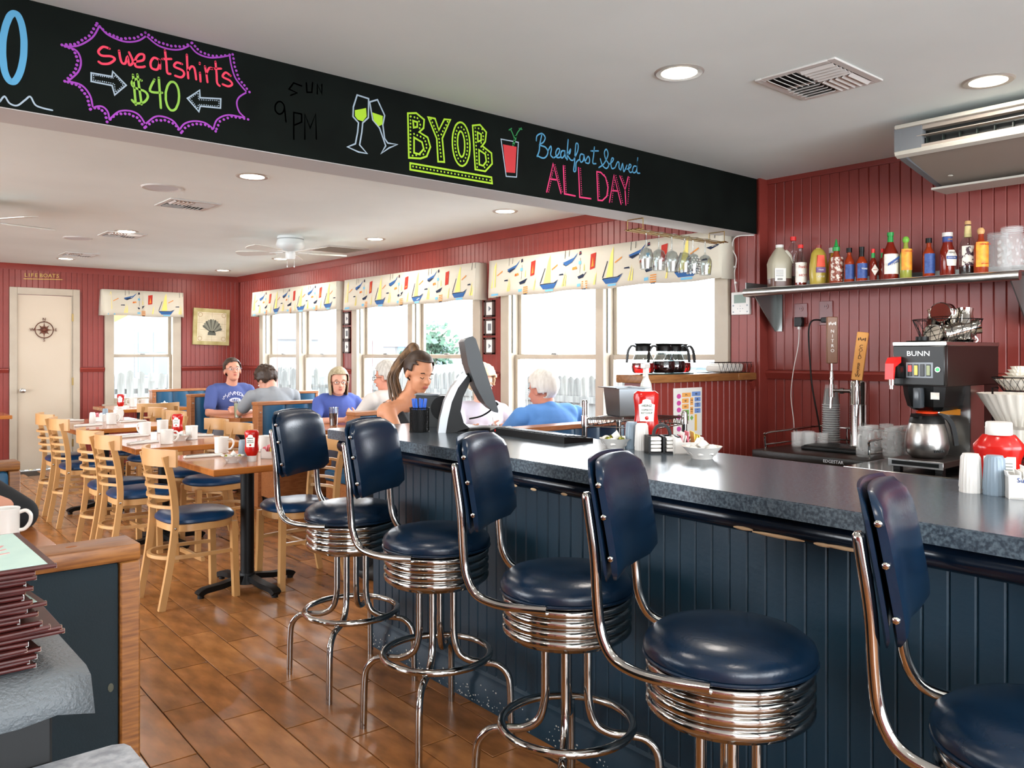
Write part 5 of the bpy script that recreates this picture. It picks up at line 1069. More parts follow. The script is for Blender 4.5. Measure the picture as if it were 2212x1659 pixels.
def tab_x(t, r, h):
    l = MB(); l.prism([(-.019, .06), (0, .03), (.019, .06), (0, .09)], -r-.0015, -r+.0, 'y'); l.build('diamond_label', WL, t)
    l = MB(); l.cyl((0, 0, .125), (0, 0, .152), .0095, n=12); l.build('green_foil', GRN, t); text('TABASCO', .0062, INKR, 'lettering', t, (0, -r-.002, .06), FACE_NY)
bottle(2.072, .0185, .172, [(.0001, 0), (1, 0), (1, .55), (.8, .64), (.42, .72), (.4, .88)], RS, REDC, None, 'small pepper sauce bottle with diamond label, front one', capprof=[(.0001, 0), (.0095, 0), (.0095, .022), (.0001, .023)], extra=tab_x)
bottle(2.035, .0185, .172, [(.0001, 0), (1, 0), (1, .55), (.8, .64), (.42, .72), (.4, .88)], RS, REDC, None, 'small pepper sauce bottle with diamond label, back one', capprof=[(.0001, 0), (.0095, 0), (.0095, .022), (.0001, .023)], extra=tab_x, x=4.36)
def cry_x(t, r, h):
    l = MB(); l.cyl((0, 0, .175), (0, 0, .232), .0165, .0135, n=16); l.build('neck_seal', GRN, t)
    l = MB(); l.prism([(-.035, .07), (-.035, .083), (.036, .13), (.036, .117)], -r-.0025, -r-.001, 'y'); l.build('blue_stripe', INKB, t); text('Crystal', .017, INKB, 'lettering', t, (0, -r-.003, .088), (PI/2, -R2D(25), 0))
bottle(1.98, .041, .24, [(.0001, 0), (.95, 0), (1, .02), (1, .5), (.9, .6), (.5, .75), (.34, .85), (.32, .97)], RS, GRN, (.03, .135, WL), 'large hot sauce bottle with green cap and white striped label', capprof=[(.0001, 0), (.0165, 0), (.0165, .018), (.0001, .019)], extra=cry_x)
BALL = [(.0001, -.004), (.012, -.004), (.0165, .006), (.0165, .016), (.010, .026), (.0001, .028)]
bottle(1.90, .029, .215, HS, mat('green_sauce', '#8a8f3a', .15), LIME, (.045, .155, YL, [('CHOLULA', .010, .142, INKR, 1)]), 'hot sauce bottle with green ball cap and yellow label', capprof=BALL)
bottle(1.785, .0285, .2, HS, OR_, BLACKP, (.02, .12, BLUEL), 'lone hot sauce bottle with blue label right of the gap')
def ck_x(t, r, h):
    l = MB(); l.prism([(-.022, .05), (.022, .05), (.027, .10), (.014, .128), (-.014, .128), (-.027, .10)], -r-.0015, -r+.002, 'y'); l.build('label', WL, t); text('HEINZ', .012, INKK, 'lettering', t, (0, -r-.002, .115), FACE_NY); bx('label_band', INKB, t, -.026, .026, -r-.0022, -r-.001, .083, .098); text('COCKTAIL', .0085, INKW, 'lettering', t, (0, -r-.0026, .0905), FACE_NY)
    l = MB(); l.cyl((0, 0, .168), (0, 0, .196), .0225, n=18); l.build('neck_label', INKB, t); text('HEINZ', .008, YL, 'lettering', t, (0, -.0232, .182), FACE_NY)
bottle(1.695, .035, .215, [(.0001, 0), (.95, 0), (1, .02), (1, .5), (.95, .6), (.65, .74), (.62, .92)], RS, WHITE, None, 'cocktail sauce bottle with white cap and shrimp label', capprof=[(.0001, 0), (.025, 0), (.025, .02), (.0001, .021)], extra=ck_x)
def sy_x(t, r, h):
    l = MB(); l.lathe([(.0165, .185), (.0165, .2), (.0145, .235), (.0145, .24)], 18); l.build('neck_label', mat('cream_label', '#d9c98a', .5), t); text('Kitchen', .013, INKW, 'lettering', t, (0, -r-.002, .128), (PI/2, -R2D(10), 0))
bottle(1.60, .039, .255, [(.0001, 0), (.95, 0), (1, .02), (1, .5), (.92, .6), (.5, .75), (.36, .82), (.33, .97)], None, WOODC, (.045, .14, mat('wine_label', '#3a2430', .5, col2='#d9d4c8', scale=26, lo=.48, hi=.52)), 'dark balsamic bottle with cork cap and cream neck label', capprof=[(.0001, 0), (.0145, 0), (.0145, .012), (.012, .018), (.0001, .019)], clearm=GLASS, fill=(.04, mat('dark_syrup', '#1c1512', .2)), extra=sy_x)
bottle(1.53, .032, .215, HS, OR_, WOODC, (.03, .15, YL, [('CHOLULA', .012, .138, INKR, 1), ('HOT SAUCE', .007, .045, INKR, 1)]), 'hot sauce bottle with wooden ball cap and yellow label', capprof=BALL, x=4.30)
def jar(x, y, z, label, s=1.0, group=None, rz=0):
    t = empty('mason_jar', (x, y, z), rz, label, 'jar', group); b = MB()
    b.lathe([(.0001, .006), (.034, .006), (.038, 0), (.042, .006), (.043, .015), (.043, .105), (.040, .12), (.033, .13), (.033, .148), (.035, .15), (.033, .152), (.031, .148), (.031, .13), (.039, .115), (.041, .1), (.041, .015), (.0001, .012)], 26, flute=.0); b.build('glass', frost('jar_glass', .13), t)
    r_ = MB()
    for z_ in (.134, .140, .146): r_.tube([(.0335*math.cos(2*PI*i/26), .0335*math.sin(2*PI*i/26), z_) for i in range(26)], .0013, 5, True)
    e = MB()
    for i in range(9):
        for j in range(4): a = 2*PI*(i+.5*(j % 2))/9; e.ell((.0405*math.cos(a), .0405*math.sin(a), .035+.022*j), (.004, .004, .007), 6, 4)
    r_.build('thread', frost('jar_thread', .4), t); tag(e.build('embossing', frost('embossed_glass', .22), t, fix=False), kind='stuff')
    h = MB(); h.tube(crom([(.041, 0, .11), (.062, 0, .11), (.07, 0, .085), (.066, 0, .05), (.041, 0, .035)], 4), .0055, 7); h.build('handle', frost('jar_thread', .4), t); t.scale = (s, s, s); return t
jar(4.43, 1.50, ZS_, 'clear mason jar mug at the right end of the shelf, rear one', 1.35); jar(4.33, 1.405, ZS_, 'clear mason jar mug at the right end of the shelf, front one', 1.4, rz=R2D(-40))
# ---------------- behind the bar: beer cooler, taps, steel counter, brewer ----------------
kg = empty('beer_cooler', (0, 0, 0), 0, 'black draft cooler with chrome guard rail behind the bar', 'cooler')
bx('cabinet', BLACKP, kg, 3.86, 4.50, 1.88, 2.49, .06, .80); bx('top', mat('black_textured', '#1a1613', .35, bump=.2, bscale=90), kg, 3.845, 4.51, 1.87, 2.50, .80, .84, ch=.006); text('EDGESTAR', .022, mat('badge_grey', '#b9bcc0', .3), 'lettering', kg, (3.844, 2.04, .818), FACE_NX)
b = MB()
b.tube(crom([(3.93, 2.47, .84), (3.93, 2.475, .90), (3.95, 2.475, .925), (4.2, 2.475, .928), (4.47, 2.475, .93), (4.49, 2.45, .93), (4.49, 2.2, .93), (4.49, 1.92, .93), (4.47, 1.90, .93), (4.2, 1.90, .928), (3.95, 1.90, .925), (3.93, 1.90, .90), (3.93, 1.90, .84)], 5), .006, 8)
b.tube([(3.93, 2.475, .862), (4.48, 2.475, .862), (4.49, 2.46, .862), (4.49, 1.91, .862), (4.48, 1.90, .862), (3.93, 1.90, .862)], .0045, 8)
for p in ((4.25, 2.475), (4.25, 1.90), (4.49, 2.3), (4.49, 2.1)): b.cyl((*p, .84), (*p, .93), .0045, n=8)
b.build('guard_rail', CHROME, kg)
tt = empty('tap_tower', (4.20, 2.086, .84), 0, 'chrome two tap beer tower on a black drip tray', 'tap tower')
b = MB(); b.box(-.16, .06, -.11, .24, 0, .02, ch=.005); b.box(-.15, .05, -.1, .23, .018, .026, ch=.003); b.build('drip_tray', BLACKP, tt)
b = MB(); b.lathe([(.055, .024), (.046, .03), (.044, .04), (.044, .245), (.045, .246), (.044, .248), (.044, .36), (.040, .37), (.0001, .372)], 32); b.build('column', CHROME, tt)
def faucet(dx, dy, z0, nm):
    b = MB(); b.cyl((dx*.2, dy*.2, z0), (dx, dy, z0), .0105, n=14); b.cyl((dx*.55, dy*.55, z0), (dx*.68, dy*.68, z0), .016, n=14); b.cyl((dx, dy, z0-.035), (dx, dy, z0+.035), .014, n=14); b.cyl((dx, dy, z0+.035), (dx, dy, z0+.10), .0115, .009, n=14); b.cyl((dx, dy, z0+.06), (dx, dy, z0+.07), .014, n=14); b.cyl((dx, dy, z0+.10), (dx, dy, z0+.125), .007, .004, n=12)
    b.cyl((dx-.005, dy, z0-.03), (dx-.012, dy, z0-.095), .0085, .006, n=12); return b.build(nm, CHROME, tt)
faucet(-.03, .135, .315, 'faucet'); faucet(-.075, -.03, .285, 'faucet')
def handle(loc, lean, m, txt, tm_, nm, label, face):
    b = MB(); b.box(-.014, .014, -.028, .028, 0, .25, ch=.004, k=0); b.cyl((0, 0, -.035), (0, 0, .004), .006, n=12, k=1); o = b.build('tap_handle', [m, CHROME], tt); o.location = tuple(Vector(loc)-Vector((4.20, 2.086, .84))); o.rotation_euler = lean; o['label'] = label
    n = len(txt); 
    for i, ch in enumerate(txt):
        if ch == ' ': continue
        text(ch, .025 if n > 5 else .024, tm_, 'letter', o, (-.0148, 0, .185-(i+.5)*(.170/n if n > 5 else .026)), FACE_NX)
    g = MB()
    for k in range(5): g.box(-.0152, -.0142, -.018+.008*k, -.013+.008*k, .205+.004*(k % 2), .222-.003*(k % 3))
    g.build('engraved_mark', tm_, o)
    return o
handle((4.17, 2.22, 1.30), (0, 0, R2D(40)), mat('walnut', '#6e4a33', .4, col2='#7d5740', scale=20, stretch=(1, 1, .2)), 'NITRO', INKW, 'tap_handle', 'dark brown tap handle lettered NITRO', 0)
handle((4.125, 2.06, 1.215), (R2D(7), 0, R2D(24)), mat('light_tap_wood', '#c78a45', .45, col2='#d19a55', scale=20, stretch=(1, 1, .2)), 'COLD BREW', mat('burnt_brown', '#331a0a', .6), 'tap_handle', 'light wood tap handle lettered COLD BREW', 0)
# stack of plastic cups, tasting glasses, jars
def pcup_f():
    t = MB().lathe([(.030, .115), (.033, .112), (.046, .006), (.048, .004), (.048, .0), (.046, .0), (.044, .006), (.031, .110), (.0001, .113)], 24)
    t.tube([(.0475*math.cos(2*PI*i/24), .0475*math.sin(2*PI*i/24), .002) for i in range(24)], .0016, 6, True, k=1); t = t.build('plastic_cup', [frost('plastic_cup_clear', .07), frost('plastic_cup_rim', .6)]); return tag(t, None, 'cup')
PCUP = Kind(pcup_f)
for i in range(19): PCUP((4.33, 2.31, .842+.0125*i), 0, 'clear plastic cup at the top of the upturned stack' if i == 18 else 'clear plastic cup in the upturned stack behind the taps', 'clear plastic cups in the upturned stack')
def tg_f():
    t = MB().lathe([(.0001, .003), (.026, .0), (.029, .004), (.031, .08), (.029, .08), (.027, .008), (.0001, .008)], 24, flute=.03, nf=12).build('ribbed_glass', frost('ribbed_glass_clear', .22)); return tag(t, None, 'glass')
TG = Kind(tg_f); 
for i, (x, y) in enumerate(((4.13, 2.40), (4.13, 2.335), (4.19, 2.42), (4.19, 2.355), (4.25, 2.40), (4.20, 2.29))): TG((x, y, .8405), 0, 'short ribbed glass left of the plastic cups, '+('front left', 'front right', 'middle left', 'middle one', 'rear', 'right')[i]+' one', 'short ribbed glasses on the cooler')
for i, (x, y, a) in enumerate(((4.0, 1.955, 180), (4.09, 1.965, 200), (4.03, 1.835, 20), (4.13, 1.86, 90), (4.22, 1.95, 90), (4.22, 1.845, 60), (4.12, 1.77, 0))):
    jar(x, y, .8402, 'mason jar mug beside the brewer, '+('frontmost', 'second', 'front right', 'middle', 'rear left', 'rear middle', 'rightmost')[i]+' of the group', 1.0, 'mason jars beside the brewer', R2D(a))
sc = empty('steel_counter', (0, 0, 0), 0, 'stainless steel back counter under the coffee brewer', 'counter')
bx('worktop', mat('polished_steel', '#8f8d8a', .14, 1), sc, 3.60, 4.54, -1.0, 1.865, .80, .838, ch=.004); bx('cabinet', mat('dark_cabinet', '#1d1c1b', .5), sc, 3.66, 4.54, -1.0, 1.85, 0, .80)
bm_ = MB(); bm_.box(3.70, 4.1, .9, 1.52, .8385, .8415); tag(bm_.build('bar_mat', mat('black_rubber', '#1f1c1a', .85, bump=.8, bscale=160)), 'black ribbed bar mat in front of the brewer', 'mat')
for o_ in [bpy.data.objects['bar_mat']]: o_.location = (0, -.12, 0)
br = empty('coffee_brewer', (3.70, 1.565, .8385), 0, 'brown and steel coffee brewer with a red lever on the back counter', 'coffee maker')   # local x = depth, y: left is +
BRN = mat('brewer_brown', '#1d110e', .4); PNL = mat('brewer_panel', '#151616', .4)
bx('upper_housing', BRN, br, .012, .60, -.112, .112, .37, .565, ch=.003); bx('top_plate', STEEL, br, -.006, .60, -.115, .115, .548, .566, ch=.002); bx('rear_housing', BRN, br, .30, .60, -.112, .112, .0, .37, ch=.003)
fpn = bx('front_panel', PNL, br, -.012, .014, -.110, .110, .375, .548, ch=.004); text('BUNN', .031, mat('panel_silver', '#cfd1d1', .3, .3), 'lettering', fpn, (-.0126, .0, .513), FACE_NX, sx=1.15)
bx('switch_frame', GREYP, fpn, -.0135, -.0118, -.062, .052, .408, .475, ch=.0008)
for i, (cl, em) in enumerate((('#e0221e', 2.0), ('#d9c24a', 0), ('#101010', 0), ('#8f9a6a', 0))): y = .034-.026*i; bx('switch', mat('switch_black', '#0c0d0d', .3), fpn, -.017, -.0125, y-.009, y+.009, .415, .468, ch=.001); bx('switch_window', mat('switch_'+cl[1:], cl, .3, emit=em), fpn, -.0182, -.0168, y-.007, y+.007, .435 if i in (0, 2) else .42, .462)
g = MB(); g.cyl((-.0125, -.083, .445), (-.018, -.083, .445), .011, n=20); g.build('pilot_ring', CHROME, fpn); g = MB(); g.cyl((-.018, -.083, .445), (-.0195, -.083, .445), .0085, n=20); g.build('pilot_light', mat('green_led', '#12a040', .3, emit=1.2), fpn)
g = MB(); g.box(-.07, -.012, .055, .095, .405, .46, ch=.008); g.build('faucet_block', BLACKP, fpn); g = MB(); g.cyl((-.075, .088, .375), (-.075, .088, .455), .014, n=14); g.cyl((-.075, .088, .358), (-.075, .088, .375), .010, n=14); g.build('hot_water_spout', CHROME, fpn)
g = MB(); g.prism([(-.02, .50), (-.02, .475), (-.075, .455), (-.088, .40), (-.096, .40), (-.092, .47), (-.07, .495)], .07, .108, 'y'); g.build('red_lever', REDC, fpn)
g = MB(); g.prism([(-.095+.02*0, .075), (.095, .075)], 0, 0) if False else None
g = MB(); vs = []
for w, d, z in ((.092, .14, .37), (.088, .135, .33), (.078, .12, .28), (.06, .09, .262), (.01, .01, .25)):
    vs += [(.15-d+ (0), -w*.6, z), (.15-d*.75, -w, z), (.15+d, -w, z), (.15+d, w, z), (.15-d*.75, w, z), (.15-d, w*.6, z)]
g.add(vs, [(6*i+j, 6*i+(j+1) % 6, 6*i+6+(j+1) % 6, 6*i+6+j) for i in range(4) for j in range(6)]); g.build('brew_funnel', BLACKP, br, smooth=20)
bx('funnel_handle', mat('dark_grey_gloss', '#3d4246', .2), br, -.022, .02, -.014, .020, .275, .365, ch=.005); bx('warning_sticker', WL, br, .012, .0135, -.078, -.042, .315, .345)
bx('steel_column', STEEL, br, .262, .30, -.112, .112, .03, .37); bx('steel_side', STEEL, br, .262, .42, -.1125, -.110, .03, .37); g = MB()
for z in (.30, .10): g.ell((.39, -.1135, z), (.004, .002, .004), 8, 5)
g.build('screw', CHROME, br)
bx('warning_label', mat('orange_warning', '#d98a2a', .5), br, .2605, .2615, -.07, .02, .235, .262)
bx('base_plate', mat('warmer_black', '#241b17', .35), br, -.04, .33, -.115, .115, .022, .05, ch=.003); bx('base_front', STEEL, br, -.045, -.038, -.117, .117, .018, .05, ch=.001); bx('base_grille', BLACKP, br, -.0465, -.044, -.10, .10, .026, .043)
for x in (-.02, .5):
    for y in (-.09, .09): bx('foot', BLACKP, br, x, x+.03, y-.015, y+.015, 0, .02)
g = MB(); g.cyl((.10, .03, .566), (.10, .03, .590), .028, n=24); g.lathe([(.0001, .566), (.08, .566), (.085, .571), (.0001, .574)], 30, c=(.12, .02, 0)); g.build('fill_lid', BLACKP, br)
cp_ = empty('thermal_carafe', (3.80, 1.575, .890), R2D(-55), 'brushed steel coffee carafe with orange lid on the brewer', 'carafe'); b = MB()
b.lathe([(.0001, .0), (.06, .0), (.068, .004), (.082, .018), (.090, .045), (.0905, .07), (.086, .105), (.077, .14), (.068, .165), (.062, .172)], 36); b.build('body', STEEL, cp_)
b = MB(); b.lathe([(.0735, .153), (.070, .172), (.060, .188), (.04, .195), (.0001, .196)], 30); b.prism([(-.02, .18), (.02, .18), (.012, .196), (-.012, .196)], -.074, -.04, 'y', M=Matrix.Rotation(R2D(-60), 4, 'Z')); b.build('collar', BLACKP, cp_)
b = MB(); b.lathe([(.0001, .196), (.042, .196), (.044, .203), (.03, .209), (.0001, .209)], 26, flute=.05, nf=6); b.build('lid', mat('orange_lid', '#e0401a', .35), cp_)
b = MB(); b.strip(crom([(.045, 0, .188), (.075, 0, .182), (.10, 0, .15), (.112, 0, .10), (.118, 0, .055)], 5), .030, .018, up=(0, 1, 0)); b.build('handle', BLACKP, cp_)
bx('carafe_label', mat('cream_label2', '#dcd6c4', .5), cp_, -.02, .02, .0885, .0925, .05, .085).rotation_euler = (0, 0, R2D(-70)); text('BUNN', .016, BLACKP, 'lettering', cp_, (.03, -.0885, .035), (PI/2, 0, R2D(18)), ext=.003)
# basket of steel creamers on top
BZ = .8385+.5665
bk = wire_basket((4.02, 1.60, BZ), .105, .145, .105, 'dark wire basket of steel creamers on top of the brewer')
bk.location = (4.02, 1.575, BZ+.0)
def pitcher_f():
    t = empty('steel_creamer'); tag(t, None, 'creamer'); b = MB()
    b.lathe([(.0001, 0), (.034, 0), (.037, .003), (.037, .01), (.035, .014), (.034, .05), (.028, .09), (.026, .105), (.029, .12), (.0275, .12), (.0245, .104), (.032, .05), (.032, .006), (.0001, .005)], 26); b.build('body', mat('mirror_steel', '#b7b2aa', .07, 1), t)
    b = MB(); b.strip(crom([(.03, 0, .095), (.05, 0, .10), (.058, 0, .07), (.05, 0, .035), (.035, 0, .03)], 4), .008, .003, up=(0, 1, 0)); b.build('handle', mat('mirror_steel', '#b7b2aa', .07, 1), t); return t
PIT = Kind(pitcher_f)
for i, (x, y, z, rx, ry, rz, l) in enumerate(((3.985, 1.645, .04, 0, 62, 20, 'left one'), (3.985, 1.60, .035, 0, 75, -60, 'front one'), (4.03, 1.53, .006, 0, 8, 10, 'right one'), (4.06, 1.585, .006, 0, 0, 90, 'upright rear one'), (3.975, 1.612, .138, 0, 85, 10, 'topmost, lying with its round base forward'), (4.07, 1.66, .01, 0, 10, 50, 'rear left one'))):
    o = PIT((x, y-.025, BZ+z), 0, 'steel creamer in the wire basket, '+l, 'steel creamers in the basket'); o.rotation_euler = (R2D(rx), R2D(ry), R2D(rz)); o.scale = (1.25, 1.25, 1.25)
# coffee filter stand
FIL = mat('filter_paper', '#e3ded2', .8, bump=.2, bscale=60)
fs = empty('filter_stand', (4.02, 1.27, .8385), 0, 'black wire three tier stand for coffee filters at the right edge', 'stand')
for z, r in ((.05, .13), (.35, .11)):
    b = MB()
    for rr2, zz in ((r*.6, z), (r, z+.06)): b.tube([(rr2*math.cos(2*PI*i/30), rr2*math.sin(2*PI*i/30), zz) for i in range(30)], .0022, 5, True)
    for i in range(20):
        for sg in (-1, 1): b.tube([((r*.6+(r*.4)*v/4)*math.cos(2*PI*(i+sg*v*.25)/20), (r*.6+(r*.4)*v/4)*math.sin(2*PI*(i+sg*v*.25)/20), z+.015*v) for v in range(5)], .0012, 3)
    b.build('wire_tier', BLACKM, fs, fix=False)
b = MB(); b.tube([(.05, .13, 0), (.05, .13, .36), (.03, .10, .36)], .004, 6); b.tube([(.05, -.13, 0), (.05, -.13, .36)], .004, 6); b.box(-.08, .08, -.135, .135, 0, .006); b.build('frame', BLACKM, fs)
def filt(r0, r1, z0, h, nf=26): 
    b = MB(); n = 104
    rows = [(r0, 0), (r0+(r1-r0)*.5, h*.5), (r1, h), (r1*.985, h-.002), (r0+(r1-r0)*.45, h*.5), (r0*.95, .004)]
    vs = []
    for k, (r, z) in enumerate(rows):
        for j in range(n): a = 2*PI*j/n; q = r*(1+(.035*(z/h))*math.cos(nf*a)); vs.append((q*math.cos(a), q*math.sin(a), z0+z))
    b.add(vs, [(i*n+j, i*n+(j+1) % n, (i+1)*n+(j+1) % n, (i+1)*n+j) for i in range(len(rows)-1) for j in range(n)]+[tuple(range(n-1, -1, -1))]); return b
for r0, r1, z0, h, l in ((.08, .135, .09, .10, 'lower stack of pleated coffee filters in the wire stand'), (.085, .165, .20, .14, 'large stack of white pleated coffee filters in the wire stand'), (.055, .10, .355, .045, 'stack of coffee filters in the top wire basket')):
    o = filt(r0, r1, z0, h).build('coffee_filters', FIL, smooth=60); o.location = (4.02, 1.27, .8385); tag(o, l, 'coffee filters')
b = MB()
for i in range(4): b.lathe([(.0001, 0), (.05-.006*i, .003), (.07-.010*i, .016), (.0001, .018)], 40, c=(.0, 0, .40+.014*i), flute=.05, nf=18)
o = b.build('coffee_filters', FIL); o.location = (4.02, 1.27, .8385); tag(o, 'upturned coffee filters heaped on the top tier', 'coffee filters')

# ---------------- air conditioner ----------------
ac = empty('air_conditioner', (0, 0, 0), 0, 'grey beige ceiling air conditioner above the back counter', 'air conditioner'); ACM = mat('ac_beige', '#8b8278', .45); ACW = mat('ac_white', '#b5b3a8', .4)
ya, yb = -.4, 1.72; XF = 3.80
prof = [(XF, 2.40), (XF-.0, 2.385), (XF+.0, 2.285), (XF+.02, 2.262), (XF+.06, 2.25), (4.32, 2.165), (4.36, 2.165), (4.36, 2.40)]
b = MB(); b.prism([(a+.06 if a < 3.9 else a, z) for a, z in prof], ya, yb-.03, 'y'); b.build('body', ACM, ac, smooth=20)
b = MB(); b.prism([(XF+.0, 2.402), (XF+.0, 2.28), (XF+.03, 2.262), (XF+.08, 2.249), (4.36, 2.163), (4.37, 2.402)], yb-.03, yb, 'y'); b.build('end_cap', mat('ac_grey', '#63676a', .45), ac, smooth=20)
bx('top_trim', ACW, ac, XF-.008, XF+.08, ya, yb-.002, 2.380, 2.400, ch=.006); b = MB(); b.prism([(XF-.006, 2.276), (XF+.002, 2.262), (XF+.028, 2.252), (XF+.034, 2.262), (XF+.01, 2.285)], ya, yb-.002, 'y'); b.build('lower_trim', ACW, ac)
bx('front_panel', mat('ac_grey', '#63676a', .45), ac, XF+.002, XF+.062, yb-.12, yb-.03, 2.278, 2.385); bx('panel_upper', ACM, ac, XF+.012, XF+.062, ya, yb-.1, 2.362, 2.385); bx('panel_lower', ACM, ac, XF+.004, XF+.062, ya, yb-.1, 2.278, 2.294)
bx('outlet_recess', mat('ac_dark', '#0c120f', .6), ac, XF+.050, XF+.0595, ya, yb-.1, 2.294, 2.362); b = MB()
for i in range(26): y = yb-.13-.07*i; b.box(XF+.030, XF+.052, y-.002, y+.002, 2.294, 2.328)
b.build('vertical_vane', mat('ac_dark2', '#1b2420', .5), ac); b = MB(); b.strip([(XF+.018, ya, 2.334), (XF+.018, yb-.10, 2.334)], .003, .036); o = b.build('louver', ACM, ac)
o.rotation_euler = (0, 0, 0); bx('underside_strip', ACW, ac, 4.20, 4.375, ya, yb+.0, 2.158, 2.168) ; 
b = MB(); b.ell((4.12, 1.60, 2.197), (.012, .012, .004), 10, 5); b.build('screw_cover', ACW, ac)

# ---------------- ceiling: lights, vents, speakers, fans ----------------
EM = mat('lamp_lens', '#fff1dc', .5, emit=14.0)
def lamp_f():
    t = empty('recessed_light'); tag(t, None, 'ceiling light'); b = MB(); b.lathe([(.069, .0), (.069, -.004), (.088, -.006), (.095, -.001), (.095, 0)], 32, caps=False); b.build('trim_ring', mat('lamp_ring', '#b9b6ae', .3, .5), t)
    b = MB(); b.lathe([(.0001, -.0025), (.05, -.0025), (.0675, -.001), (.0675, .0), (.0001, .0)], 28); b.build('lens', EM, t)
    d = bpy.data.lights.new('lamp_glow', 'AREA'); d.shape = 'DISK'; d.size = .13; d.energy = LAMP_W; d.color = (1, .92, .84)
    q = bpy.data.objects.new('lamp_glow', d); COL.objects.link(q); q.parent = t; q.location = (0, 0, -.006); return t
LAMP = Kind(lamp_f); BL = []
def BARLAMP(o):
    if not BL:
        d = next(c_ for c_ in o.children if c_.name.startswith('lamp_glow')).data.copy(); d.energy = LAMP_WB; BL.append(d)
    return BL[0]
LP = [(2.55, 1.978, ZBAR, 'recessed ceiling light over the bar, left of the square vent'), (3.56, 1.24, ZBAR, 'recessed ceiling light over the bar, right of the square vent'), (1.983, 4.635, ZD, 'recessed ceiling light just behind the beam on the left'), (3.857, 4.562, ZD, 'recessed ceiling light behind the beam, above the nearest booth'), (3.90, 6.43, ZD, 'recessed ceiling light right of the ceiling fan'), (2.062, 7.40, ZD, 'recessed ceiling light beside the second vent'), (2.15, 9.95, ZD, 'recessed ceiling light nearest the beige door'), (3.93, 10.07, ZD, 'recessed ceiling light nearest the far corner'), (3.93, 8.44, ZD, 'recessed ceiling light seen under the fan'),
      (2.4, -.3, ZBAR, ''), (3.5, -1.2, ZBAR, ''), (.9, .3, ZBAR, ''), (.9, 1.98, ZBAR, ''), (-.9, 1.2, ZBAR, ''), (-.9, -1.2, ZBAR, ''), (1.0, -1.6, ZBAR, ''), (-.1, 4.6, ZD, ''), (-.1, 7.4, ZD, ''), (-2.0, 4.6, ZD, ''), (-2.0, 7.6, ZD, ''), (-2.3, 1.2, ZBAR, '')]  # entries without a label are unseen lamps, added to brighten the room
for x, y, z, l in LP:
    o = LAMP((x, y, z), 0, l or 'unseen recessed ceiling light added to brighten the room', 'recessed ceiling lights')
    if z == ZBAR: next(c_ for c_ in o.children if c_.name.startswith('lamp_glow')).data = BARLAMP(o)
VM = mat('vent_metal', '#c3c2be', .5)
def vent(x, y, z, w, l_, label, group='square ceiling vents', damaged=False):
    t = empty('ceiling_vent', (x, y, z), 0, label, 'vent', group); b = MB(); h = w/2; hl = l_/2
    for q in ((-h, h, -hl, -hl+.03), (-h, h, hl-.03, hl), (-h, -h+.03, -hl+.03, hl-.03), (h-.03, h, -hl+.03, hl-.03)): b.box(q[0], q[1], q[2], q[3], -.008, 0, ch=.002)
    b.box(-h+.02, h-.02, -.006, .006, -.007, -.001); b.box(-.006, .006, -hl+.02, hl-.02, -.007, -.001); b.build('frame', VM, t)
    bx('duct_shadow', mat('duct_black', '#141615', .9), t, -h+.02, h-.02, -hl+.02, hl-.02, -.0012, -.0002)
    for qx in (0, 1):
        for qy in (0, 1):
            x0, x1 = ((-h+.03, -.006), (.006, h-.03))[qx]; y0, y1 = ((-hl+.03, -.006), (.006, hl-.03))[qy]
            for i in range(5):
                s_ = MB()
                if (qx+qy) % 2: yy = y0+(y1-y0)*(i+.5)/5; M = Matrix.Translation(((x0+x1)/2, yy, -.010)) @ Matrix.Rotation(R2D(35 if qy else -35), 4, 'X'); s_.box(-(x1-x0)/2, (x1-x0)/2, -.009, .009, -.0012, .0012, M=M)
                else: xx = x0+(x1-x0)*(i+.5)/5; M = Matrix.Translation((xx, (y0+y1)/2, -.010)) @ Matrix.Rotation(R2D(-35 if qx else 35), 4, 'Y'); s_.box(-.009, .009, -(y1-y0)/2, (y1-y0)/2, -.0012, .0012, M=M)
                s_.build('slat', VM, t)
    return t
vent(3.035, 1.67, ZBAR, .38, .335, 'square ceiling vent over the bar between two lights')
vent(2.01, 5.79, ZD, .34, .34, 'square vent behind the beam, next to a round speaker'); vent(2.09, 7.62, ZD, .32, .32, 'second square vent in the dining ceiling'); vent(2.16, 9.42, ZD, .32, .32, 'square vent nearest the beige door')
rg = empty('return_grille', (4.0, 7.29, ZD), 0, 'brown slatted return grille in the ceiling above the valances', 'vent'); b = MB()
for q in ((-.22, .22, -.22, -.19), (-.22, .22, .19, .22), (-.22, -.19, -.19, .19), (.19, .22, -.19, .19)): b.box(q[0], q[1], q[2], q[3], -.01, 0, ch=.002)
b.build('frame', VM, rg)
bx('backing', mat('dusty_brown', '#8a7f70', .8), rg, -.2, .2, -.2, .2, -.002, 0)
for i in range(12): b = MB(); b.box(-.19, .19, -.008, .008, -.001, .001, M=Matrix.Translation((0, -.176+.032*i, -.007)) @ Matrix.Rotation(R2D(30), 4, 'X')); b.build('slat', mat('dusty_slat', '#b5ab9d', .6), rg)
for x, y, l in ((1.685, 5.31, 'round white ceiling speaker nearer the beam'), (1.85, 8.11, 'round white ceiling speaker farther back')):
    t = empty('ceiling_speaker', (x, y, ZD), 0, l, 'speaker', 'round ceiling speakers'); b = MB(); b.lathe([(.095, -.004), (.112, -.008), (.12, -.002), (.12, 0), (.095, 0)], 36, caps=False); b.build('rim', VM, t); b = MB(); b.lathe([(.0001, -.006), (.096, -.004), (.096, 0), (.0001, 0)], 36); b.build('grille', mat('speaker_grille', '#c2c6c9', .6, bump=.5, bscale=200), t)
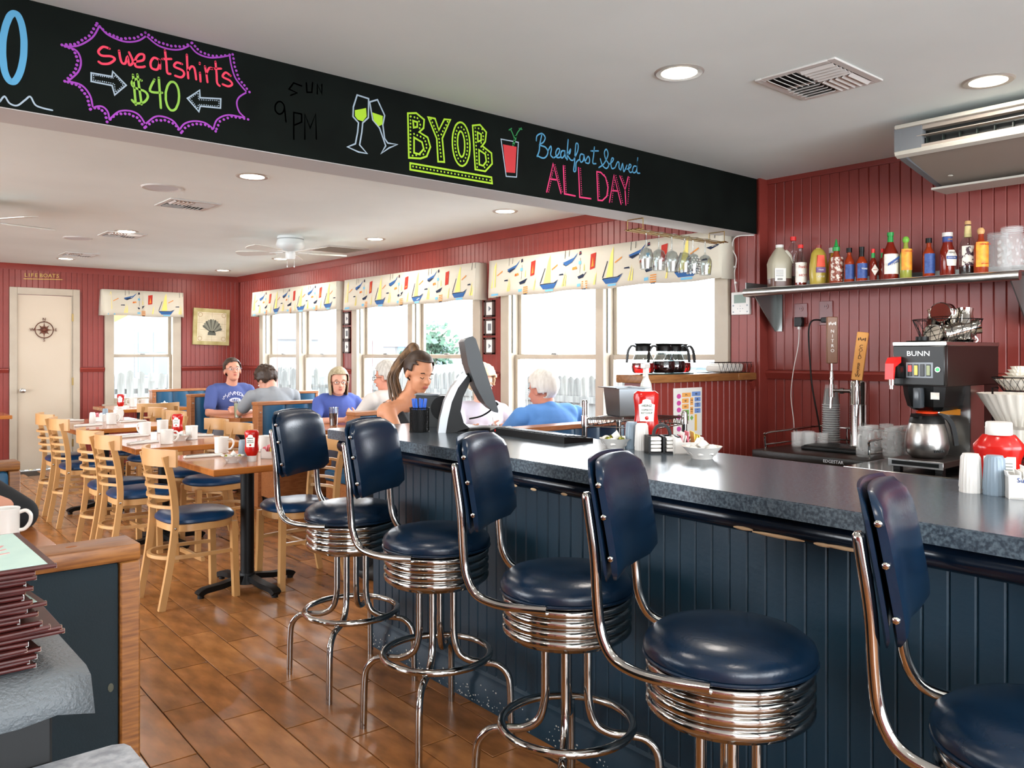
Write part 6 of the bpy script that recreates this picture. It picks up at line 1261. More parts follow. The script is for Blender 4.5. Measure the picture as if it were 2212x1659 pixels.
def fan(x, y, rz, label):
    t = empty('ceiling_fan', (x, y, ZD), R2D(rz), label, 'ceiling fan', 'white ceiling fans'); FM = mat('fan_white', '#d5dad9', .3)
    b = MB(); b.lathe([(.0001, 0), (.112, 0), (.114, -.01), (.114, -.035), (.118, -.045), (.124, -.07), (.12, -.09), (.095, -.115), (.06, -.13), (.05, -.135), (.0001, -.135)], 36); b.build('motor_housing', FM, t)
    b = MB(); b.lathe([(.115, -.020), (.1165, -.024), (.115, -.028)], 36); b.build('vent_band', mat('fan_shadow', '#8d9392', .5), t)
    b = MB(); b.lathe([(.0001, -.13), (.042, -.13), (.044, -.15), (.044, -.185), (.035, -.20), (.0001, -.202)], 24); b.build('switch_housing', FM, t)
    for i in range(5):
        a = R2D(72*i); M = Matrix.Rotation(a, 4, 'Z'); q = MB(); q.strip([M @ Vector(p) for p in crom([(.05, 0, -.125), (.09, 0, -.145), (.13, .0, -.14), (.2, 0, -.137)], 3)], .05, .005, up=(0, 0, 1)) if False else q.box(.06, .19, -.02, .02, -.142, -.137, M=M); q.build('blade_bracket', FM, t)
        q = MB(); n = 8; pts = [(.15, -.045), (.2, -.055), (.46, -.068), (.49, -.055), (.505, -.02), (.505, .02), (.49, .055), (.46, .068), (.2, .055), (.15, .045)]; q.prism(pts, -.003, .003, 'z', M=M @ Matrix.Translation((0, 0, -.140)) @ Matrix.Rotation(R2D(10), 4, 'X')); q.build('blade', mat('fan_blade', '#cfd0c8', .45), t)
    for yy in (-.03, .03): q = MB(); q.cyl((.02, yy, -.20), (.02, yy, -.255), .0015, n=6); q.ell((.02, yy, -.262), (.006, .006, .009), 8, 5); q.build('pull_chain', FM, t)
    return t
fan(3.26, 6.80, 59, 'white ceiling fan hanging above the booths'); fan(.87, 6.55, 13, 'white ceiling fan whose blade enters at the left edge')

# ---------------- valances ----------------
VF = mat('valance_fabric', '#c9c3b2', .8, bump=.15, bscale=200); PAL = ['#2e5c93', '#16243c', '#e8d878', '#b23124', '#d98a3a', '#6fb0cf', '#4a4a48']
VMATS = [VF]+[mat('print_'+c_[1:], c_, .85) for c_ in PAL]
def valance(a, b_, zt, zb, facing, label):
    # a..b along the wall; hangs in front of the casing, box shaped with pleats
    t = empty('valance', (0, 0, 0), 0, label, 'valance', 'sailboat valances over the windows')
    def P(u, d, z): return (XW-d, u, z) if facing == 'x' else (u, YF-d, z)
    D = .115 if facing == 'x' else .10; m = MB(); L = b_-a; N = 60; rows = [(zt, 0), (zt-.08, .3), (zb+.06, .8), (zb, 1.0)]; vs = []
    pl = [a+.02, (a+b_)/2, b_-.02] if L > 1.2 else [a+.02, (a+b_)/2, b_-.02]
    def dep(u, k): return D+.022*k-.02*k*sum(math.exp(-((u-p)/.02)**2) for p in pl)+.006*k*math.sin(u*23)
    for z, k in rows:
        for i in range(N+1): u = a+L*i/N; vs.append(P(u, dep(u, k), z+(.006*math.sin(u*9) if k == 1 else 0)))
    W = N+1; fs = [(j*W+i, j*W+i+1, (j+1)*W+i+1, (j+1)*W+i) for j in range(3) for i in range(N)]; m.add(vs, fs)
    for u, s_ in ((a, -1), (b_, 1)):
        m.add([P(u, 0, zt), P(u, D, zt), P(u, dep(u, 1), zb), P(u+s_*.02, .01, zb)], [(0, 1, 2, 3)])
    m.add([P(a, 0, zt), P(b_, 0, zt), P(b_, D, zt), P(a, D, zt)], [(0, 1, 2, 3)]); o = m.build('fabric', VF, t, smooth=60, fix=False); md = o.modifiers.new('thick', 'SOLIDIFY'); md.thickness = .002
    pr_ = MB(); H = zt-zb
    sgn = -1 if facing == 'x' else 1
    def poly(u0, pts, k):
        q = []
        for x, y in pts:
            u = u0+sgn*x*1.42; z = zt-H*(1-y) ; kk = max(0, min(1, (zt-z)/H)); kk2 = .3*min(1, kk/.27)+.5*max(0, min(1, (kk-.27)/.53))+.2*max(0, (kk-.8)/.2)
            if not (a+.004 <= u <= b_-.004): return
            q.append(P(u, dep(u, kk2)+.0035, z))
        pr_.add(q, [tuple(range(len(q)))], k)
    T_ = .65; n = int(L/T_)+2; u0 = (b_ if facing == 'x' else a)-sgn*.03
    for i in range(n):
        s_ = u0+sgn*T_*i
        poly(s_, [(.02, .20), (.135, .22), (.16, .30), (.145, .22), (.125, .10), (.045, .09)], 1); poly(s_, [(.02, .20), (.135, .225), (.16, .31), (.125, .24), (.02, .225)], 2)   # big blue hull
        poly(s_, [(.045, .24), (.095, .25), (.09, .95), (.075, .80)], 3); poly(s_, [(.018, .24), (.024, .24), (.055, .62), (.05, .62)], 2); poly(s_, [(.105, .55), (.15, .66), (.148, .69), (.104, .58)], 5); poly(s_, [(.06, .03), (.12, .035), (.12, .085), (.06, .08)], 6)
        poly(s_, [(.19, .12), (.20, .12), (.215, .50), (.205, .36)], 3); poly(s_, [(.205, .12), (.22, .12), (.222, .44)], 3); poly(s_, [(.165, .40), (.20, .40), (.197, .44), (.168, .43)], 2)
        poly(s_, [(.19, .70), (.27, .80), (.30, .92), (.285, .82), (.26, .70), (.215, .62)], 1); poly(s_, [(.19, .66), (.215, .61), (.262, .70), (.25, .715)], 2); poly(s_, [(.205, .80), (.206, 1.0), (.203, 1.0), (.202, .80)], 7); poly(s_, [(.235, .84), (.236, .99), (.233, .99), (.232, .84)], 7)
        poly(s_, [(.26, .50), (.295, .52), (.29, .58), (.262, .56)], 5); poly(s_, [(.268, .50), (.275, .505), (.273, .57), (.267, .565)], 4); poly(s_, [(.305, .62), (.325, .62), (.325, .70), (.305, .70)], 6); poly(s_, [(.308, .84), (.325, .86), (.322, .94), (.31, .93)], 2); poly(s_, [(.308, .88), (.323, .89), (.323, .91), (.308, .90)], 4)
        poly(s_, [(.30, .33), (.365, .42), (.375, .47), (.36, .39), (.345, .30), (.31, .27)], 2); poly(s_, [(.318, .40), (.319, .78), (.317, .78), (.316, .40)], 7); poly(s_, [(.344, .45), (.352, .46), (.35, .64), (.346, .60)], 3)
        poly(s_, [(.39, .46), (.425, .49), (.43, .86), (.393, .83)], 4); poly(s_, [(.40, .52), (.418, .54), (.41, .76)], 5); poly(s_, [(.30, .08), (.325, .09), (.324, .16), (.298, .15)], 6)
        for q in range(4): poly(s_, [(.335, .03+.05*q), (.37, .04+.05*q), (.37, .065+.05*q), (.335, .055+.05*q)], 5)
        poly(s_, [(.34, .0), (.365, .005), (.365, .03), (.34, .025)], 2); poly(s_, [(.42, .10), (.432, .10), (.44, .40), (.43, .30)], 3)
    tag(pr_.build('printed_boats', VMATS, t, smooth=0, fix=False), kind='stuff'); return t
valance(3.03, 5.34, 2.130, 1.822, 'x', 'sailboat print valance over the window nearest the bar'); valance(5.52, 7.78, 2.135, 1.815, 'x', 'sailboat print valance over the middle double window'); valance(7.93, 10.15, 2.138, 1.83, 'x', 'sailboat print valance over the double window near the corner'); valance(2.72, 3.68, 2.135, 1.82, 'y', 'small sailboat print valance over the far wall window')

# ---------------- wall decor ----------------
FRM = mat('dark_brown_frame', '#3f2a24', .45)
for gi, (yc, zs) in enumerate(((5.47, (1.74, 1.582, 1.42)), (7.92, (1.735, 1.574, 1.43)))):
    for i, z in enumerate(zs):
        w = ('top', 'middle', 'bottom')[i]; t = empty('picture_frame', (XW-.002, yc, z), 0, 'small dark framed flag print, %s one of the three %s' % (w, 'nearest the bar' if gi == 0 else 'by the corner window'), 'picture', 'small framed prints between the windows'); b = MB()
        for q in ((-.072, .072, .055, .072), (-.072, .072, -.072, -.055), (-.072, -.045, -.072, .072), (.045, .072, -.072, .072)): b.box(-.018, 0, q[0], q[1], q[2], q[3], ch=.002)
        b.build('frame', FRM, t); bx('print', PAPER, t, -.008, -.004, -.046, .046, -.056, .056); b = MB()
        if i == 1: b.box(-.0095, -.008, -.022, .022, -.03, .03); b.ell((-.0095, 0, 0), (.001, .012, .016), 10, 5)
        else: b.prism([(.012, .022), (.012, -.022), (-.022, 0), ], -.0095, -.008, 'x')
        b.build('flag_motif', mat('ink_grey', '#6d7074', .6), t)
ar = empty('shell_picture', (4.07, YF-.022, 1.71), 0, 'square scallop shell picture hanging beside the corner', 'picture'); ar.rotation_euler = (0, R2D(1.5), 0)
bx('canvas', mat('aged_olive', '#9a8f5a', .7, col2='#b5ab7c', scale=9), ar, -.24, .24, -.018, .018, -.24, .24, ch=.003); bx('inner_panel', mat('aged_cream', '#cfc6ac', .7, col2='#bfb699', scale=12), ar, -.19, .19, -.020, -.0175, -.19, .19)
b = MB()
for i in range(11):
    a0 = R2D(90-72+13.1*i-6); a1 = a0+R2D(12); r = .135+.012*math.cos((i-5)/5*1.2); am = (a0+a1)/2; b.prism([(.02*math.cos(am)*.6, -.075), (r*.93*math.cos(a0), -.075+r*math.sin(a0)*1.15), (r*1.03*math.cos(am), -.075+r*1.06*math.sin(am)*1.15), (r*.93*math.cos(a1), -.075+r*math.sin(a1)*1.15)], -.0225, -.020, 'y', k=i % 2)
b.prism([(-.055, -.11), (.055, -.11), (.05, -.075), (.03, -.055), (-.03, -.055), (-.05, -.075)], -.0225, -.020, 'y', k=0); b.build('shell_drawing', [mat('shell_ink', '#55584f', .8), mat('shell_ink2', '#7d8072', .8)], ar, smooth=0)
b = MB()
for sx in (-1, 1):
    for sz in (-1, 1): b.tube([(sx*.155+.026*math.cos(2*PI*i/20), -.021, sz*.155+.026*math.sin(2*PI*i/20)) for i in range(20)], .004, 5, True)
for q in ((-.13, .13, .168, .171), (-.13, .13, -.171, -.168), (.168, .171, -.13, .13), (-.171, -.168, -.13, .13)): b.box(q[0], q[1], -.0212, -.020, q[2], q[3])
b.build('rope_border', mat('rope_tan', '#b39d7c', .8), ar); b = MB()
for q in ((-.19, -.12, .05, .052), (.12, .19, .04, .042), (-.15, -.06, -.04, -.038), (.08, .17, -.05, -.048), (0, .002, -.19, -.11), (.0, .002, .1, .19)): b.box(q[0], q[1], -.0207, -.020, q[2], q[3])
b.build('crack_line', mat('crack', '#6d6650', .8), ar)
lb = empty('lifeboats_sign', (0, 0, 0), 0, 'yellow wooden LIFE BOATS letters above the beige door', 'sign'); LBM = mat('sign_yellow', '#c9a85a', .6)
for i, (ch, x) in enumerate(zip('LIFEBOATS', (1.93, 1.963, 1.995, 2.035, 2.085, 2.13, 2.178, 2.218, 2.258))): text(ch, .062, LBM, 'letter', lb, (x, YF-.006, 2.262+.001*i), FACE_NY, ext=.005)
b = MB(); b.prism([(1.905, 2.222), (2.30, 2.236), (2.315, 2.232), (2.30, 2.228), (1.905, 2.214)], YF-.012, YF, 'y'); b.build('underline_bar', LBM, lb)
cmp_ = empty('compass_ornament', (2.116, YF-.012, 1.634), 0, 'rusty metal compass rose ornament on the beige door', 'ornament'); RUST = mat('rusty_iron', '#4a2a20', .55, .4, col2='#6a3a28', scale=30)
b = MB(); b.tube([(.094*math.cos(2*PI*i/40), 0, .094*math.sin(2*PI*i/40)) for i in range(40)], .005, 6, True); b.build('ring', RUST, cmp_); b = MB()
for i in range(16):
    a = 2*PI*i/16; r = .094 if i % 4 == 0 else (.078 if i % 2 == 0 else .048); w = .013; b.add([(0, -.006, 0), (.03*math.cos(a+.35), 0, .03*math.sin(a+.35)), (r*math.cos(a), 0, r*math.sin(a)), (.03*math.cos(a-.35), 0, .03*math.sin(a-.35)), (0, .003, 0)], [(0, 1, 2), (0, 2, 3), (4, 2, 1), (4, 3, 2)])
b.build('star', RUST, cmp_, smooth=0); b = MB(); b.ell((0, -.004, 0), (.022, .008, .022), 16, 8); b.tube([(.028*math.cos(2*PI*i/24), -.003, .028*math.sin(2*PI*i/24)) for i in range(24)], .004, 6, True); b.build('boss', RUST, cmp_)
for ch, x, z in (('N', 0, .122), ('S', 0, -.122), ('E', .122, 0), ('W', -.124, 0)): text(ch, .048, RUST, 'letter', cmp_, (x, -.002, z), FACE_NY, ext=.004)
b = MB()
for i in range(4): a = PI/2*i; b.cyl((.094*math.cos(a), 0, .094*math.sin(a)), (.106*math.cos(a), 0, .106*math.sin(a)), .004, n=8)
b.build('stem', RUST, cmp_)
# ---------------- people ----------------
def blob(name, prims, m, parent, voxel=.008, smooth=4, mats=None):
    b = MB()
    for p in prims:
        if p[0] == 'c':
            _, a, c_, r0, r1 = p; a = Vector(a); c_ = Vector(c_); b.cyl(a, c_, r0, r1, 14); b.ell(a, (r0, r0, r0), 14, 9); b.ell(c_, (r1, r1, r1), 14, 9)
        else:
            b.ell(p[1], p[2], 20, 13, M=(p[3] if len(p) > 3 else None))
    o = b.build(name, m, None, fix=False); md = o.modifiers.new('r', 'REMESH'); md.mode = 'VOXEL'; md.voxel_size = voxel
    sm = o.modifiers.new('s', 'SMOOTH'); sm.factor = .5; sm.iterations = smooth
    bpy.context.view_layer.update(); dg = bpy.context.evaluated_depsgraph_get(); me = bpy.data.meshes.new_from_object(o.evaluated_get(dg)); o.modifiers.clear(); o.data = me
    me.polygons.foreach_set('use_smooth', [True]*len(me.polygons)); me.name = name
    if parent: o.parent = parent
    return o
SK = lambda n, a: mat('skin_'+n, a, .5, spec=.35)
def lerp(a, b, t): return tuple(a[i]+(b[i]-a[i])*t for i in range(3))
def arm(sh, el, wr, hd, th, r=1.0):
    # upper arm, forearm, palm, four fingers and a thumb; hd = hand direction, th = thumb side
    P = [('c', sh, lerp(sh, el, .5), .052*r, .047*r), ('c', lerp(sh, el, .5), el, .047*r, .038*r), ('c', el, lerp(el, wr, .4), .039*r, .037*r), ('c', lerp(el, wr, .4), wr, .037*r, .025*r)]
    hd = Vector(hd).normalized(); th = Vector(th); th = (th-hd*th.dot(hd)).normalized(); w = Vector(wr); nn = hd.cross(th)
    for k in (-.024, -.008, .008, .024): P.append(('c', w+hd*.02+th*k*.8, w+hd*.088+th*k, .014, .012))
    for i, k in enumerate((-.029, -.010, .010, .029)):
        L = (.055, .068, .072, .06)[i]; a = w+hd*.09+th*k; m_ = a+hd*L*.55-nn*.008; P.append(('c', a, m_, .0088, .0082)); P.append(('c', m_, m_+hd*L*.45-nn*.018, .0082, .007))
    a = w+hd*.03+th*.025; m_ = a+hd*.03+th*.028; P += [('c', a, m_, .012, .010), ('c', m_, m_+hd*.028+th*.006, .010, .008)]
    return P
def head_prims(c, R):
    # R rotates head space (x forward, z up) to body space
    def T(p): return tuple(Vector(c)+R @ Vector(p))
    M = R.to_4x4()
    return [('e', T((-.012, 0, .030)), (.097, .075, .088), M), ('e', T((.030, 0, -.035)), (.062, .056, .080), M), ('e', T((.052, 0, -.092)), (.030, .030, .022), M), ('e', T((.030, 0, -.075)), (.045, .05, .035), M), ('e', T((.070, .026, -.03)), (.018, .022, .022), M), ('e', T((.070, -.026, -.03)), (.018, .022, .022), M),
            ('c', T((.086, 0, .008)), T((.110, 0, -.030)), .0085, .0125), ('e', T((.098, .010, -.034)), (.010, .008, .007), M), ('e', T((.098, -.010, -.034)), (.010, .008, .007), M), ('e', T((.080, 0, .020)), (.012, .045, .008), M), ('e', T((.086, 0, -.062)), (.010, .022, .008), M),
            ('e', T((-.012, .078, -.012)), (.018, .009, .030), M), ('e', T((-.012, -.078, -.012)), (.018, .009, .030), M)]
def face(body, c, R, brow='#4a3524', lip='#b5675c', closed=False, glasses=None, teeth=False):
    W = mat('eye_white', '#e9e6e2', .3); IR = mat('iris_brown', '#3a2a20', .2)
    def T(p): return Vector(c)+R @ Vector(p)
    M = R.to_4x4()
    for s in (-1, 1):
        e = MB()
        if closed: e.tube([T((.0815, s*.019, -.004)), T((.0905, s*.030, -.010)), T((.0800, s*.045, -.005))], .0022, 6, k=1)
        else: e.ell(T((.0795, s*.031, -.002)), (.0115, .0135, .0075), 12, 8, k=0, M=M); e.ell(T((.0885, s*.031, -.002)), (.0035, .0055, .0055), 10, 6, k=1, M=M)
        e.build('eye', [W, IR], body)
        q = MB(); q.tube([T((.082, s*.014, .018)), T((.087, s*.028, .024)), T((.078, s*.046, .020))], .0032, 6); q.build('eyebrow', mat('brow_'+brow[1:], brow, .8), body)
    q = MB(); q.ell(T((.0945, 0, -.058)), (.006, .021, .0042), 14, 7, M=M); q.ell(T((.0930, 0, -.065)), (.0065, .018, .0045), 14, 7, M=M); q.build('lips', mat('lip_'+lip[1:], lip, .4), body)
    if glasses:
        g = MB(); gm = mat('glasses_'+glasses[1:], glasses, .3, .3)
        for s in (-1, 1):
            n = 20; g.tube([T((.104-.006*abs(math.cos(2*PI*i/n)), s*(.033+.023*math.copysign(abs(math.cos(2*PI*i/n))**.7, math.cos(2*PI*i/n))), -.002+.0145*math.copysign(abs(math.sin(2*PI*i/n))**.7, math.sin(2*PI*i/n)))) for i in range(n)], .0016, 6, True)
            g.tube([T((.098, s*.056, .004)), T((.06, s*.080, .004)), T((-.01, s*.086, -.002))], .0016, 6)
        g.tube([T((.107, -.011, .003)), T((.110, 0, .006)), T((.107, .011, .003))], .0016, 6); g.build('glasses', gm, body)
def hair(body, c, R, m, kind='short', vol=1.0, amp=.004, fr=30, seed=0, n=56, rows=34):
    # scalp shell over the skull, opened over the face
    b = MB(); vs = []; keep = {}
    cx_, rx, ry, rz = -.016, .104*vol, .086*vol, .100*vol; cz = .034
    for j in range(rows+1):
        for i in range(n):
            th = PI*j/rows; a = 2*PI*i/n; x = math.sin(th)*math.cos(a); y = math.sin(th)*math.sin(a); z = math.cos(th)
            d = 1+amp*10*(noise.noise(Vector((x*fr/8+seed, y*fr/8, z*fr/8)))) + (amp*14*noise.noise(Vector((x*fr/3, y*fr/3+seed, z*fr/3))) if kind == 'curly' else amp*6*noise.noise(Vector((x*2, a*14, seed))))
            X, Y_, Z = cx_+rx*x*d, ry*y*d, cz+rz*z*d
            if kind in ('bob', 'long', 'lady') and Z < cz:   # falls straight down the sides
                k = (cz-Z)/rz; drop = {'bob': .06, 'long': .2, 'lady': .03}[kind]; s_ = math.sqrt(max(0, 1-min(1, abs(z))**2)); f = max(s_, .93); X = cx_+rx*(x/max(s_, .15))*min(1, f)*d*(1-.06*k); Y_ = ry*(y/max(s_, .15))*min(1, f)*d*(1.02-.10*k*k); Z = cz-k*(rz+drop)*.98
            vs.append(Vector(c)+R @ Vector((X, Y_, Z))); keep[(j, i)] = (X, Y_, Z, x, y, z)
    fs = []
    for j in range(rows):
        for i in range(n):
            X, Y_, Z, x, y, z = keep[(j, i)]
            if kind in ('short', 'pulled') and (abs(Y_) > .05 and X > -.025 and Z < .018): continue
            if kind in ('short', 'curly', 'pulled', 'thin'):
                lim = .078 if kind != 'pulled' else .086
                if X > .02 and Z < lim-.35*max(0, .055-abs(Y_))*0: 
                    if Z < lim-(abs(Y_) > .06)*.02: continue
                if X > -.02 and Z < .0 : continue
                if Z < (-.045 if kind == 'curly' else (-.055 if abs(Y_) < .05 else -.02)): continue
            else:
                if X > .03 and Z < .078-.9*max(0, abs(Y_)-.055): continue
                if X > .015 and abs(Y_) < .055 and Z < .05: continue
                if z < -.93: continue
            fs.append((j*n+i, j*n+(i+1) % n, (j+1)*n+(i+1) % n, (j+1)*n+i))
    b.add(vs, fs); o = b.build('hair', m, body, fix=False, smooth=80); md = o.modifiers.new('thick', 'SOLIDIFY'); md.thickness = .010 if kind == 'curly' else .006; md.offset = -1; return o
def rot(yaw, pitch=0, roll=0): return (Matrix.Rotation(R2D(yaw), 3, 'Z') @ Matrix.Rotation(R2D(pitch), 3, 'Y') @ Matrix.Rotation(R2D(roll), 3, 'X'))
def person(loc, rz, label, skin, shirt, pants, head_c, head_R, hair_args, arms, lean=.0, sleeves='short', sex='m', seated=True, face_kw=None, chest=1.0, tank=False, neckv=False, leg_dx=0, hem=.0, trunk=None, sl=.68, hunch=0):
    # local frame: x forward, origin on the ground under the hips; seated hips at z .55
    t = empty('person', loc, R2D(rz), label, 'person'); hz = .56 if seated else .93
    hip = Vector((0, 0, hz)); ch_ = Vector((lean*.75, 0, hz+.33)); nk = Vector((lean*1.0+.0, 0, hz+.50)); hc = Vector(head_c)
    hcv = Vector(head_c)
    if seated and not trunk:
        hz = .52; hip = Vector((-.04, 0, hz)); nk = Vector((hcv.x-.045, hcv.y*.5, hcv.z-.15+hunch)); ch_ = Vector((nk.x*.7-.02, 0, nk.z-.145))
        arms = [((ch_.x, a_[0][1], ch_.z+.085),)+tuple(a_[1:]) for a_ in arms]
    if trunk: hip, ch_, nk = [Vector(q) for q in trunk]
    sw = .175 if sex == 'm' else .150; bd = chest; P = []
    torso = [('e', hip+Vector((0, 0, .02)), (.13*bd, .165*bd, .12)), ('c', hip+Vector((0, 0, .05)), hip.lerp(ch_, .6), .115*bd, .115*bd), ('e', hip.lerp(ch_, .55), (.115*bd, .145*bd, .15 if not trunk else .12)), ('e', ch_, (.115*bd, .165*bd, .16 if not trunk else .13)), ('c', ch_+Vector((-.01, -sw*.75, .09)), ch_+Vector((-.01, sw*.75, .09)), .066, .066), ('c', ch_+Vector((-.01, 0, .1)), nk, .07, .058)]
    for s in (-1, 1): torso.append(('c', nk+Vector((-.01, s*.02, -.03)), ch_+Vector((-.01, s*sw*.8, .095)), .046, .05))
    if sex == 'f': torso += [('e', ch_+Vector((.075*bd, .06, -.03)), (.05, .06, .06)), ('e', ch_+Vector((.075*bd, -.06, -.03)), (.05, .06, .06))]
    neck = [('c', nk-Vector((0, 0, .03)), hc+head_R @ Vector((-.025, 0, -.07)), .056 if sex == 'm' else .048, .054 if sex == 'm' else .046)]
    if seated: kn = [Vector((.38, s*.11+leg_dx, hz-.02)) for s in (-1, 1)]; an = [Vector((.25, s*.12+leg_dx, .09)) for s in (-1, 1)]
    else: kn = [Vector((hip.x+.06, s*.10, .48)) for s in (-1, 1)]; an = [Vector((hip.x+.02, s*.11, .09)) for s in (-1, 1)]
    legs = []; lg_sh = []
    for s, k, a in zip((-1, 1), kn, an):
        h = hip+Vector((.02, s*.09, -.0)); legs += [('c', h, lerp(h, k, .5), .085, .072), ('c', lerp(h, k, .5), k, .072, .055), ('c', k, lerp(k, a, .35), .053, .052), ('c', lerp(k, a, .35), a, .050, .034), ('c', a+Vector((-.03, 0, -.045)), a+Vector((.16, 0, -.06)), .036, .03)]
        kk = .75 if seated and pants[1] == 'shorts' else 1.0; lg_sh += [('c', h, lerp(h, k, kk), .094, .080 if kk < 1 else .066)]
        if pants[1] != 'shorts': lg_sh += [('c', k, a, .066, .050)]
    armp = []; slv = []
    for (sh, el, wr, hd, th) in arms:
        armp += arm(sh, el, wr, hd, th, .95 if sex == 'm' else .82)
        if sleeves == 'short': e = lerp(sh, el, sl); slv += [('c', sh, e, .066 if sex == 'm' else .058, .060 if sex == 'm' else .050)]
        elif sleeves == 'long': slv += [('c', sh, el, .062, .05), ('c', el, lerp(el, wr, .9), .05, .038)]
    body = blob('body', torso+neck+head_prims(hc, head_R)+legs+armp, SK(skin[1:], skin), t, .0075, 3)
    def infl(q, g):
        return [(p[0], p[1], p[2], p[3]+g, p[4]+g) if p[0] == 'c' else (p[0], p[1], tuple(v+g for v in p[2]))+tuple(p[3:]) for p in q]
    if tank: top = infl(torso[:4], .010)+infl([q for q in torso if q[0] == 'e' and q[2][0] < .06], .01)+[('c', ch_+Vector((.095, s*.06, .02)), ch_+Vector((.04, s*.085, .125)), .022, .022) for s in (-1, 1)]+[('c', ch_+Vector((.04, s*.085, .125)), ch_+Vector((-.03, s*.085, .135)), .022, .024) for s in (-1, 1)]+[('c', ch_+Vector((-.03, s*.085, .135)), ch_+Vector((-.085, s*.04, .04)), .024, .024) for s in (-1, 1)]
    else: top = infl(torso[:5], .012)+infl(torso[6:], .010)+slv+[('c', ch_+Vector((-.01, 0, .1)), nk-Vector((0, 0, .045)), .084, .068)]
    so = blob('shirt', top, mat('cloth_'+shirt[1:], shirt, .85, bump=.15, bscale=60), t, .009, 5)
    blob('pants', infl([torso[0]], .014)+lg_sh, mat('cloth_'+pants[0][1:], pants[0], .85), t, .010, 4)
    sh_ = MB()
    for a in an: sh_.ell((a.x+.07, a.y, .048), (.145, .052, .048), 16, 9)
    for i, a in enumerate(an): q = MB(); q.ell((a.x+.07, a.y, .048), (.145, .052, .048), 16, 9); q.build('shoe', mat('shoe_dark', '#2a2826', .5), t)
    face(body, hc, head_R, **(face_kw or {}))
    if hair_args: hair(body, hc, head_R, **hair_args)
    return t, body, so, ch_
HB = mat('dark_brown_hair', '#2a1c14', .5, col2='#3c2a1c', scale=60, stretch=(1, 1, .2)); HG = mat('grey_hair', '#aaa59c', .6, col2='#c9c5bd', scale=60, stretch=(1, 1, .2)); HW = mat('white_hair', '#cfcac0', .6, col2='#e2ded6', scale=60, stretch=(1, 1, .2)); HBL = mat('blonde_grey_hair', '#8a7d60', .6, col2='#aca084', scale=60, stretch=(1, 1, .15)); HCU = mat('blonde_curly_hair', '#c9b894', .6, col2='#dfd3b8', scale=60)
# man with crossed arms and glasses, faces the camera side (-Y)
A = 1
t, bd_, so_, c_ = person((3.30, 8.22, 0), -92, 'person in blue T-shirt and glasses sitting with arms crossed at a booth table', '#c78d74', '#46548a', ('#77787e', 'shorts'), (.02, .0, 1.185), rot(-8, -12, 3), dict(m=HB, kind='short', amp=.002, vol=.98), [((.02, -.185, .98), (.05, -.25, .76), (.22, -.02, .76), (-.2, 1, .1), (0, 0, 1)), ((.02, .185, .98), (.05, .25, .76), (.25, .03, .80), (-.1, -1, .0), (0, 0, 1))], lean=.03, chest=.98, face_kw=dict(glasses='#8d939a'))
print_z = c_.z; INKT = mat('shirt_print', '#c9cddf', .8); cx0 = c_.x+.128
for i, ch in enumerate('SHENANDOAH'):
    a = (i-4.5)/4.5; text(ch, .052, INKT, 'letter', so_, (cx0+.006-.034*a*a, .105*a, print_z+.065-.045*a*a), (PI/2, -a*.35, PI/2+a*.55))
q = MB(); q.ell((cx0+.0, 0, print_z-.005), (.010, .058, .024), 20, 8); q.build('print_oval', INKT, so_); text('1835', .038, mat('shirt_blue_ink', '#46548a', .8), 'lettering', so_, (cx0+.0108, 0, print_z-.005), (PI/2, 0, PI/2))
# grey shirt, curly hair, back to the camera
person((3.36, 7.33, 0), 84, 'person in grey T-shirt with dark curly hair bending over the table, back to the camera', '#c4907a', '#85888c', ('#3d4046', 'long'), (.17, .03, 1.10), rot(22, 38), dict(m=HB, kind='curly', vol=1.07, amp=.010, fr=26, seed=3), [((.06, -.20, .97), (.2, -.27, .80), (.38, -.1, .80), (.9, .4, 0), (0, 1, 0)), ((.06, .20, .97), (.2, .27, .80), (.38, .1, .80), (.9, -.4, 0), (0, -1, 0))], lean=.12, chest=1.12, hunch=.06)
# woman in blue with glasses
person((3.63, 6.62, 0), -100, 'person in blue V-neck top with chin length grey blonde hair and dark glasses', '#cf9a84', '#44569c', ('#4a4a55', 'long'), (.05, -.01, 1.10), rot(-10, 0), dict(m=HBL, kind='bob', vol=1.02, amp=.002), [((.03, -.17, .92), (.16, -.25, .765), (.34, -.06, .785), (.3, 1, .1), (0, 0, 1)), ((.03, .17, .92), (.16, .25, .765), (.36, .04, .80), (.5, -.9, .5), (0, 0, 1))], lean=.06, sex='f', chest=1.12, hunch=.03, face_kw=dict(glasses='#2c2622', brow='#8a7460'))
# grey haired man, back to the camera, behind the server
person((3.56, 5.62, 0), 92, 'person with short grey hair and pale shirt sitting behind the server, back to the camera', '#c98a72', '#c9c2bb', ('#5a5a60', 'long'), (.04, .02, 1.165), rot(25, 5), dict(m=HG, kind='short', amp=.003, vol=1.03), [((.03, -.20, .98), (.15, -.27, .77), (.36, -.1, .78), (.9, .4, 0), (0, 1, 0)), ((.03, .20, .98), (.15, .27, .77), (.36, .1, .78), (.9, -.4, 0), (0, -1, 0))], lean=.05, chest=1.1, hunch=.03, face_kw=dict(glasses='#3a3a3a'))
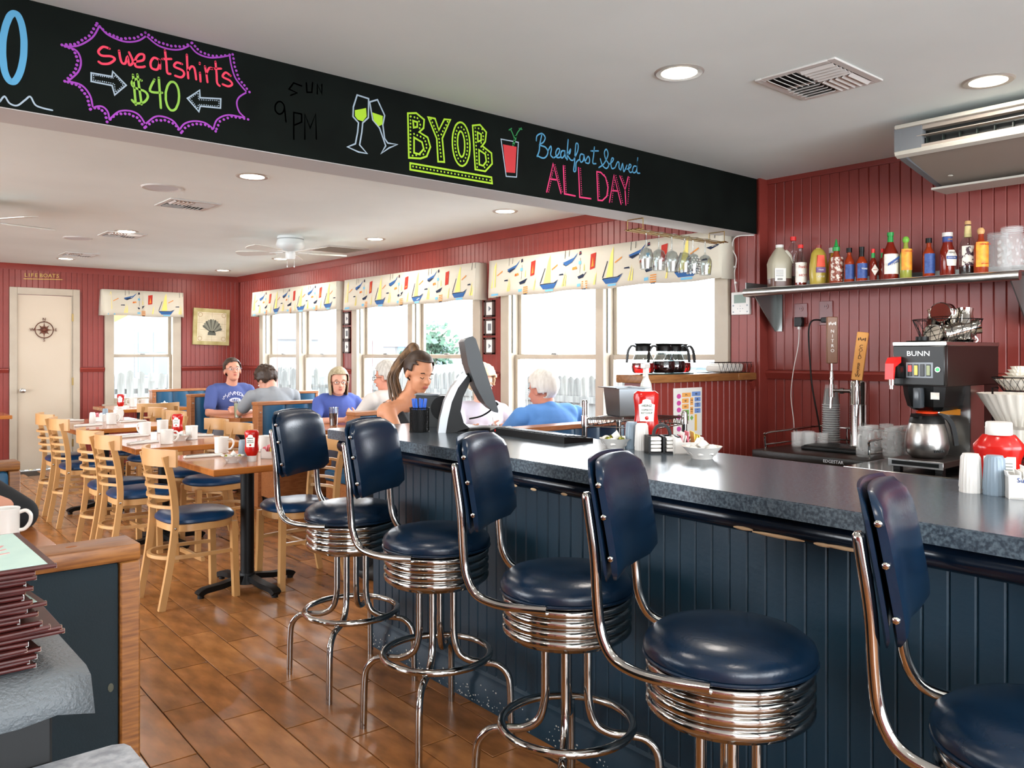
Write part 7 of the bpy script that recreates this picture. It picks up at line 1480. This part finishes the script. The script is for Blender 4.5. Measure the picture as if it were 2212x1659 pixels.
# server, ponytail, black tank top, leaning over the counter end
sp_, sb_, ss_, sc_ = person((2.74, 4.24, 0), -48, 'person with long brown ponytail and black tank top leaning down, looking at the counter', '#c58a68', '#17181b', ('#17181b', 'long'), (.13, -.02, 1.235), rot(-42, 16, -4), dict(m=HB, kind='pulled', amp=.0012, vol=.965), [((-.02, -.15, 1.0), (.07, -.24, .86), (.30, -.12, .90), (.9, .3, 0), (0, 1, 0)), ((-.02, .15, 1.0), (.12, .22, .86), (.33, .08, .90), (.9, -.3, 0), (0, -1, 0))], lean=.1, trunk=((-.20, 0, .72), (-.03, 0, .91), (.05, -.01, 1.075)), sex='f', seated=False, tank=True, chest=.95, face_kw=dict(closed=True, brow='#2a1c14'))
hc = Vector((.13, -.02, 1.235)); Rh = rot(-42, 16, -4)
def hp(p): return hc+Rh @ Vector(p)
HP = mat('ponytail_hair', '#3a2718', .5, col2='#76583a', scale=40, stretch=(1, 1, .2)); b = MB()
b.tube(crom([hp((-.07, 0, .095)), hp((-.105, 0, .125)), hp((-.135, .0, .105)), hc+Vector((-.15, .005, .02)), hc+Vector((-.15, .0, -.07)), hc+Vector((-.14, -.01, -.15)), hc+Vector((-.125, -.02, -.20))], 4), .03, 14, rr=[.016+.019*math.sin(PI*min(1, (i+4)/22)) for i in range(23)]+[.012, .006])
for k in range(10):
    a = k*.65; b.tube(crom([hp((-.12, 0, .11))+Vector((math.cos(a)*.012, math.sin(a)*.014, 0)), hc+Vector((-.155+math.cos(a)*.028, math.sin(a)*.03, 0)), hc+Vector((-.15+math.cos(a)*.036, math.sin(a)*.036, -.1)), hc+Vector((-.13+math.cos(a+.5)*.04, math.sin(a+.5)*.04, -.2-.012*(k % 3)))], 4), .007, 6)
b.build('ponytail', HP, sb_); b = MB(); b.tube([hp((-.095, 0, .118))+(Rh @ Vector((0, .017*math.cos(2*PI*i/12), .017*math.sin(2*PI*i/12)))) for i in range(12)], .006, 6, True); b.build('hair_tie', BLACKP, sb_)
# couple by the bar: curly blonde woman facing us, white haired man with his back to us
person((3.90, 4.88, 0), -105, 'person with short curly blonde hair behind the monitor, in pale top', '#d0a08a', '#c6c4d2', ('#6a6a75', 'long'), (.02, -.01, 1.125), rot(5, 8), dict(m=HCU, kind='curly', vol=1.16, amp=.008, fr=22, seed=9), [((.03, -.18, .95), (.14, -.25, .77), (.34, -.10, .80), (.6, .8, .2), (0, 0, 1)), ((.03, .18, .95), (.14, .25, .77), (.34, .12, .80), (.6, -.8, .2), (0, 0, 1))], lean=.05, sex='f', chest=1.15, face_kw=dict(brow='#a08a6a'))
person((3.66, 3.90, 0), 80, 'person with short white hair and light blue T-shirt beside the wire rack, seen from behind', '#c98670', '#5b8fd0', ('#4a4f5a', 'long'), (.05, .01, 1.115), rot(18, 8), dict(m=HW, kind='short', amp=.003, vol=1.03), [((.04, -.21, .93), (.15, -.28, .77), (.35, -.15, .79), (.9, .3, 0), (0, 1, 0)), ((.04, .21, .93), (.15, .28, .77), (.35, .15, .79), (.9, -.3, 0), (0, -1, 0))], lean=.07, chest=1.2, hunch=.045)
# diner cut off by the left edge: only the dark sleeve and elbow show
person((.17, 3.47, 0), -75, 'person in black top at the left edge, elbow resting on the wooden table', '#c08a72', '#15171a', ('#2c2f36', 'long'), (.0, .0, 1.18), rot(10, 8), dict(m=HB, kind='short', amp=.002), [((.05, -.19, 1.0), (.14, -.26, .80), (.30, -.1, .82), (.9, .4, 0), (0, 1, 0)), ((.05, .19, .99), (.30, .335, .79), (.24, .10, .93), (-.3, -.5, .8), (0, 0, 1))], lean=.05, chest=1.0, sleeves='short', sl=.97)

# ---------------- drinks ----------------
def tumbler(x, y, z, h, r, liq, lh, label, straw=False, lemon=False):
    t = empty('drink_glass', (x, y, z), 0, label, 'drink'); b = MB(); b.lathe([(.0001, .0), (r*.78, 0), (r, h), (r*.97, h), (r*.75, .006), (.0001, .006)], 24); b.build('tumbler', clear('tumbler_clear', '#eceff0', .12, .7), t)
    b = MB(); b.lathe([(.0001, .007), (r*.75, .007), (r*(.75+.2*lh/h), lh), (.0001, lh)], 24); b.build('liquid', liq, t)
    if straw: b = MB(); b.cyl((r*.3, 0, .02), (-r*.4, 0, h+.05), .003, n=8); b.build('straw', WHITE, t)
    if lemon: b = MB(); b.lathe([(.0001, 0), (r*.6, 0), (r*.6, .006), (.0001, .006)], 18, M=Matrix.Translation((0, 0, lh*.8)) @ Matrix.Rotation(.9, 4, 'X')); b.build('lemon_slice', mat('lemon', '#e0cf6a', .5), t)
tumbler(3.36, 6.20, .75, .155, .042, mat('cola', '#2e0e0c', .1), .105, 'tall glass of cola in front of the woman in blue'); tumbler(3.12, 7.62, .75, .155, .042, mat('lemonade', '#d8dfb8', .2), .13, 'glass of lemonade on the table of the man with crossed arms', lemon=True)
ICE = mat('iced_water', '#cfd3d4', .15); tumbler(3.36, 4.40, .75, .12, .04, ICE, .05, 'clear plastic cup with lemon, left of the straw cup', lemon=True); tumbler(3.56, 4.32, .75, .12, .042, ICE, .06, 'clear plastic cup with straw and lemon', straw=True, lemon=True)

# ---------------- outside ----------------
gd = MB(); gd.box(4.67, 60, -25, 60, -.5, -.42); gd.box(-30, 4.67, 11.1, 60, -.5, -.42); tag(gd.build('ground', mat('asphalt', '#a3a4a4', .9, col2='#b0b1b0', scale=.6), smooth=0), kind='structure', label='pale asphalt outside the windows')
PK = [mat('weathered_picket', '#686b69', .9, col2='#4b4e4c', scale=3, stretch=(6, 6, .6)), mat('weathered_picket2', '#757775', .9, col2='#575a56', scale=3, stretch=(6, 6, .6))]
def fence(P0, d, n, label, cnt_s, step=.115, gap=.02, h=1.08):
    t = empty('picket_fence', (P0[0], P0[1], -.42), math.atan2(d[1], d[0]), label, 'fence'); w = step-gap; H = h+.42; ms = []
    for m in PK:
        b = MB(); b.prism([(0, 0), (w, 0), (w, H-.03), (w/2+.01, H), (w/2-.01, H), (0, H-.03)], -.01, .01, 'y'); ms.append(b.build('picket', m, t))
    L = n*step
    for i in range(n):
        if i < 2: o = ms[i]
        else: o = ms[R_.randrange(2)].copy(); COL.objects.link(o); o.parent = t
        o.location = (i*step, 0, R_.uniform(-.03, .02)); o.rotation_euler = (0, R_.uniform(-.012, .012), 0)
    for z in (.35, 1.15): bx('rail', PK[0], t, 0, L, .012, .04, z, z+.08)
fence((7.5, 3.0), (0, 1), 130, 'weathered grey picket fence outside the wide windows', 0); fence((2.0, 13.6), (1, 0), 36, 'weathered grey picket fence outside the far small window', 0, step=.15, gap=.045)
def house(x, y, w, d, h, rh, rz, label, col='#74777a', roof='#65696d'):
    t = empty('house', (x, y, -.42), R2D(rz), label, 'house'); SID = mat('siding_'+col[1:], col, .9); RF = mat('roof_'+roof[1:], roof, .9)
    bx('walls', SID, t, -w/2, w/2, -d/2, d/2, 0, h); b = MB(); b.prism([(-d/2, h), (d/2, h), (0, h+rh)], -w/2, w/2, 'x'); b.build('gable', SID, t); b = MB()
    for s in (-1, 1): b.add([(-w/2-.3, s*(d/2+.3), h-.15), (w/2+.3, s*(d/2+.3), h-.15), (w/2+.3, 0, h+rh+.12), (-w/2-.3, 0, h+rh+.12), (-w/2-.3, s*(d/2+.3), h-.25), (w/2+.3, s*(d/2+.3), h-.25), (w/2+.3, 0, h+rh), (-w/2-.3, 0, h+rh)], [(0, 1, 2, 3), (4, 5, 6, 7), (0, 1, 5, 4), (0, 3, 7, 4), (1, 2, 6, 5)])
    b.build('roof', RF, t, smooth=0); WBL = mat('house_window_blue', '#4f6c80', .2)
    for face_, sgn in (('x', -1), ('y', -1)):
        L = (d if face_ == 'x' else w); n = max(2, int(L/3))
        for i in range(n):
            for z in ([1.2, 3.9] if h > 4.5 else [1.2]):
                u = -L/2+L*(i+.5)/n; fr_ = MB(); q = (-w/2-.04, -w/2, u-.5, u+.5) if face_ == 'x' else (u-.5, u+.5, -d/2-.04, -d/2); f = fr_.box(*q, z-.05, z+1.25).build('window_frame', mat('house_trim', '#6f7274', .8), t)
                for a in (0, 1):
                    for c2 in (0, 1):
                        q = (-w/2-.06, -w/2-.041, u-.42+.44*a, u-.02+.44*a) if face_ == 'x' else (u-.42+.44*a, u-.02+.44*a, -d/2-.06, -d/2-.041); bx('pane', WBL, f, *q, z+.02+.6*c2, z+.58+.6*c2)
    return t
house(27, 55, 7, 8, 3.0, 1.9, 0, 'pale shingled house with gable roof seen through the corner window'); house(24.5, 38.5, 5, 6, 2.4, 1.3, 0, 'small white house seen through the middle windows', '#7c7e80', '#7a5a58'); house(3.5, 27, 9, 8, 4.6, 3.0, 12, 'grey roofed house seen through the far small window')
def car(x, y, rz, col, label):
    t = empty('parked_car', (x, y, -.42), R2D(rz), label, 'car', 'parked cars outside'); P_ = mat('car_'+col[1:], col, .25, coat=.4); b = MB()
    b.prism([(-2.2, .35), (-2.2, .75), (-1.9, .88), (-1.2, .95), (-.7, 1.38), (.7, 1.42), (1.4, .98), (2.15, .85), (2.25, .4)], -.85, .85, 'y'); b.build('body', P_, t)
    for s in (-1, 1): b = MB(); b.prism([(-1.0, .97), (-.62, 1.32), (.6, 1.35), (1.15, .99)], s*.852, s*.862, 'y'); b.build('side_window', mat('car_glass', '#5d6f7a', .1), t)
    for sx in (-1.35, 1.4):
        for s in (-1, 1): b = MB(); b.cyl((sx, s*.75, .33), (sx, s*.9, .33), .33, n=24); b.build('wheel', mat('tyre', '#3a3c3d', .8), t)
car(24, 18.5, 80, '#43525f', 'silver blue parked car seen beyond the fence'); car(17, 9.3, 85, '#8a1a20', 'red parked car seen above the fence in the nearest window'); car(16.5, 22, 80, '#666c72', 'white parked car farther left beyond the fence'); car(19.5, 13.5, 95, '#44525f', 'pale parked car between the others')
def tree(x, y, label):
    t = empty('tree', (x, y, -.42), 0, label, 'tree'); b = MB(); b.tube([(0, 0, 0), (.05, 0, 1.5), (0, .05, 2.0)], .1, 8, rr=[.12, .09, .05]); b.build('trunk', mat('bark', '#7d746a', .9), t); b = MB()
    for i in range(600):
        p = Vector((R_.gauss(0, .4), R_.gauss(0, .4), 2.0+R_.gauss(0, .42))); a = Vector((R_.uniform(-1, 1), R_.uniform(-1, 1), R_.uniform(-1, 1)))*.13; c2 = a.orthogonal()*.6; b.add([p, p+a+c2, p+a*2, p+a-c2], [(0, 1, 2, 3)])
    tag(b.build('foliage', mat('pale_green_leaf', '#355241', .8), t, fix=False, smooth=0), kind='stuff')
tree(18.2, 25.8, 'small pale green tree seen through the middle window')
cr = empty('work_crane', (5.2, 19.0, -.42), R2D(0), 'pale orange crane boom seen through the far small window', 'crane'); CRM = mat('crane_orange', '#8a5430', .6)
b = MB(); b.strip([(-2.6, 0, 1.4), (2.6, 0, 4.3)], .5, .4, up=(0, 0, 1)); b.build('boom', CRM, cr)
bx('cab', CRM, cr, -3.4, -2.0, -.7, .7, .7, 2.2, ch=.05); bx('cab_window', mat('house_window_blue', '#2c4a5e', .2), cr, -3.2, -2.2, -.72, -.70, 1.3, 2.0); bx('chassis', mat('dark_chassis', '#3a3a3a', .8), cr, -3.6, 1.2, -.8, .8, .45, .75)
for x in (-3.0, -1.6, .4): b = MB(); b.cyl((x, -.85, .4), (x, .85, .4), .4, n=20); b.build('wheel', mat('tyre', '#3a3c3d', .8), cr)
text('CRANE', .4, mat('dark_chassis', '#3a3a3a', .8), 'lettering', cr, (0, -.23, 2.85), (PI/2, -R2D(29), 0)) if False else None
ldr = empty('step_ladder', (2.75, 12.6, -.42), R2D(20), 'yellow step ladder standing outside the far small window', 'ladder'); LDM = mat('ladder_yellow', '#7a6a3a', .6)
for s_ in (-1, 1):
    b = MB(); b.strip([(s_*.28, -.35, 0), (s_*.16, 0, 1.8)], .07, .03, up=(0, 1, 0)); b.build('rail', LDM, ldr); b = MB(); b.strip([(s_*.28, .45, 0), (s_*.16, .03, 1.8)], .05, .025, up=(0, 1, 0)); b.build('rear_leg', LDM, ldr)
for k in range(6): z = .28*(k+1); q = .28-.12*z/1.8; bx('step', LDM, ldr, -q, q, -.35+.35*z/1.8-.04, -.35+.35*z/1.8+.04, z-.015, z+.015)
